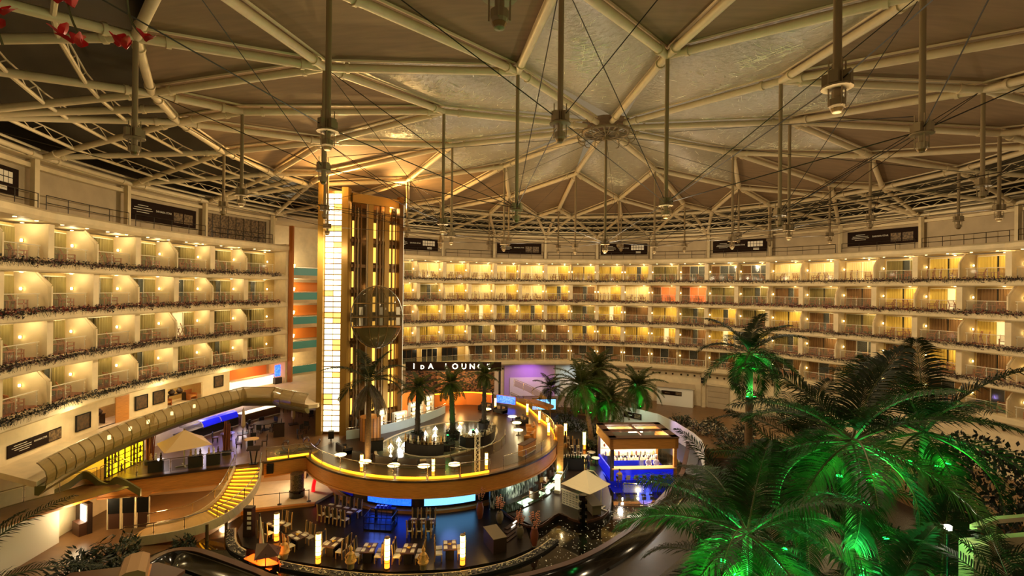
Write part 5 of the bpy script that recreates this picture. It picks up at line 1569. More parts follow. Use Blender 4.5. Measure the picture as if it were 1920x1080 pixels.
# people: two cooks in white, a waiter in black, a guest on a stool
def person(label, loc, rz, top, legs, sitting=False, hat=False, s=1.0):
    o = thing('person', label, 'person', loc, rz)
    if sitting: J = dict(pel=(0, 0, .82), che=(0, -.04, 1.22), nec=(0, -.02, 1.38), kn=(.13, -.42, .80), an=(.13, -.36, .36), el=(.27, -.14, 1.05), wr=(.16, -.42, 1.06))
    else: J = dict(pel=(0, 0, .94), che=(0, 0, 1.30), nec=(0, 0, 1.46), kn=(.11, -.03, .50), an=(.12, .0, .08), el=(.27, -.02, 1.12), wr=(.20, -.28, 1.05))
    vs, es, rs = [], [], []
    def v(p, r): vs.append(p); rs.append(r); return len(vs) - 1
    pe = v(J['pel'], .15); wa = v(tuple((Vector(J['pel']) * .5 + Vector(J['che']) * .5)), .135); ch = v(J['che'], .155); ne = v(J['nec'], .06); he = v((J['nec'][0], J['nec'][1] - .01, J['nec'][2] + .06), .055)
    es += [(pe, wa), (wa, ch), (ch, ne), (ne, he)]
    for sx in (-1, 1):
        f = lambda k: (J[k][0] * sx, J[k][1], J[k][2])
        hp = v((.09 * sx, J['pel'][1], J['pel'][2] - .05), .11); kn = v(f('kn'), .07); an = v(f('an'), .045); to = v((f('an')[0], f('an')[1] - .16, f('an')[2] - .04), .04)
        es += [(pe, hp), (hp, kn), (kn, an), (an, to)]
        sh = v((.19 * sx, J['che'][1], J['che'][2] + .06), .07); el = v(f('el'), .048); wr = v(f('wr'), .035)
        es += [(ch, sh), (sh, el), (el, wr)]
    me = bpy.data.meshes.new('body'); me.from_pydata(vs, es, [])
    bo = link('body', me, o)
    me.materials.append(M(top))
    md = bo.modifiers.new('skin', 'SKIN'); 
    for i, r in enumerate(rs): me.skin_vertices[0].data[i].radius = (r, r * .82)
    me.skin_vertices[0].data[0].use_root = True
    bo.modifiers.new('sub', 'SUBSURF').levels = 1
    h0 = Vector(J['nec']) + Vector((0, -.02, .17))
    b = MB(); b.lathe([(.0, -.13), (.06, -.11), (.085, -.02), (.095, .05), (.075, .11), (0, .14)], 12, h0); b.lathe([(0, -.02), (.018, 0), (0, .03)], 6, h0 + Vector((0, -.095, -.01)))
    for sx in (-1, 1): b.lathe([(0, -.03), (.02, 0), (0, .03)], 6, h0 + Vector((.093 * sx, .01, 0)))
    hd = b.build('head', 'skin', o, smooth=True)
    if hat: MB().lathe([(.10, .06), (.10, .16), (.14, .20), (.12, .30), (0, .32)], 12, h0).build('chef_hat', 'cloth_white', hd, smooth=True)
    else: MB().lathe([(.100, .0), (.104, .06), (.08, .13), (0, .16)], 12, h0 + Vector((0, .015, 0))).build('hair', 'hair_black', hd, smooth=True)
    # trousers over the legs
    for sx in (-1, 1):
        k, a = Vector((J['kn'][0] * sx, J['kn'][1], J['kn'][2])), Vector((J['an'][0] * sx, J['an'][1], J['an'][2] + .03))
        b = MB(); b.path([Vector((.09 * sx, J['pel'][1], J['pel'][2] - .02)), k, a], .1, 10, 0, [.135, .092, .07]); b.build('trouser_leg', legs, o, smooth=True)
        wv = Vector((J['wr'][0] * sx, J['wr'][1], J['wr'][2]))
        b = MB(); d = Vector((-.1 * sx, -.16, -.02)).normalized()
        b.path([wv, wv + d * .05, wv + d * .10], .035, 6, 0, [.03, .042, .036])
        for q_ in range(4):
            off = Vector((.018 * (q_ - 1.5), 0, 0)); L_ = (.07, .085, .08, .06)[q_]
            b.path([wv + d * .09 + off, wv + d * (.09 + L_ * .6) + off + Vector((0, 0, -.008)), wv + d * (.09 + L_) + off + Vector((0, 0, -.03))], .009, 5)
        b.path([wv + d * .04, wv + d * .07 + Vector((-.04 * sx, -.01, .01)), wv + d * .11 + Vector((-.045 * sx, 0, 0))], .010, 5)
        b.build('hand', 'skin', o, smooth=True)
    return o
person('person in white cook clothes and tall hat standing left in the kiosk', kl(.9, -1.1, .3), 0.1, 'cloth_white', 'cloth_white', hat=True)
person('person in white cook clothes and tall hat standing right in the kiosk', kl(1.7, -1.05, .3), -.2, 'cloth_white', 'cloth_white', hat=True)
person('person in black standing beside the host counter', (7.55, 46.9, DZ), .6, 'cloth_black', 'cloth_black')
person('person in pale shirt seated on a stool at the kiosk bar corner', kl(-2.5, -3.05, -.03), PI + .08, 'stone_statue', 'cloth_black', sitting=True)

# forecourt under the terrace: mosaic column, rope barrier, red arch
o = thing('mosaic_column', 'thick dark mosaic column under the deck beside the rope barrier', 'column', (-17.9, 40.7, .38))
MB().lathe([(.62, 0), (.62, .5), (.56, .55)], 20).build('base', 'black_stone', o); MB().lathe([(.54, .55), (.54, 1.93)], 20).build('shaft', 'swirl_dark', o)
for i, (x, y) in enumerate(((-20.4, 38.55), (-18.6, 39.1), (-16.5, 39.75))):
    o = thing('barrier_post', 'slim black barrier post on the forecourt edge, %s from the left' % ORD[i + 1], 'barrier', (x, y, .38), 0, 'barrier posts')
    MB().lathe([(.17, 0), (.17, .03), (.03, .05)], 12).build('base', 'black_metal', o); MB().tube((0, 0, .04), (0, 0, .98), .03, 8).build('pole', 'black_metal', o)
tag(MB().tube((-20.4, 38.55, 1.3), (-18.6, 39.1, 1.3), .025, 5).build('barrier_belt', 'black_metal'), 'black belt between the first and second barrier posts', 'barrier')
tag(MB().tube((-18.6, 39.1, 1.3), (-16.5, 39.75, 1.3), .025, 5).build('barrier_belt', 'black_metal'), 'black belt between the second and third barrier posts', 'barrier')
o = thing('red_arch', 'curved red lit arch panel behind the mosaic column', 'arch', (-16.2, 42.2, .38), .6)
b = MB(); b.path([(-.9 * math.cos(t), 0, 1.9 * math.sin(t)) for t in [PI * i / 14 for i in range(8)]], .16, 8); b.build('arch_band', 'red_lit', o, smooth=True)
# ------------------------------------------------------------ round lounge deck
def ellipse(cx, cy, a, b_, rot, n=40):
    return [(cx + a * math.cos(t) * math.cos(rot) - b_ * math.sin(t) * math.sin(rot), cy + a * math.cos(t) * math.sin(rot) + b_ * math.sin(t) * math.cos(rot)) for t in [2 * PI * i / n for i in range(n)]]
EL = ellipse(-6.7, 46.4, 6.9, 4.3, .95)
slab('floor', EL, FZ + .012, FZ + .10, 'ellipse_tile')
struct(MB().sweep(EL + [EL[0]], [(-.1, FZ + .01), (-.1, FZ + .13), (.1, FZ + .13), (.1, FZ + .01)]).build('trim_74', 'cream_slab'))
LZ = FZ + .10
for i, (x, y) in enumerate(((-10.7, 43.3), (-9.6, 43.8), (-10.4, 45.1), (-7.3, 46.7), (-6.0, 48.6), (-5.2, 49.6), (-3.9, 47.9), (-3.4, 48.2), (-8.3, 47.2), (-7.6, 48.9), (-2.1, 45.3))):
    o = thing('floor_fountain', 'small star-bright fountain jet on the grey lounge floor, %s' % ('%s counting from the left' % ORD[i + 1]), 'fountain', (x, y, LZ), 0, 'lounge fountain jets')
    MB().lathe([(.10, 0), (.10, .03), (0, .04)], 10).build('nozzle', 'bronze', o)
    MB().lathe([(.02, .04), (.05, .16), (.025, .34), (0, .5)], 7).build('jet', 'star_lit', o)
    b = MB()
    for k in range(6):
        a = k * PI / 3; b.path([(0, 0, .3), (.12 * math.cos(a), .12 * math.sin(a), .32), (.26 * math.cos(a), .26 * math.sin(a), .04)], .012, 3)
    b.build('spray', 'white_lit', o)
    if i % 2 == 0: lamp('POINT', (x, y, LZ + .7), 14, (1, .95, .82), .1)
# black curved bar
def curved_counter(label, pts, z, h, m='chair_black', top='black_stone', d=.5, name='curved_bar', cat='counter'):
    o = thing(name, label, cat, (pts[0][0], pts[0][1], z))
    L = [(p[0] - pts[0][0], p[1] - pts[0][1]) for p in pts]
    MB().sweep(L, [(0, 0), (0, h), (-d, h), (-d, 0)]).build('front_panel', m, o)
    MB().sweep(L, [(.08, h), (.08, h + .05), (-d - .08, h + .05), (-d - .08, h)]).build('countertop', top, o)
    MB().sweep(L, [(.02, 0), (.04, .08), (-.02, .10), (-.02, 0)]).build('kick_trim', 'linen', o)
    return o
barp = [(-9.2, 42.0), (-8.6, 41.55), (-7.8, 41.25), (-7.0, 41.15), (-6.3, 41.2), (-5.7, 41.45)]
curved_counter('black curved bar with figurines at the front of the lounge floor', barp, LZ, 1.05, d=.9)
q = random.Random(21)
fig = {m: MB().lathe([(.09, 0), (.11, .06), (.06, .2), (.09, .34), (.04, .42), (.06, .5), (0, .56)], 8).mesh('figurine', [M(m)]) for m in ('stone_statue', 'bottle_glass', 'linen')}
for i in range(12):
    t = i / 11 * (len(barp) - 1.01); k = int(t); p = Vector(barp[k]).lerp(Vector(barp[k + 1]), t - k)
    tag(link('figurine', fig[q.choice(list(fig))], None, (p.x, p.y + .45, LZ + 1.1)), 'small figurine on the black curved bar, %s from the left' % ORD[i + 1], 'figurine', 'bar figurines')
bp2 = [(-4.6, 44.0), (-4.0, 43.4), (-3.2, 43.3), (-2.4, 43.8), (-1.8, 44.8), (-1.5, 46.0), (-1.5, 47.4)]
curved_counter('black curved counter with glassware on the right of the lounge floor', bp2, LZ, 1.0, d=.6)
for i in range(12):
    t = i / 11 * (len(bp2) - 1.01); k = int(t); p = Vector(bp2[k]).lerp(Vector(bp2[k + 1]), t - k); d_ = (Vector(bp2[k + 1]) - Vector(bp2[k])).normalized()
    tag(link('glass', glm, None, (p.x - d_.y * .3, p.y + d_.x * .3, LZ + 1.05)), 'small pale glass on the right lounge counter, %s from the left' % ORD[i + 1], 'glass', 'lounge glasses')
balustrade('curved chrome handrail before the right lounge counter', [(-5.1, 41.2), (-4.2, 40.9), (-3.0, 41.0), (-1.8, 41.9), (-.9, 43.3), (-.5, 45.0), (-.5, 46.6)], FZ, .95, glass='smoke_glass', postgap=1.4)
# lattice light post
o = thing('truss_post', 'white lattice lighting post standing at the front of the round lounge', 'post', (-2.6, 38.3, FZ), .3)
for x in (-.17, .17):
    for y in (-.17, .17): MB().tube((x, y, 0), (x, y, 3.1), .028, 6).build('chord', 'white_frame', o)
b = MB()
for i in range(8):
    z = .1 + i * .37
    for a, c in (((-.17, -.17), (.17, -.17)), ((.17, -.17), (.17, .17)), ((.17, .17), (-.17, .17)), ((-.17, .17), (-.17, -.17))):
        b.tube((a[0], a[1], z), (c[0], c[1], z + .37), .016, 4)
b.build('lacing', 'white_frame', o)
for x in (-.35, .35): MB().tube((x - .1, 0, 3.2), (x + .12, 0, 3.15), .10, 8).build('spotlight', 'black_metal', o)
# sofas and glowing tables along the front rim
def sofa_proto(m, cm, wd=1.5):
    o = thing('lounge_sofa', 'sofa', 'sofa')
    MB().box((0, -.05, .24), (wd, .8, .32)).build('seat', m, o)
    MB().box((0, .38, .46), (wd, .18, .76)).build('backrest', m, o)
    for x in (-wd / 2 + .09, wd / 2 - .09): MB().box((x, -.02, .32), (.18, .86, .56)).build('arm', m, o)
    for x, a in ((-.36, .3), (.36, -.25)): MB().box((x, .20, .56), (.40, .14, .36), a).build('cushion', cm, o)
    return o
KSF = Kit(sofa_proto('sofa_dark', 'cushion_tan'))
KSO = Kit(sofa_proto('wood_fascia', 'cushion_tan'))
KRG = Kit(rtable(0, 0, 0, 't', .48, True, h=.55))
for i, a in enumerate((222, 239, 254, 266, 279, 292)):
    x, y = rpt(9.4, a)
    KSF.put((x, y, FZ + .012), rad(a) + PI / 2 + PI, 'dark sofa with tan cushions facing the front rim, %s from the left' % ORD[i + 1], 'rim sofas')
for i, a in enumerate((231, 247, 261, 274, 287)):
    x, y = rpt(10.55, a)
    KRG.put((x, y, FZ + .012), 0, 'glowing round white table by the front rim, %s from the left' % ORD[i + 1], 'glowing rim tables')
    lamp('POINT', (x, y, FZ + 1.0), 16, (1, .80, .45), .15)
for i, (a, r0, kit, lb) in enumerate(((348, 9.6, KSO, 'orange timber sofa at the right of the round lounge, nearer of two'), (4, 9.6, KSO, 'orange timber sofa at the right of the round lounge, farther of two'), (22, 9.4, KSF, 'dark sofa with tan cushions at the right rear of the round lounge'), (52, 10.2, KSF, 'dark sofa with tan cushions beside the rear orange wall'), (64, 10.2, KSF, 'dark sofa with tan cushions before the rear orange wall, left of the table'))):
    x, y = rpt(r0, a)
    kit.put((x, y, FZ + .012), rad(a) - PI / 2, lb)
for i, (a, r0) in enumerate(((356, 8.3), (14, 8.4), (30, 8.9), (58, 9.0))):
    x, y = rpt(r0, a)
    KRG.put((x, y, FZ + .012), 0, 'glowing round white table on the right side of the lounge, %s from the front' % ORD[i + 1], 'glowing side tables')
    lamp('POINT', (x, y, FZ + 1.0), 14, (1, .80, .45), .15)
curved_counter('low timber bench wall on the right of the round lounge', [rpt(10.9, a) for a in range(322, 338, 4)], FZ, .95, 'wood_fascia', 'leather_brown', .5, 'bench_wall', 'bench')
o = thing('timber_pylon', 'tall golden timber pylon at the right edge of the round lounge', 'pylon', rpt(12.35, -9, 0), 0.2)
MB().box((0, 0, 2.6), (.62, .8, 4.6)).build('body', 'wood_fascia', o); MB().box((0, 0, .15), (.66, .84, .3)).build('foot', 'linen', o)
# rear orange walls, white bar, display shelves
def curved_wall(label, pts, z, h, m, name='curved_screen', cat='screen', cap=None):
    o = thing(name, label, cat, (pts[0][0], pts[0][1], z))
    L = [(p[0] - pts[0][0], p[1] - pts[0][1]) for p in pts]
    MB().sweep(L, [(0, 0), (0, h), (-.15, h), (-.15, 0)]).build('panel', m, o)
    MB().sweep(L, [(.05, h), (.05, h + .08), (-.2, h + .08), (-.2, h)]).build('cap_rail', cap or 'wood_fascia', o)
    return o
curved_wall('low curved orange wall at the back of the round lounge', [(-9.3, 58.9), (-7.5, 59.9), (-5.5, 60.4), (-3.8, 60.2), (-2.4, 59.4)], FZ, 1.5, 'orange_paint', cap='amber_strip')
curved_wall('tall curved orange wall just right of the lift tower', [(-12.3, 53.4), (-11.6, 54.8), (-10.9, 55.6), (-10.0, 56.0)], FZ, 2.6, 'orange_paint')
lamp('POINT', (-6, 58.3, FZ + 1.6), 60, AMBER, .3); lamp('POINT', (-10.4, 54.0, FZ + 2.2), 40, AMBER, .2)
ramp = [(-15.6, 46.0), (-14.0, 46.9), (-11.7, 48.9), (-9.8, 51.6), (-8.2, 54.6), (-7.6, 56.3)]
o = thing('white_ramp_wall', 'long pale curved glass-fronted ramp wall behind the lounge fountain floor', 'wall', (ramp[0][0], ramp[0][1], FZ))
RL = [(p[0] - ramp[0][0], p[1] - ramp[0][1]) for p in smooth(ramp)]
MB().sweep(RL, [(0, 0), (0, .85), (-.12, .85), (-.12, 0)]).build('pale_panel', 'paleblue_wall', o); MB().path([(x, y, 1.1) for x, y in RL], .035, 6).build('handrail', 'chrome', o)
b = MB()
for i in range(0, len(RL), 3): b.tube((RL[i][0], RL[i][1], .85), (RL[i][0], RL[i][1], 1.1), .02, 5)
b.build('baluster', 'chrome', o)
lamp('SPOT', (-9.5, 46.5, FZ + 4.2), 160, COOL, .3, aim=(-12, 48.6, FZ), angle=1.6)
for i, (x, y, h, wd) in enumerate(((-13.0, 48.7, 2.2, 1.0), (-11.6, 50.6, 1.5, 1.6), (-10.4, 53.0, 2.0, 1.8), (-9.3, 54.8, 2.3, 1.2))):
    o = thing('display_cabinet', 'bright white lit display cabinet behind the pale ramp, %s from the left' % ORD[i + 1], 'cabinet', (x, y, FZ), .9)
    MB().box((0, .2, h / 2), (wd, .1, h)).build('back_panel', 'shelf_lit', o)
    for z in [k * h / 4 for k in range(5)]: MB().box((0, 0, z + .03), (wd, .4, .05)).build('shelf', 'white_frame', o)
    for s in (-wd / 2, wd / 2): MB().box((s, 0, h / 2), (.06, .42, h)).build('side_panel', 'white_frame', o)
    for k in range(6):
        zz = (k % 3) * h / 4 + .06
        p = Vector((x, y, 0)) + Matrix.Rotation(.9, 3, 'Z') @ Vector((-wd / 3 + (k // 3) * wd * .6, -.02, 0))
        tag(link('bottle', jar['stone_statue'] if k % 2 else fig['bottle_glass'], None, (p.x, p.y, FZ + zz)), 'bottle in the %s lit display cabinet, %s shelf, %s side' % (ORD[i + 1], ('lowest', 'second', 'third')[k % 3], ('left', 'right')[k // 3]), 'bottle', 'cabinet bottles')
lamp('POINT', (-11.2, 49.4, FZ + 2.6), 70, (1, .96, .88), .2)
o = thing('timber_kiosk', 'curved brown timber cabin behind the royal palm', 'cabin', (-13.4, 46.2, FZ), .2)
MB().lathe([(.95, 0), (.95, 2.2), (.0, 2.25)], 16).build('body', 'wood_fascia', o)
b = MB()
for k in range(16): b.box((.96 * math.cos(k * PI / 8), .96 * math.sin(k * PI / 8), 1.1), (.05, .05, 2.2), k * PI / 8)
b.build('batten', 'leather_brown', o)
o = thing('dark_desk', 'dark square desk between the tower and the fountain floor', 'desk', (-11.9, 42.9, FZ), .3)
MB().box((0, 0, .5), (1.2, .7, 1.0)).build('body', 'chair_black', o); MB().box((0, 0, 1.02), (1.3, .8, .05)).build('top', 'black_stone', o)
# lounge sign over a swirling canopy
o = thing('lounge_sign', 'long black sign band with white spaced letters above the rear lounge', 'sign', (-7.6, 64.0, 7.7), .04)
MB().box((0, 0, .0), (12.6, .3, 1.15)).build('board', 'banner_brown', o)
for i, (ch, x) in enumerate((('I', -5.2), ('D', -4.1), ('A', -3.0), ('L', -.9), ('O', .2), ('U', 1.35), ('N', 2.45), ('G', 3.5), ('E', 4.6))):
    text_obj(ch, 1.0 if ch != 'D' else .7, 'white_lit', o, (x, -.18, -.02 if ch != 'D' else -.14), face_rot(), 'letter', .02)
for x in (-6.1, 6.1): MB().box((x, .1, -2.3), (.3, .3, 3.9)).build('support', 'chair_black', o)
mat('swirl', (.12, .07, .04), .5, col2=(.55, .38, .24), nscale=2.6, stretch=(1.0, 1, 2.2), thr=(.48, .53))
o = thing('patterned_screen', 'brown and cream swirl-patterned screen below the lounge sign', 'screen', (-8.0, 63.6, FZ), .04)
b = MB(); b.sweep([(-5.8 + i * .83, .5 * math.sin(i * .9)) for i in range(15)], [(0, .9), (0, 3.6), (-.1, 3.6), (-.1, .9)]); b.build('panel', 'swirl', o)
for x in (-5.6, 0, 5.6): MB().box((x, .3, 1.0), (.2, .2, 2.0)).build('post', 'chair_black', o)
lamp('POINT', (-8, 62.0, FZ + 2.6), 90, AMBER, .3)
# ramp with blue screens on the right rear
balustrade('sloping chrome balustrade of the rear right ramp', [(.4, 63.5, 5.2), (2.0, 62.8, 4.7), (3.6, 61.6, 4.1), (4.4, 60.2, 3.6)], 3.6, 1.0, glass='gold_glass', postgap=1.5)
slab('floor', [(.2, 64.2), (.2, 62.8), (3.4, 60.9), (4.6, 59.2), (5.4, 60.4), (3.4, 63.4)], 3.2, 3.55, 'wood_fascia')
o = thing('blue_screen', 'bright blue and violet screen beside the rear right of the lounge', 'screen', (-.6, 59.8, FZ + .35), -.5)
MB().box((0, 0, .45), (2.6, .08, .9)).build('screen', 'aqua_lit', o); MB().box((0, .05, .45), (2.8, .06, 1.05)).build('frame', 'wood_fascia', o)
o = thing('blue_shop_front', 'blue lit glass shop front below the violet-lit wall', 'shop front', (4.6, 66.8, .95), .1)
MB().box((0, 0, 1.2), (3.2, .2, 1.4)).build('glazing', 'aqua_pale', o); MB().box((0, -.02, 2.0), (3.4, .3, .2)).build('beam', 'bronze', o); MB().box((0, 0, .25), (3.2, .3, .5)).build('plinth', 'bronze', o)
# ------------------------------------------------------------ buffet terrace
def shelf_unit(label, t, r, wd, z0, z1, nsh, m, frame='chair_black'):
    o = thing('wall_shelf', label, 'shelf', P(r, t, z0), -rad(t))
    MB().box((0, .0, (z1 - z0) / 2), (wd, .06, z1 - z0)).build('back_panel', m, o)
    for i in range(nsh + 1): MB().box((0, -.06, i * (z1 - z0) / nsh + .02), (wd, .16, .035)).build('shelf', frame, o)
    for s in (-wd / 2, wd / 2): MB().box((s, -.05, (z1 - z0) / 2), (.035, .18, z1 - z0)).build('side_panel', frame, o)
    return o
q = random.Random(4)
for i in range(6):
    t = -92.9 + i * .95
    shelf_unit('yellow glowing wine rack on the terrace left wall, %s of six from the near end' % ORD[i + 1], t, 37.75, .60, FZ, FZ + 2.9, 7, 'yellow_lit')
    for k in range(7):
        if q.random() < .6:
            p = P(37.68, t, FZ + .05 + k * 2.9 / 7)
            tag(link('bottle', fig['bottle_glass'], None, p), 'dark bottle in the %s yellow wine rack, %s shelf from the bottom' % (ORD[i + 1], ORD[k + 1]), 'bottle', 'wine bottles')
lamp('POINT', P(36.9, -91, FZ + 1.6), 30, (1, .8, .1), .2)
for i in range(7):
    t = -85 + i * 3.1
    shelf_unit('white lit buffet wall shelf, %s of seven from the near end' % ORD[i + 1], t, 40.2, 1.95, FZ + .9, FZ + 2.7, 3, 'shelf_lit')
    for k in range(9):
        p = P(40.12, t - .9 + (k % 3) * .9, FZ + .93 + (k // 3) * .6)
        tag(link('jar', jar[q.choice(list(jar))], None, p), 'jar on the %s white buffet shelf, %s row, %s along' % (ORD[i + 1], ORD[k // 3 + 1], ORD[k % 3 + 1]), 'jar', 'buffet jars')
ring_band('wall_left', [(40.5, FZ), (40.5, EZ - .3), (40.7, EZ - .3), (40.7, FZ)], -88, -62, 2, 'chair_black')
for t in (-83, -76, -69): lamp('POINT', P(38.9, t, FZ + 2.7), 50, (.95, .88, 1.0), .2)
lamp('POINT', P(38.3, -72, FZ + 2.2), 60, (.30, .25, 1.0), .3); lamp('POINT', P(37.2, -77, FZ + 2.4), 30, (.35, .3, 1.0), .3)
cpts = arc(37.6, -81.5, -71.5, 8)
curved_counter('black buffet counter under the blue glass display', cpts, FZ, .85, 'chair_black', 'black_stone', .9)
for i in range(3):
    a0 = -81 + i * 3.2
    o = thing('glass_display', 'curved %s glass food display on the buffet counter, %s of three' % (('unlit dark', 'blue-lit', 'blue-lit')[i], ORD[i + 1]), 'display case', P(38.0, a0 + 1.5, FZ + .9))
    pts = [(p[0] - o.location.x, p[1] - o.location.y) for p in arc(38.0, a0, a0 + 3.0, 5)]
    MB().sweep(pts, [(.42, 0), (.42, .25), (.2, .55), (-.25, .62), (-.25, .58), (.17, .51), (.37, .24), (.37, 0)]).build('curved_glass', 'blue_lit' if i else 'smoke_glass', o, smooth=True)
    MB().sweep(pts, [(.4, .0), (.4, .06), (-.3, .06), (-.3, 0)]).build('tray', 'chrome', o)
curved_counter('lit white buffet counter at the far end of the terrace', arc(37.6, -70.5, -63.5, 6), FZ, .95, 'leather_brown', 'shelf_lit', .9)
def cafe():
    o = thing('cafe_chair', 'chair', 'chair')
    MB().box((0, 0, .45), (.46, .46, .08)).build('seat', 'leather_brown', o)
    MB().box((0, .22, .72), (.46, .06, .46)).build('backrest', 'sofa_dark', o)
    for x in (-.19, .19):
        for y in (-.19, .19): MB().box((x, y, .21), (.05, .05, .42)).build('leg', 'chair_black', o)
    return o
KCF = Kit(cafe())
def set_round(x, y, r, n, desc, m='leather_brown', z=FZ):
    o = thing('round_table', 'round table ' + desc, 'table', (x, y, z))
    MB().lathe([(0, .70), (r, .70), (r, .75), (0, .75)], 20).build('tabletop', m, o); MB().tube((0, 0, .03), (0, 0, .70), .07, 8).build('stem', 'chair_black', o); MB().lathe([(r * .5, 0), (r * .5, .03), (.06, .06)], 14).build('foot', 'chair_black', o)
    for i in range(n):
        a = 2 * PI * i / n + .4
        KCF.put((x + (r + .42) * math.cos(a), y + (r + .42) * math.sin(a), z), a - PI / 2, 'dark cafe chair, %s around the round table %s' % (ORD[i + 1], desc), 'terrace cafe chairs')
set_round(-24.9, 48.9, .95, 7, 'between the two closed parasols', 'wood_dark')
set_round(-23.3, 43.6, .6, 4, 'nearest the stair top', 'stone_statue')
set_round(-26.4, 45.2, .6, 4, 'beside the blue display', 'wood_dark')
set_round(-22.4, 54.3, .65, 4, 'with a pale top beside the tower', 'linen')
set_round(-25.0, 56.2, .65, 4, 'at the far end of the terrace', 'wood_dark')
for i, (x, y) in enumerate(((-20.4, 47.6), (-20.1, 46.2), (-20.6, 49.0))): KCF.put((x, y, FZ), 1.2 + i, 'dark cafe chair by the tower balustrade, %s of three' % ORD[i + 1], 'tower cafe chairs')
def closed_parasol(x, y, label):
    o = thing('closed_parasol', label, 'parasol', (x, y, FZ))
    MB().lathe([(.10, .55), (.20, .8), (.17, 1.6), (.10, 2.3), (0, 2.5)], 9).build('folded_canopy', 'parasol_beige', o)
    MB().tube((0, 0, .05), (0, 0, 2.55), .03, 6).build('pole', 'bronze', o); MB().box((0, 0, .03), (.9, .9, .06), .6).build('base', 'black_metal', o)
closed_parasol(-26.3, 47.6, 'closed beige parasol beside the blue display')
closed_parasol(-22.9, 51.0, 'closed beige parasol beyond the big round table')
def reeds(x, y, label, h):
    o = thing('reed_bundle', label, 'ornament', (x, y, FZ))
    MB().lathe([(.35, 0), (.38, .35), (.30, .4)], 12).build('pot', 'chair_black', o)
    q = random.Random(int(x * 7)); b = MB()
    for i in range(38):
        a = q.uniform(0, 6.28); r0 = q.uniform(0, .26); r1 = r0 + q.uniform(-.05, .28); hh = h * q.uniform(.6, 1)
        b.tube((r0 * math.cos(a), r0 * math.sin(a), .3), (r1 * math.cos(a + .2), r1 * math.sin(a + .2), hh), .03, 5)
    b.build('reeds', 'pot_terracotta', o)
reeds(-29.2, 39.2, 'tall bundle of red-brown reeds beside the yellow wine racks', 4.0)
reeds(-24.4, 41.6, 'shorter bundle of red-brown reeds at the stair end of the terrace', 3.0)
o = thing('sign_lectern', 'dark sign lectern with angled board at the top of the curved stair', 'lectern', (-20.9, 39.4, FZ), .2)
for s in (-1, 1): MB().bar((s * .12, 0, .08), (s * .28, 0, 1.2), .10, .08).build('leg', 'black_metal', o)
MB().box((0, 0, .04), (.6, .4, .08)).build('base', 'black_metal', o); b = MB(); b.extrude([(-.5, -.2, 1.15), (.5, -.2, 1.15), (.5, .15, 1.4), (-.5, .15, 1.4)], (0, .02, .06)); b.build('board', 'wood_dark', o)
o = thing('menu_board', 'dark freestanding panel beside the nearest round table', 'panel', (-22.3, 46.6, FZ), .3)
MB().box((0, 0, .65), (.95, .14, 1.3)).build('panel', 'wood_dark', o); MB().box((0, 0, 1.32), (1.0, .2, .05)).build('top', 'black_metal', o)
for i, (x, y) in enumerate(((-27.6, 37.7), (-25.2, 38.75), (-24.1, 39.3))):
    o = thing('host_station', 'dark low cabinet behind the terrace rail, %s from the left' % ORD[i + 1], 'cabinet', (x, y, FZ), .45, 'terrace cabinets')
    MB().box((0, 0, .42), (.95, .5, .84)).build('body', 'chair_black', o); MB().box((0, 0, .86), (1.0, .56, .04)).build('top', 'black_stone', o)
    for k in range(3): tag(link('figurine', fig[('stone_statue', 'linen', 'bottle_glass')[k]], None, (x - .3 + k * .3, y - .12 + k * .12, FZ + .88)), 'small ornament on the %s terrace cabinet, %s along' % (ORD[i + 1], ORD[k + 1]), 'ornament', 'cabinet ornaments')
def swirl_seat(x, y, rz, label):
    o = thing('swirl_sculpture', label, 'sculpture', (x, y, FZ), rz)
    pts = [((.15 + .09 * i * .35) * math.cos(i * .33) + .02 * i, 0, .75 + (.15 + .09 * i * .35) * math.sin(i * .33)) for i in range(20)]
    m_ = min(p[2] for p in pts); pts = [(p[0], p[1], p[2] - m_ + .12) for p in pts]
    b = MB()
    for s in (-.25, .25): b.path([(p[0], s, p[2]) for p in pts], .05, 6)
    b.build('curled_rail', 'leather_brown', o, smooth=True)
    b = MB(); b.sweep([(p[0], p[2]) for p in pts], [(-.02, -.25), (-.02, .25), (.02, .25), (.02, -.25)])
    b.v = [(x_, z_, y_) for x_, y_, z_ in b.v]; b.build('woven_band', 'wood_dark', o)
    MB().box((0, 0, .05), (1.4, .6, .1)).build('base', 'chair_black', o)
swirl_seat(-19.6, 42.2, .2, 'dark curled wicker sculpture behind the short balustrade, left of two')
swirl_seat(-18.2, 43.2, .5, 'dark curled wicker sculpture behind the short balustrade, right of two')
for nm, loc, lb in (('hanging_speaker', (-19.8, 39.95, FZ - .55), 'black loudspeaker fixed to the short timber fascia'), ('hanging_speaker', (-16.9, 45.6, FZ + .6), 'black loudspeaker beside the base of the lift tower')):
    o = thing(nm, lb, 'speaker', loc, .3)
    MB().box((0, 0, 0), (.5, .4, .7)).build('cabinet', 'black_metal', o); MB().box((0, .22, 0), (.12, .2, .3)).build('bracket', 'steel_dark', o)
    if loc[2] > FZ: MB().box((0, 0, -.47), (.1, .1, .3)).build('stand', 'black_metal', o)
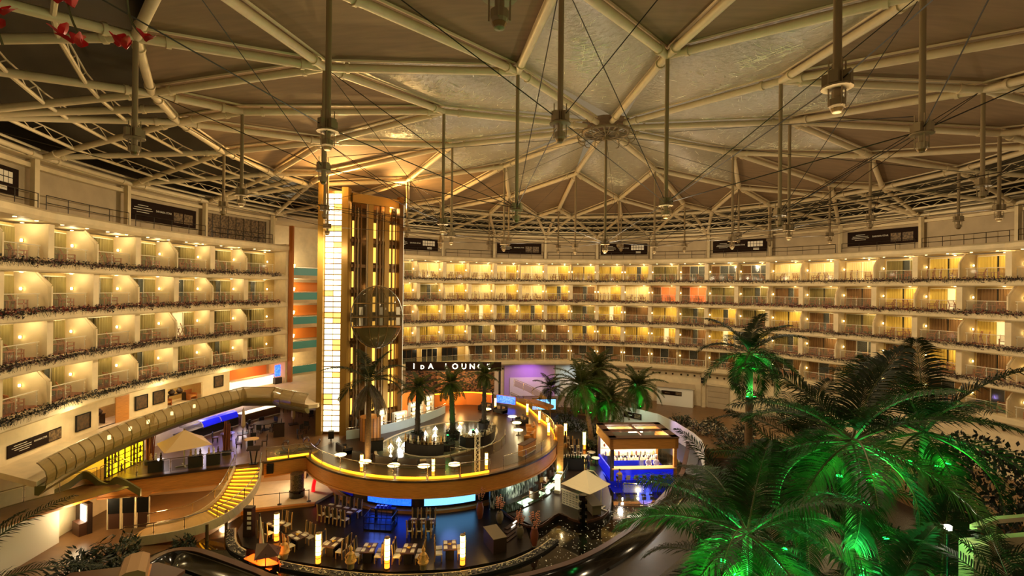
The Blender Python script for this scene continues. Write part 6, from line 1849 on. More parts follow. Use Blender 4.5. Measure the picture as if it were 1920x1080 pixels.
# ------------------------------------------------------------ curved stair
inner = smooth([(-22.1, 38.9, 3.5), (-21.9, 37.6, 2.75), (-22.0, 36.6, 2.0), (-22.7, 35.9, 1.35), (-24.0, 35.45, .85), (-26.4, 35.3, .35)], 5)
outer = smooth([(-20.3, 39.5, 3.5), (-19.6, 37.6, 2.75), (-19.7, 35.7, 2.0), (-20.8, 34.4, 1.35), (-23.0, 33.6, .85), (-26.6, 33.4, .35)], 5)
o = thing('curved_stair', 'curved stair with glowing amber treads sweeping down to the entrance', 'stair', (-21.5, 37, 0))
ofs = Vector((21.5, -37, 0))
for nm, pts, s in (('inner_stringer', inner, 1), ('outer_stringer', outer, -1)):
    b = MB()
    for i in range(len(pts) - 1):
        a, c = Vector(pts[i]) + ofs, Vector(pts[i + 1]) + ofs
        b.bar(a + Vector((0, 0, -.18)), c + Vector((0, 0, -.18)), .12, .62)
    b.build(nm, 'cream_slab', o)
n = len(inner)
for i in range(16):
    k = i * (n * .62) / 16
    i0 = int(k); t = k - i0
    a = Vector(inner[i0]).lerp(Vector(inner[i0 + 1]), t) + ofs; c = Vector(outer[i0]).lerp(Vector(outer[i0 + 1]), t) + ofs
    k2 = k + n * .62 / 16; i1 = min(int(k2), n - 2); t2 = k2 - i1
    a2 = Vector(inner[i1]).lerp(Vector(inner[i1 + 1]), t2) + ofs; c2 = Vector(outer[i1]).lerp(Vector(outer[i1 + 1]), t2) + ofs
    z = min(a2.z, c2.z) - .02
    b = MB(); poly = [(a.x, a.y), (c.x, c.y), (c2.x, c2.y), (a2.x, a2.y)]; b.prism(poly, z - .08, z); b.build('tread', 'gold_paint', o)
    b = MB(); b.bar(a2.lerp(c2, .06) + Vector((0, 0, -a2.lerp(c2, .06).z + z - .13)), a2.lerp(c2, .94) + Vector((0, 0, -a2.lerp(c2, .94).z + z - .13)), .03, .12); b.build('tread_light', 'amber_strip', o)
b = MB()
k0 = int(n * .60)
for i in range(k0, n - 1):
    a, c, c2, a2 = Vector(inner[i]) + ofs, Vector(outer[i]) + ofs, Vector(outer[i + 1]) + ofs, Vector(inner[i + 1]) + ofs
    b.add([a, c, c2, a2], [(0, 1, 2, 3)])
b.build('landing', 'stone_statue', o)
balustrade('inner glass balustrade of the curved amber stair', [(p[0], p[1], p[2]) for p in inner], .1, .95, postgap=1.7)
balustrade('outer glass balustrade of the curved amber stair', [(p[0], p[1], p[2]) for p in outer], .1, .95, postgap=1.9)
lamp('SPOT', (-21.3, 36.6, 6.0), 120, (1, .70, .22), .3, aim=(-21.2, 36.8, 2), angle=1.3)
for i, (x, y) in enumerate(((-21.3, 34.1), (-20.6, 35.2))): struct(MB().tube((x, y, 0), (x, y, 1.2 + .5 * i), .11, 10).build('column', 'bronze'))
# ------------------------------------------------------------ entrance below the terrace
struct(MB().box((0, 0, 1.16), (17, .3, 2.32)).build('wall_left', 'cushion_tan', None, False, (-27.0, 42.5, 0), .25))
lamp('POINT', (-27.0, 37.2, 2.0), 170, (1, .62, .24), .3); lamp('POINT', (-23.5, 39.8, 2.0), 110, (1, .62, .24), .3); lamp('POINT', (-30.3, 34.0, 2.2), 60, (1, .7, .34), .3); lamp('POINT', (-18.6, 42.5, 2.1), 110, (1, .80, .58), .3)
for i in range(3):
    o = thing('sliding_door', 'tall dark sliding entrance panel, %s of three' % ORD[i + 1], 'door', (-29.1 + .95 * i, 35.6 + .15 * i, .005), .16, 'entrance panels')
    MB().box((0, 0, 1.7), (.80, .06, 1.1)).build('dark_glass', 'black_metal', o)
    MB().box((0, 0, .58), (.72, .04, 1.1)).build('lower_pane', 'leather_brown', o)
    b = MB()
    for s in (-.42, .42): b.box((s, 0, 1.14), (.06, .09, 2.28))
    b.build('frame', 'steel_cream', o)
o = thing('lit_sign_box', 'dark kiosk wall with a bright lit panel by the entrance', 'sign', (-31.2, 35.2, .005), -.5)
MB().box((0, .2, 1.1), (1.9, .3, 2.2)).build('wall_panel', 'wood_dark', o); MB().box((.35, .02, 1.45), (.75, .06, 1.1)).build('lit_panel', 'white_lit', o); MB().box((.35, -.15, .45), (1.1, .5, .9)).build('counter', 'leather_brown', o)
lamp('POINT', (-30.6, 34.2, 1.5), 20, (1, .85, .5), .2)
WL = smooth([(-31.35, 33.7), (-31.1, 30), (-30.6, 26.5), (-29.5, 21)])
struct(MB().sweep(WL, [(0, 0), (0, 3.0), (.2, 3.0), (.2, 0)]).build('wall_left', 'white_paint'))
RP = smooth([(-30.4, 35.6, 3.5), (-30.7, 34.4, 3.55), (-30.75, 33, 3.75), (-30.6, 30, 4.3), (-30.0, 26, 5.0), (-28.6, 20.5, 6.0)])
struct(MB().sweep(RP, [(0, -.05), (0, 0), (-3.2, 0), (-3.2, -.05)]).build('floor_ramp', 'tan_floor'))
o = thing('ramp_edge', 'dark curved edge of the rising ramp above the white wall', 'ramp', (RP[0][0], RP[0][1], 0))
Lr = [(q[0] - RP[0][0], q[1] - RP[0][1], q[2]) for q in RP]
MB().sweep(Lr, [(.12, -.55), (.16, .02), (0, .02), (0, -.55)]).build('edge_band', 'olive_beam', o)
MB().sweep(Lr, [(.05, -1.15), (.05, -.55), (-.1, -.55), (-.1, -1.15)]).build('timber_panel', 'wood_fascia', o)
o = thing('picture_light_box', 'bright upright light box on the entrance back wall', 'light box', (-25.2, 42.75, .9), .25)
MB().box((0, 0, .6), (.7, .1, 1.3)).build('panel', 'white_lit', o); MB().box((0, .04, .6), (.8, .08, 1.4)).build('frame', 'bronze', o)
# ramp balustrade and wavy canopy at the left end of the deck
balustrade('long glass balustrade along the near left edge of the deck', [(q[0], q[1], q[2]) for q in RP], FZ, 1.05, postgap=2.4)
balustrade('chrome stair rail in front of the yellow wine racks', [(-30.3, 35.8, 3.5), (-29.6, 36.6, 4.0), (-28.8, 36.6, 3.6), (-28.3, 36.7, 3.5)], FZ, 1.0, postgap=1.0)
o = thing('wavy_canopy', 'wave-shaped olive canopy with timber underside over the entrance', 'canopy', (-30.2, 34.9, 2.95))
L = [(-2.2, -1.2, .25), (-1.2, -.5, .85), (-.3, -.2, 1.5), (.6, 0, .75), (1.1, .1, .55), (1.7, .2, .98), (3.0, .7, -.1)]
pts = smooth(L, 8)
b = MB()
for p in pts: b.v += [(p[0], p[1], p[2] + .12), (p[0], p[1], p[2] - .42), (p[0], p[1] + .14, p[2] - .42), (p[0], p[1] + .14, p[2] + .12)]
for i in range(len(pts) - 1):
    for k in range(4): b.f.append([4 * i + k, 4 * i + (k + 1) % 4, 4 * i + 4 + (k + 1) % 4, 4 * i + 4 + k]); b.m.append(0)
b.f += [[3, 2, 1, 0], [4 * len(pts) - 4, 4 * len(pts) - 3, 4 * len(pts) - 2, 4 * len(pts) - 1]]; b.m += [0, 0]
b.build('edge_band', 'olive_beam', o, smooth=True)
b = MB(); nn = 6
for p in pts:
    for k in range(nn + 1):
        t = k / nn; b.v.append((p[0] + .1 * t, p[1] + .1 + 1.1 * t, (p[2] - .40) * (1 - t) + (-.55) * t - .28 * math.sin(PI * t)))
for i in range(len(pts) - 1):
    for k in range(nn): b.f.append([i * (nn + 1) + k, i * (nn + 1) + k + 1, (i + 1) * (nn + 1) + k + 1, (i + 1) * (nn + 1) + k]); b.m.append(0)
b.build('underside', 'wood_fascia', o, smooth=True)
# timber shelter and deck in the left foreground
slab('floor', [(-24, 23.5), (-18.3, 24.5), (-18.0, 26.9), (-20.0, 27.6), (-24, 26.5)], 2.0, 2.2, 'leather_brown')
for x, y in ((-23, 24.5), (-19, 25)): struct(MB().tube((x, y, 0), (x, y, 2.0), .15, 8).build('column', 'wood_dark'))
o = thing('timber_cover', 'rounded pale timber cover on the dark deck before the curved stair', 'cover', (-20.1, 25.9, 2.2), .55)
b = MB(); prof = [(-.62, 0), (-.62, .55), (-.5, .8), (-.2, .95), (.3, .95), (.62, .75), (.62, 0)]
b.extrude([(x, -1.0, z) for x, z in prof], (0, 2.1, 0)); b.build('shell', 'cushion_tan', o)
MB().box((0, .05, .04), (1.4, 2.3, .08)).build('rim', 'wood_fascia', o)
# ------------------------------------------------------------ palms, planting, green lights
mat('palm_leaf', (.125, .155, .05), .55, noise=.35, nscale=2.5, spec=.25)
mat('palm_leaf_dry', (.27, .20, .09), .55, noise=.3, nscale=3)
mat('date_leaf', (.25, .27, .10), .5, noise=.3, nscale=2.5, spec=.3)
mat('palm_rachis', (.30, .30, .12), .5)
mat('palm_trunk', (.40, .30, .18), .8, noise=.25, nscale=7, stretch=(1, 1, 4))
mat('palm_trunk_dark', (.22, .17, .11), .9, noise=.4, nscale=9, bump=.4)
mat('bush_leaf', (.13, .17, .07), .5, noise=.4, nscale=8)
mat('bush_pale', (.72, .66, .52), .6)
mat('petal_red', (.80, .10, .08), .55, noise=.15, nscale=40)
mat('soil', (.10, .07, .045), .9)
def thin_leaf(name, k):
    nt = MATS[name].node_tree; b = nt.nodes['Principled BSDF']; out = [n for n in nt.nodes if n.type == 'OUTPUT_MATERIAL'][0]
    tr = nt.nodes.new('ShaderNodeBsdfTranslucent'); mx = nt.nodes.new('ShaderNodeMixShader'); mx.inputs[0].default_value = k
    src = b.inputs['Base Color'].links[0].from_socket
    nt.links.new(src, tr.inputs['Color']); nt.links.new(b.outputs[0], mx.inputs[1]); nt.links.new(tr.outputs[0], mx.inputs[2]); nt.links.new(mx.outputs[0], out.inputs['Surface'])
for n_ in ('palm_leaf', 'date_leaf'): thin_leaf(n_, .45)
def frond_mesh(L, e0, bend, nl, ll, seed, m='palm_leaf', vee=.35, wdt=.030):
    r = random.Random(seed); b = MB(); pts = []; n = 14
    x = z = 0.0
    for i in range(n + 1):
        pts.append(Vector((x, 0, z)))
        t = i / n; a = rad(e0 - bend * t ** 1.25); x += L / n * math.cos(a); z += L / n * math.sin(a)
    b.path(pts, .02, 4, 1, [max(.006, .045 * (1 - i / n) * L / 3.5) for i in range(n + 1)])
    for i in range(nl):
        t = .12 + .87 * i / nl
        k = t * n; i0 = min(int(k), n - 1); p = pts[i0].lerp(pts[i0 + 1], k - i0); d = (pts[i0 + 1] - pts[i0]).normalized()
        up = Vector((-d.z, 0, d.x))
        ln = ll * (math.sin(PI * min(1, .18 + t * .80)) ** .6) * r.uniform(.85, 1.1)
        for s in (-1, 1):
            dirv = (Vector((0, s, 0)) * .80 + d * (.42 + .35 * t) + up * (vee + r.uniform(-.15, .15))).normalized()
            w_ = wdt * r.uniform(.8, 1.15)
            q = [p]; cur = p; dv = dirv.copy()
            for j in range(3):
                cur = cur + dv * (ln / 3); q.append(cur); dv = (dv + Vector((0, 0, -.34 - .18 * t))).normalized()
            side = d * w_
            b.add([q[0] - side * .5, q[0] + side * .5, q[1] + side, q[1] - side, q[2] + side * .75, q[2] - side * .75, q[3]], [(0, 1, 2, 3), (3, 2, 4, 5), (5, 4, 6)], 0)
    return b.mesh('frond', [M(m), M('palm_rachis')])
FR = {}
def palm(label, base, crown, L, nf, ll, nl, trunk_r, e_hi=78, e_lo=-25, bend=70, kind='palm', seed=1, old=0, lamps=(), wdt=.030, trunk_m='palm_trunk', az0=0.0, vee=.35):
    o = thing('palm_tree', label, 'palm tree', base)
    bx = Vector(crown) - Vector(base)
    r = random.Random(seed)
    k = 14; pts = []; rd = []
    for i in range(k + 1):
        t = i / k
        pts.append((bx.x * t ** 1.3, bx.y * t ** 1.3, bx.z * t)); rd.append(trunk_r * (1.25 - .45 * t + (.10 if i % 2 else 0)))
    b = MB(); b.path(pts, trunk_r, 10, 0, rd); b.build('trunk', trunk_m, o, smooth=True)
    if kind == 'date':
        b = MB()
        for i in range(int(bx.z * 9)):
            t = i / (bx.z * 9); a = i * 2.4
            c = Vector((bx.x * t ** 1.3, bx.y * t ** 1.3, bx.z * t)) + Vector((math.cos(a), math.sin(a), 0)) * trunk_r * (1.2 - .4 * t)
            b.lathe([(.07, -.05), (.05, .06), (0, .10)], 5, c)
        b.build('leaf_stub', 'palm_trunk_dark', o)
    else:
        MB().path([bx + Vector((0, 0, -L * .32)), bx + Vector((0, 0, -L * .16)), bx], .1, 10, 0, [trunk_r * .85, trunk_r * 1.05, trunk_r * .6]).build('crown_shaft', 'palm_rachis', o, smooth=True)
    for i in range(nf):
        f = (i / max(1, nf - 1)) ** .85
        lev = round(f * 6) / 6.0
        key = (kind, round(L, 2), lev, e_hi, e_lo, bend, nl, wdt)
        if key not in FR:
            FR[key] = frond_mesh(L * (.60 + .45 * math.sin(PI * (.15 + .7 * lev))), e_hi + (e_lo - e_hi) * lev, bend * (.55 + .6 * lev), nl, ll, int(lev * 60) + seed, 'date_leaf' if kind == 'date' else 'palm_leaf', vee, wdt)
        fo = link('frond', FR[key], o, bx)
        fo.rotation_euler = (r.uniform(-.12, .12), r.uniform(-.08, .08), az0 + i * 2.39996 + r.uniform(-.15, .15))
    for i in range(old):
        key = ('old', round(L, 2), nl)
        if key not in FR: FR[key] = frond_mesh(L * .75, -45, 40, nl, ll * .7, seed, 'palm_leaf_dry', .1, wdt)
        fo = link('dry_frond', FR[key], o, bx - Vector((0, 0, .1))); fo.rotation_euler = (0, 0, i * 1.9 + .4)
    return o
def green_lamp(x, y, z, pw, aim, label, angle=1.5, mount=None, k=1.0):
    o = thing('green_spotlight', label, 'light', (x, y, z))
    MB().lathe([(.0, -.06), (.07, -.04), (.08, .06), (0, .07)], 10).build('lens', 'green_lit', o)
    MB().lathe([(.09, -.14), (.10, .04), (.085, .04), (.07, -.10)], 10).build('housing', 'black_metal', o)
    if mount: MB().tube((0, 0, -.1), (mount[0] - x, mount[1] - y, mount[2] - z), .025, 5).build('bracket', 'black_metal', o)
    lamp('SPOT', (x, y, z + .15), pw * (.55 if y < 35 and y > 0 else 3.0 if y > 52 else 1.2) * k, (.04, 1, .16), .08, aim=aim, angle=angle, blend=.8)
    lamp('POINT', (x, y, z + .3), pw * .05, (.04, 1, .16), .06)
palm('tall royal palm at the front left of the round lounge', (-11.7, 39.7, FZ), (-11.6, 39.7, 10.3), 4.0, 9, .85, 40, .20, 74, 8, 80, seed=3, old=9, wdt=.045)
palm('shaggy date palm on the lounge floor, left of three', (-8.85, 46.1, LZ), (-8.85, 46.1, 8.5), 2.1, 26, .48, 26, .22, 75, -45, 60, 'date', 5, wdt=.045, trunk_m='palm_trunk_dark')
palm('shaggy date palm on the lounge floor, middle of three', (-5.5, 46.3, LZ), (-5.75, 46.3, 8.9), 2.3, 28, .50, 26, .24, 75, -45, 60, 'date', 6, wdt=.045, trunk_m='palm_trunk_dark')
palm('shaggy date palm on the lounge floor, right of three', (-2.75, 50.0, LZ), (-2.75, 50.0, 9.1), 1.9, 24, .45, 26, .20, 75, -45, 60, 'date', 7, wdt=.045, trunk_m='palm_trunk_dark')
palm('leaning date palm with pale patterned trunk beside the kiosk', (9.4, 56.0, DZ), (8.3, 57.0, 6.7), 4.4, 40, .85, 40, .24, 78, -48, 85, 'date', 8, wdt=.05)
palm('tall date palm behind the leaning one near the kiosk', (11.3, 62.0, .95), (11.0, 62.0, 7.8), 4.0, 36, .85, 38, .24, 78, -45, 85, 'date', 9, wdt=.05)
palm('short date palm lit green from below beside the kiosk', (11.6, 59.0, .95), (11.8, 59.0, 4.5), 3.8, 34, .8, 38, .22, 75, -40, 80, 'date', 10, wdt=.05)
palm('date palm on the garden terrace above the white hoarding', (17.4, 65.5, .95), (17.2, 65.5, 5.0), 4.2, 38, .85, 38, .24, 75, -45, 85, 'date', 12, wdt=.05)
palm('small feather palm between the violet-lit wall and the lounge', (5.1, 62.5, DZ), (5.1, 62.5, 5.3), 2.7, 16, .7, 28, .10, 75, -20, 70, seed=13, wdt=.045)
palm('royal palm with green-lit crown rising in front of the far balconies', (14.75, 30.0, .03), (14.8, 30.0, 14.2), 3.7, 16, .95, 44, .22, 78, -40, 85, seed=14, az0=.4, wdt=.04)
G = dict(wdt=.026)
palm('large palm at the centre of the foreground grove', (9.95, 14.2, .03), (9.9, 14.0, 13.7), 3.9, 17, 1.05, 62, .15, 76, -42, 74, seed=15, **G)
palm('large palm at the right of the foreground grove with upright young fronds', (13.7, 16.2, .03), (13.7, 16.0, 13.4), 4.2, 14, 1.05, 60, .15, 80, -35, 70, seed=16, az0=1.0, **G)
palm('green-lit palm at the left front of the foreground grove', (6.3, 13.2, .03), (6.4, 13.0, 11.5), 3.7, 13, 1.0, 58, .14, 62, -35, 66, seed=17, az0=.7, **G)
palm('low green-lit palm under the foreground grove', (9.5, 12.2, .03), (9.5, 12.0, 9.9), 3.3, 12, .85, 54, .12, 72, -25, 64, seed=18, az0=.2, **G)
palm('low palm behind the centre of the foreground grove', (10.6, 17.5, .03), (10.6, 17.5, 11.0), 3.9, 14, .95, 56, .14, 78, -35, 68, seed=19, **G)
palm('low palm behind the left of the foreground grove', (8.8, 19.5, .03), (8.8, 19.5, 9.6), 3.7, 14, .9, 52, .14, 75, -30, 66, seed=22, **G)
palm('tall slim palm between the centre and right of the grove', (12.3, 20.5, .03), (12.3, 20.5, 11.6), 3.9, 13, .95, 52, .14, 80, -35, 70, seed=23, az0=.3, **G)
palm('low bushy palm in front of the right grove palm', (12.4, 13.9, .03), (12.4, 13.9, 9.6), 3.4, 12, .9, 52, .12, 70, -25, 62, seed=24, az0=.9, **G)
palm('low bushy palm behind the pool wall', (7.4, 16.6, .03), (7.4, 16.6, 8.6), 3.4, 12, .9, 50, .12, 70, -30, 64, seed=25, az0=.5, **G)
palm('dark palm at the far right edge of the foreground', (10.9, 10.3, .03), (10.9, 10.3, 11.2), 2.2, 14, .6, 36, .09, 75, -10, 62, seed=20, wdt=.022)
palm('palm with feathery fronds reaching in at the left foreground edge', (-11.8, 9.8, .03), (-12.0, 9.6, 11.3), 3.2, 14, .55, 52, .14, 60, -10, 55, seed=21, wdt=.016, az0=.35)
for i, (x, y, z, pw, aim, an, mt) in enumerate((
    (14.55, 29.75, 11.5, 260, (14.6, 29.9, 15), 1.5, (14.78, 30, 11.4)), (15.0, 29.75, 11.5, 260, (15.0, 29.9, 15), 1.5, (14.8, 30, 11.4)),
    (8.95, 12.9, 10.3, 500, (7.8, 13.6, 13), 2.2, (9.5, 12.1, 9.7)), (9.45, 12.95, 10.4, 600, (10.0, 14.5, 14), 2.2, (9.5, 12.1, 9.7)), (10.1, 13.7, 12.0, 160, (10.6, 14.6, 14), 2.0, (9.93, 14.0, 11.8)),
    (5.6, 12.3, 9.9, 600, (5.2, 12.7, 12.4), 2.5, (6.4, 13.05, 9.6)), (11.6, 14.9, 10.4, 260, (11.6, 15.8, 14), 2.2, (11.6, 14.7, 0)),
    (8.3, 10.9, 9.5, 420, (9.2, 11.9, 11), 2.4, (8.3, 10.9, 0)), (4.4, 13.6, 9.0, 500, (4.9, 13.2, 12), 2.4, (4.4, 13.6, 0)), (8.3, 14.6, 10.2, 500, (8.4, 15, 14), 2.4, (8.3, 14.6, 0)),
    (7.9, 56.6, 3.7, 240, (8.2, 57, 7), 1.5, (8.8, 56.6, 3.5)), (9.3, 56.2, 3.7, 240, (8.9, 56.8, 7), 1.5, (9.0, 56.5, 3.6)), (11.6, 58.4, 2.3, 240, (11.8, 58.8, 5), 1.6, (11.6, 58.9, 2.2)), (17.4, 64.9, 2.4, 200, (17.3, 65.2, 6), 1.6, (17.4, 65.4, 2.3)),
    (-5.6, 43.2, LZ + 1.25, 110, (-5.7, 44.5, 6), 1.5, (-5.6, 43.3, LZ)), (-3.4, 44.1, LZ + 1.5, 25, (-3.6, 46, 6), 1.4, (-3.4, 44.2, LZ + 1.0)))):
    nm = ('left lamp on the royal palm trunk', 'right lamp on the royal palm trunk', 'low in the grove, left of two', 'low in the grove, right of two', 'on the central grove trunk', 'below the left grove palm', 'added on a stake right of the grove', 'added on a stake at the front of the grove', 'added on a stake left of the grove', 'added on a stake behind the left grove palm',
          'left lamp on the leaning date palm', 'right lamp on the leaning date palm', 'under the short date palm', 'under the terrace date palm', 'on the lounge floor before the middle date palm', 'on the right lounge counter')[i]
    green_lamp(x, y, z, pw, aim, 'bright green spotlight, ' + nm, an, mt)  # the lamps on stakes are added for more green on the fronds
for nm, c, r0, pw, a0 in (('left grove', (6.4, 13.0, 11.5), .6, 330, 2.6), ('central grove', (9.9, 14.0, 13.7), .6, 170, 3.6), ('right grove', (13.7, 16.0, 13.4), .6, 130, 3.3), ('low front', (9.5, 12.0, 9.9), .5, 260, 1.2), ('slim royal', (14.8, 30.0, 14.2), .5, 120, 3.5)):
    for i in range(3):  # extra lamps added close to the fronds to light them green
        a = a0 + i * 1.25
        x, y, z = c[0] + r0 * math.cos(a), c[1] + r0 * math.sin(a), c[2] - .95
        green_lamp(x, y, z, pw, (x + 3 * math.cos(a), y + 3 * math.sin(a), z + .75), 'added green spotlight under the crown of the %s palm, %s of three' % (nm, ORD[i + 1]), 2.3, (c[0], c[1], z - .1), 1.8)
def bush(label, x, y, z, rx, ry, h, n, m='bush_leaf', fl=None, seed=1, ls=.16, frac=.2):
    o = thing('leafy_bush', label, 'bush', (x, y, z))
    r = random.Random(seed); b = MB()
    for i in range(n):
        a = r.uniform(0, 6.28); el = math.asin(r.uniform(-.1, 1)); k = r.uniform(.65, 1.0) * (1 + .25 * math.sin(3 * a + seed))
        p = Vector((rx * k * math.cos(a) * math.cos(el), ry * k * math.sin(a) * math.cos(el), max(.05, h * k * math.sin(el))))
        e = Euler((r.uniform(-1, 1), r.uniform(-1, 1), a)).to_matrix(); s = ls * r.uniform(.6, 1.2)
        q = [p + e @ Vector(v) for v in ((0, -s * .3, 0), (s, 0, .05 * s), (0, s * .3, 0), (-s, 0, -.15 * s))]
        b.add(q, [(0, 1, 2, 3)], 1 if (fl and r.random() < frac) else 0)
    b.build('foliage', [m, fl or m], o)
    b = MB()
    for i in range(7):
        a = i * .9; b.tube((0, 0, 0), (rx * .6 * math.cos(a), ry * .6 * math.sin(a), h * .7), .03, 4)
    b.build('stem', 'soil', o)
    return o
bush('dense dark green bush in the left foreground before the entrance, nearest the shelter', -23.0, 28.7, .0, 1.6, 1.2, 2.0, 620, seed=2, ls=.24)
bush('dense dark green bush in the left foreground, middle of three', -24.6, 30.6, .0, 1.7, 1.3, 2.1, 620, seed=3, ls=.24)
bush('dense dark green bush in the left foreground, nearest the white wall', -26.2, 29.6, .0, 1.6, 1.4, 1.7, 560, seed=4, ls=.24)
bush('small leafy bush beside the near end of the pool wall', -21.9, 32.7, .0, .8, .6, 1.2, 240, seed=9, ls=.24)
for i, (x, y, rx, h, fl) in enumerate(((21.6, 61.5, 1.6, 1.3, None), (22.7, 58.6, 1.7, 1.4, 'bush_pale'), (24.4, 57.4, 1.6, 1.2, 'bush_pale'), (25.3, 60.6, 1.5, 1.2, None), (26.5, 55.0, 1.6, 1.3, 'bush_pale'), (28.2, 58.0, 1.5, 1.4, None), (24.2, 53.2, 1.8, 1.5, None), (29.6, 52.5, 1.8, 1.4, 'bush_pale'), (27.0, 50.5, 1.9, 1.6, None), (32.0, 48.5, 2.0, 1.6, None))):
    bush('%s bush on the garden terrace, %s from the kiosk' % ('white-flecked' if fl else 'dark green', ORD[i + 1]), x, y, .95, rx, rx * .8, h, 420, 'bush_leaf', fl, 20 + i, .22, .35)
for i, (x, y, rx, h) in enumerate(((6.4, 61.0, 1.2, 1.5), (8.4, 60.2, 1.4, 1.4), (10.0, 57.6, 1.3, 1.3), (4.0, 62.0, 1.1, 1.5), (8.6, 53.8, .8, .9), (7.2, 63.8, 1.6, 1.8))):
    bush('leafy garden bush around the date palms, %s from the front' % ORD[i + 1], x, y, DZ, rx, rx * .8, h, 300, seed=40 + i, ls=.22)
for i, (x, y, r0) in enumerate(((-8.85, 46.1, .65), (-5.5, 46.3, .7), (-2.75, 50.0, .6), (-5.7, 43.3, .8))):
    o = thing('round_planter', 'dark round planter, %s' % ('below the left date palm', 'below the middle date palm', 'below the right date palm', 'with green lamp on the lounge floor')[i], 'planter', (x, y, LZ))
    MB().lathe([(r0 * .9, 0), (r0, .6), (r0 * .93, .62), (r0 * .93, .52), (0, .52)], 18).build('pot', 'chair_black', o)
    bush('small round shrub in the dark planter, %s' % ('left date palm', 'middle date palm', 'right date palm', 'green lamp')[i], x, y, LZ + .53, r0 * .95, r0 * .95, .5, 160, seed=60 + i, ls=.14)
o = thing('dense_tree', 'dark dense leafy tree at the right edge behind the palms', 'tree', (19.8, 20.5, .03))
b = MB(); r_ = random.Random(8)
for i in range(2600):
    v = Vector((r_.gauss(0, 1), r_.gauss(0, 1), r_.gauss(0, 1))).normalized() * r_.uniform(.55, 1.0)
    p = Vector((v.x * 2.6, v.y * 2.4, 9.9 + v.z * 2.2)); s = r_.uniform(.08, .17)
    e = Euler((r_.uniform(-1.5, 1.5), r_.uniform(-1.5, 1.5), r_.uniform(0, 6))).to_matrix()
    b.add([p + e @ Vector(q) for q in ((-s, 0, 0), (0, -s * .5, 0), (s, 0, 0), (0, s * .5, 0))], [(0, 1, 2, 3)])
b.build('foliage', 'leaf_dark', o)
MB().path([(0, 0, 0), (.1, 0, 4), (-.05, 0, 8.5)], .2, 9, 0, [.28, .2, .14]).build('trunk', 'palm_trunk_dark', o)
# cream terrace wall with its pillar at the right foreground
o = thing('terrace_wall', 'curved cream terrace wall with a square pillar at the right foreground edge', 'wall', (12.1, 12.7, 0))
MB().box((.1, 0, 5.75), (.42, .42, 11.5)).build('pillar', 'cream_slab', o)
MB().sweep([(.2, .1), (1.2, .55), (2.4, .75), (3.8, .6), (5.2, .1)], [(0, 10.5), (0, 11.3), (-.2, 11.3), (-.2, 10.5)]).build('parapet', 'cream_slab', o)
MB().sweep([(.2, .1), (1.2, .55), (2.4, .75), (3.8, .6), (5.2, .1)], [(.06, 11.75), (.06, 11.87), (-.1, 11.87), (-.1, 11.75)]).build('rail', 'cream_slab', o)
b = MB()
for x, y in ((1.2, .6), (2.4, .8), (3.8, .65)): b.tube((x, y, 0), (x, y, 11.8), .06, 8)
b.build('support', 'cream_slab', o)
o = thing('garden_lamp', 'starry white garden lamp on a slim pole among the right palms', 'lamp', (11.15, 12.3, .03))
MB().tube((0, 0, 0), (0, 0, 11.95), .03, 6).build('pole', 'black_metal', o); MB().lathe([(0, -.08), (.08, -.05), (.08, .05), (0, .08)], 10, (0, 0, 12.03)).build('globe', 'star_lit', o)
lamp('POINT', (11.15, 12.3, 12.35), 18, (1, .85, .65), .1)
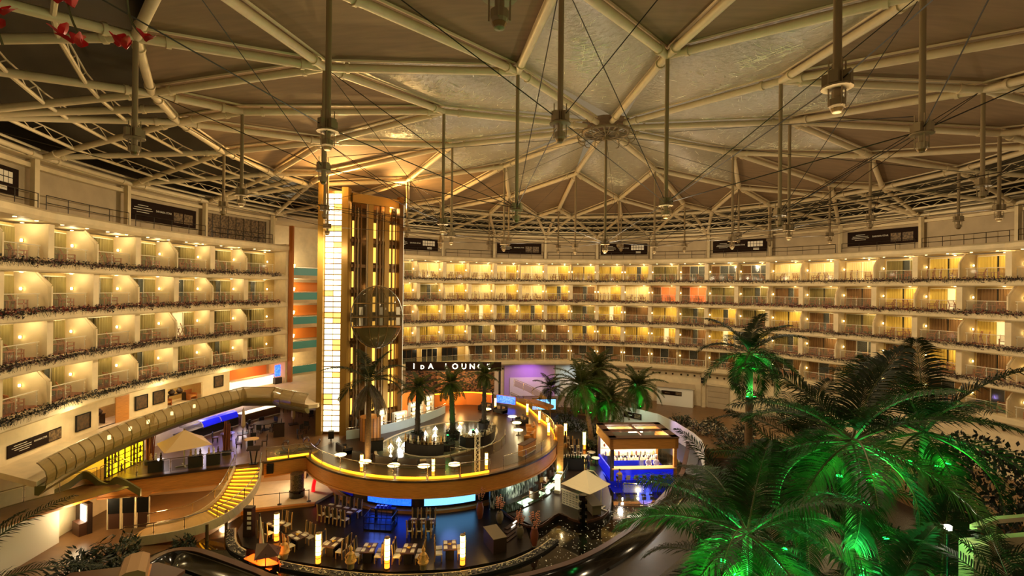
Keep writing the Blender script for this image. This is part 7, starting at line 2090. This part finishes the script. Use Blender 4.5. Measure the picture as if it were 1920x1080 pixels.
# bougainvillea hanging from the planter above the viewer
def spray(label, p0, pts, flowers, seed):
    o = thing('bougainvillea_spray', label, 'flowers', p0)
    r = random.Random(seed)
    L = [Vector(p) - Vector(p0) for p in pts]
    MB().path(smooth([tuple(p) for p in L], 4), .004, 5).build('stem', 'palm_rachis', o)
    for f in flowers:
        c = Vector(f) - Vector(p0)
        for k in range(3):
            a = k * 2.09 + r.uniform(0, 1); b = MB()
            e = Euler((r.uniform(-.5, .5) + .6, r.uniform(-.5, .5), a)).to_matrix(); s = .030
            rows = []
            for i in range(4):
                t = i / 3; w_ = s * .62 * math.sin(PI * (.12 + .80 * t))
                rows += [c + e @ Vector((-w_, s * 1.7 * t, .006 * math.sin(PI * t) + .004)), c + e @ Vector((0, s * 1.75 * t, -.004 + .010 * t)), c + e @ Vector((w_, s * 1.7 * t, .006 * math.sin(PI * t) + .004))]
            for i in range(3):
                b.f += [[3 * i, 3 * i + 1, 3 * i + 4, 3 * i + 3], [3 * i + 1, 3 * i + 2, 3 * i + 5, 3 * i + 4]]; b.m += [0, 0]
            b.v = [tuple(v) for v in rows]
            b.build('bract', 'petal_red', o, smooth=True)
        MB().lathe([(0, 0), (.004, .006), (.006, .014), (0, .018)], 6, c).build('floret', 'bush_pale', o)
spray('red bougainvillea spray hanging at the upper left corner, leftmost', (-1.80, 1.62, 19.25), [(-1.80, 1.62, 19.25), (-1.79, 1.64, 18.98), (-1.76, 1.66, 18.82)], [(-1.79, 1.64, 18.95), (-1.75, 1.65, 18.92), (-1.80, 1.66, 18.88), (-1.73, 1.66, 18.99)], 1)
spray('red bougainvillea spray hanging at the upper left corner, second from left', (-1.66, 1.75, 19.3), [(-1.66, 1.75, 19.3), (-1.63, 1.76, 19.02), (-1.60, 1.77, 18.92)], [(-1.66, 1.75, 19.02), (-1.61, 1.76, 19.01), (-1.66, 1.77, 18.91), (-1.62, 1.77, 18.885), (-1.59, 1.77, 18.87)], 2)
spray('red bougainvillea spray hanging at the upper left corner, rightmost', (-1.44, 1.78, 19.2), [(-1.44, 1.78, 19.2), (-1.43, 1.79, 19.0), (-1.38, 1.80, 18.92)], [(-1.47, 1.79, 18.885), (-1.44, 1.79, 18.875), (-1.375, 1.80, 18.91)], 3)
# the planter they hang from, part of the floor above the viewer
ring_band('trim_80', [(38.56, 18.78 + .4), (38.50, 19.3), (38.9, 19.4), (38.9, 19.18)], -192, -178, 1.0, 'cream_slab')
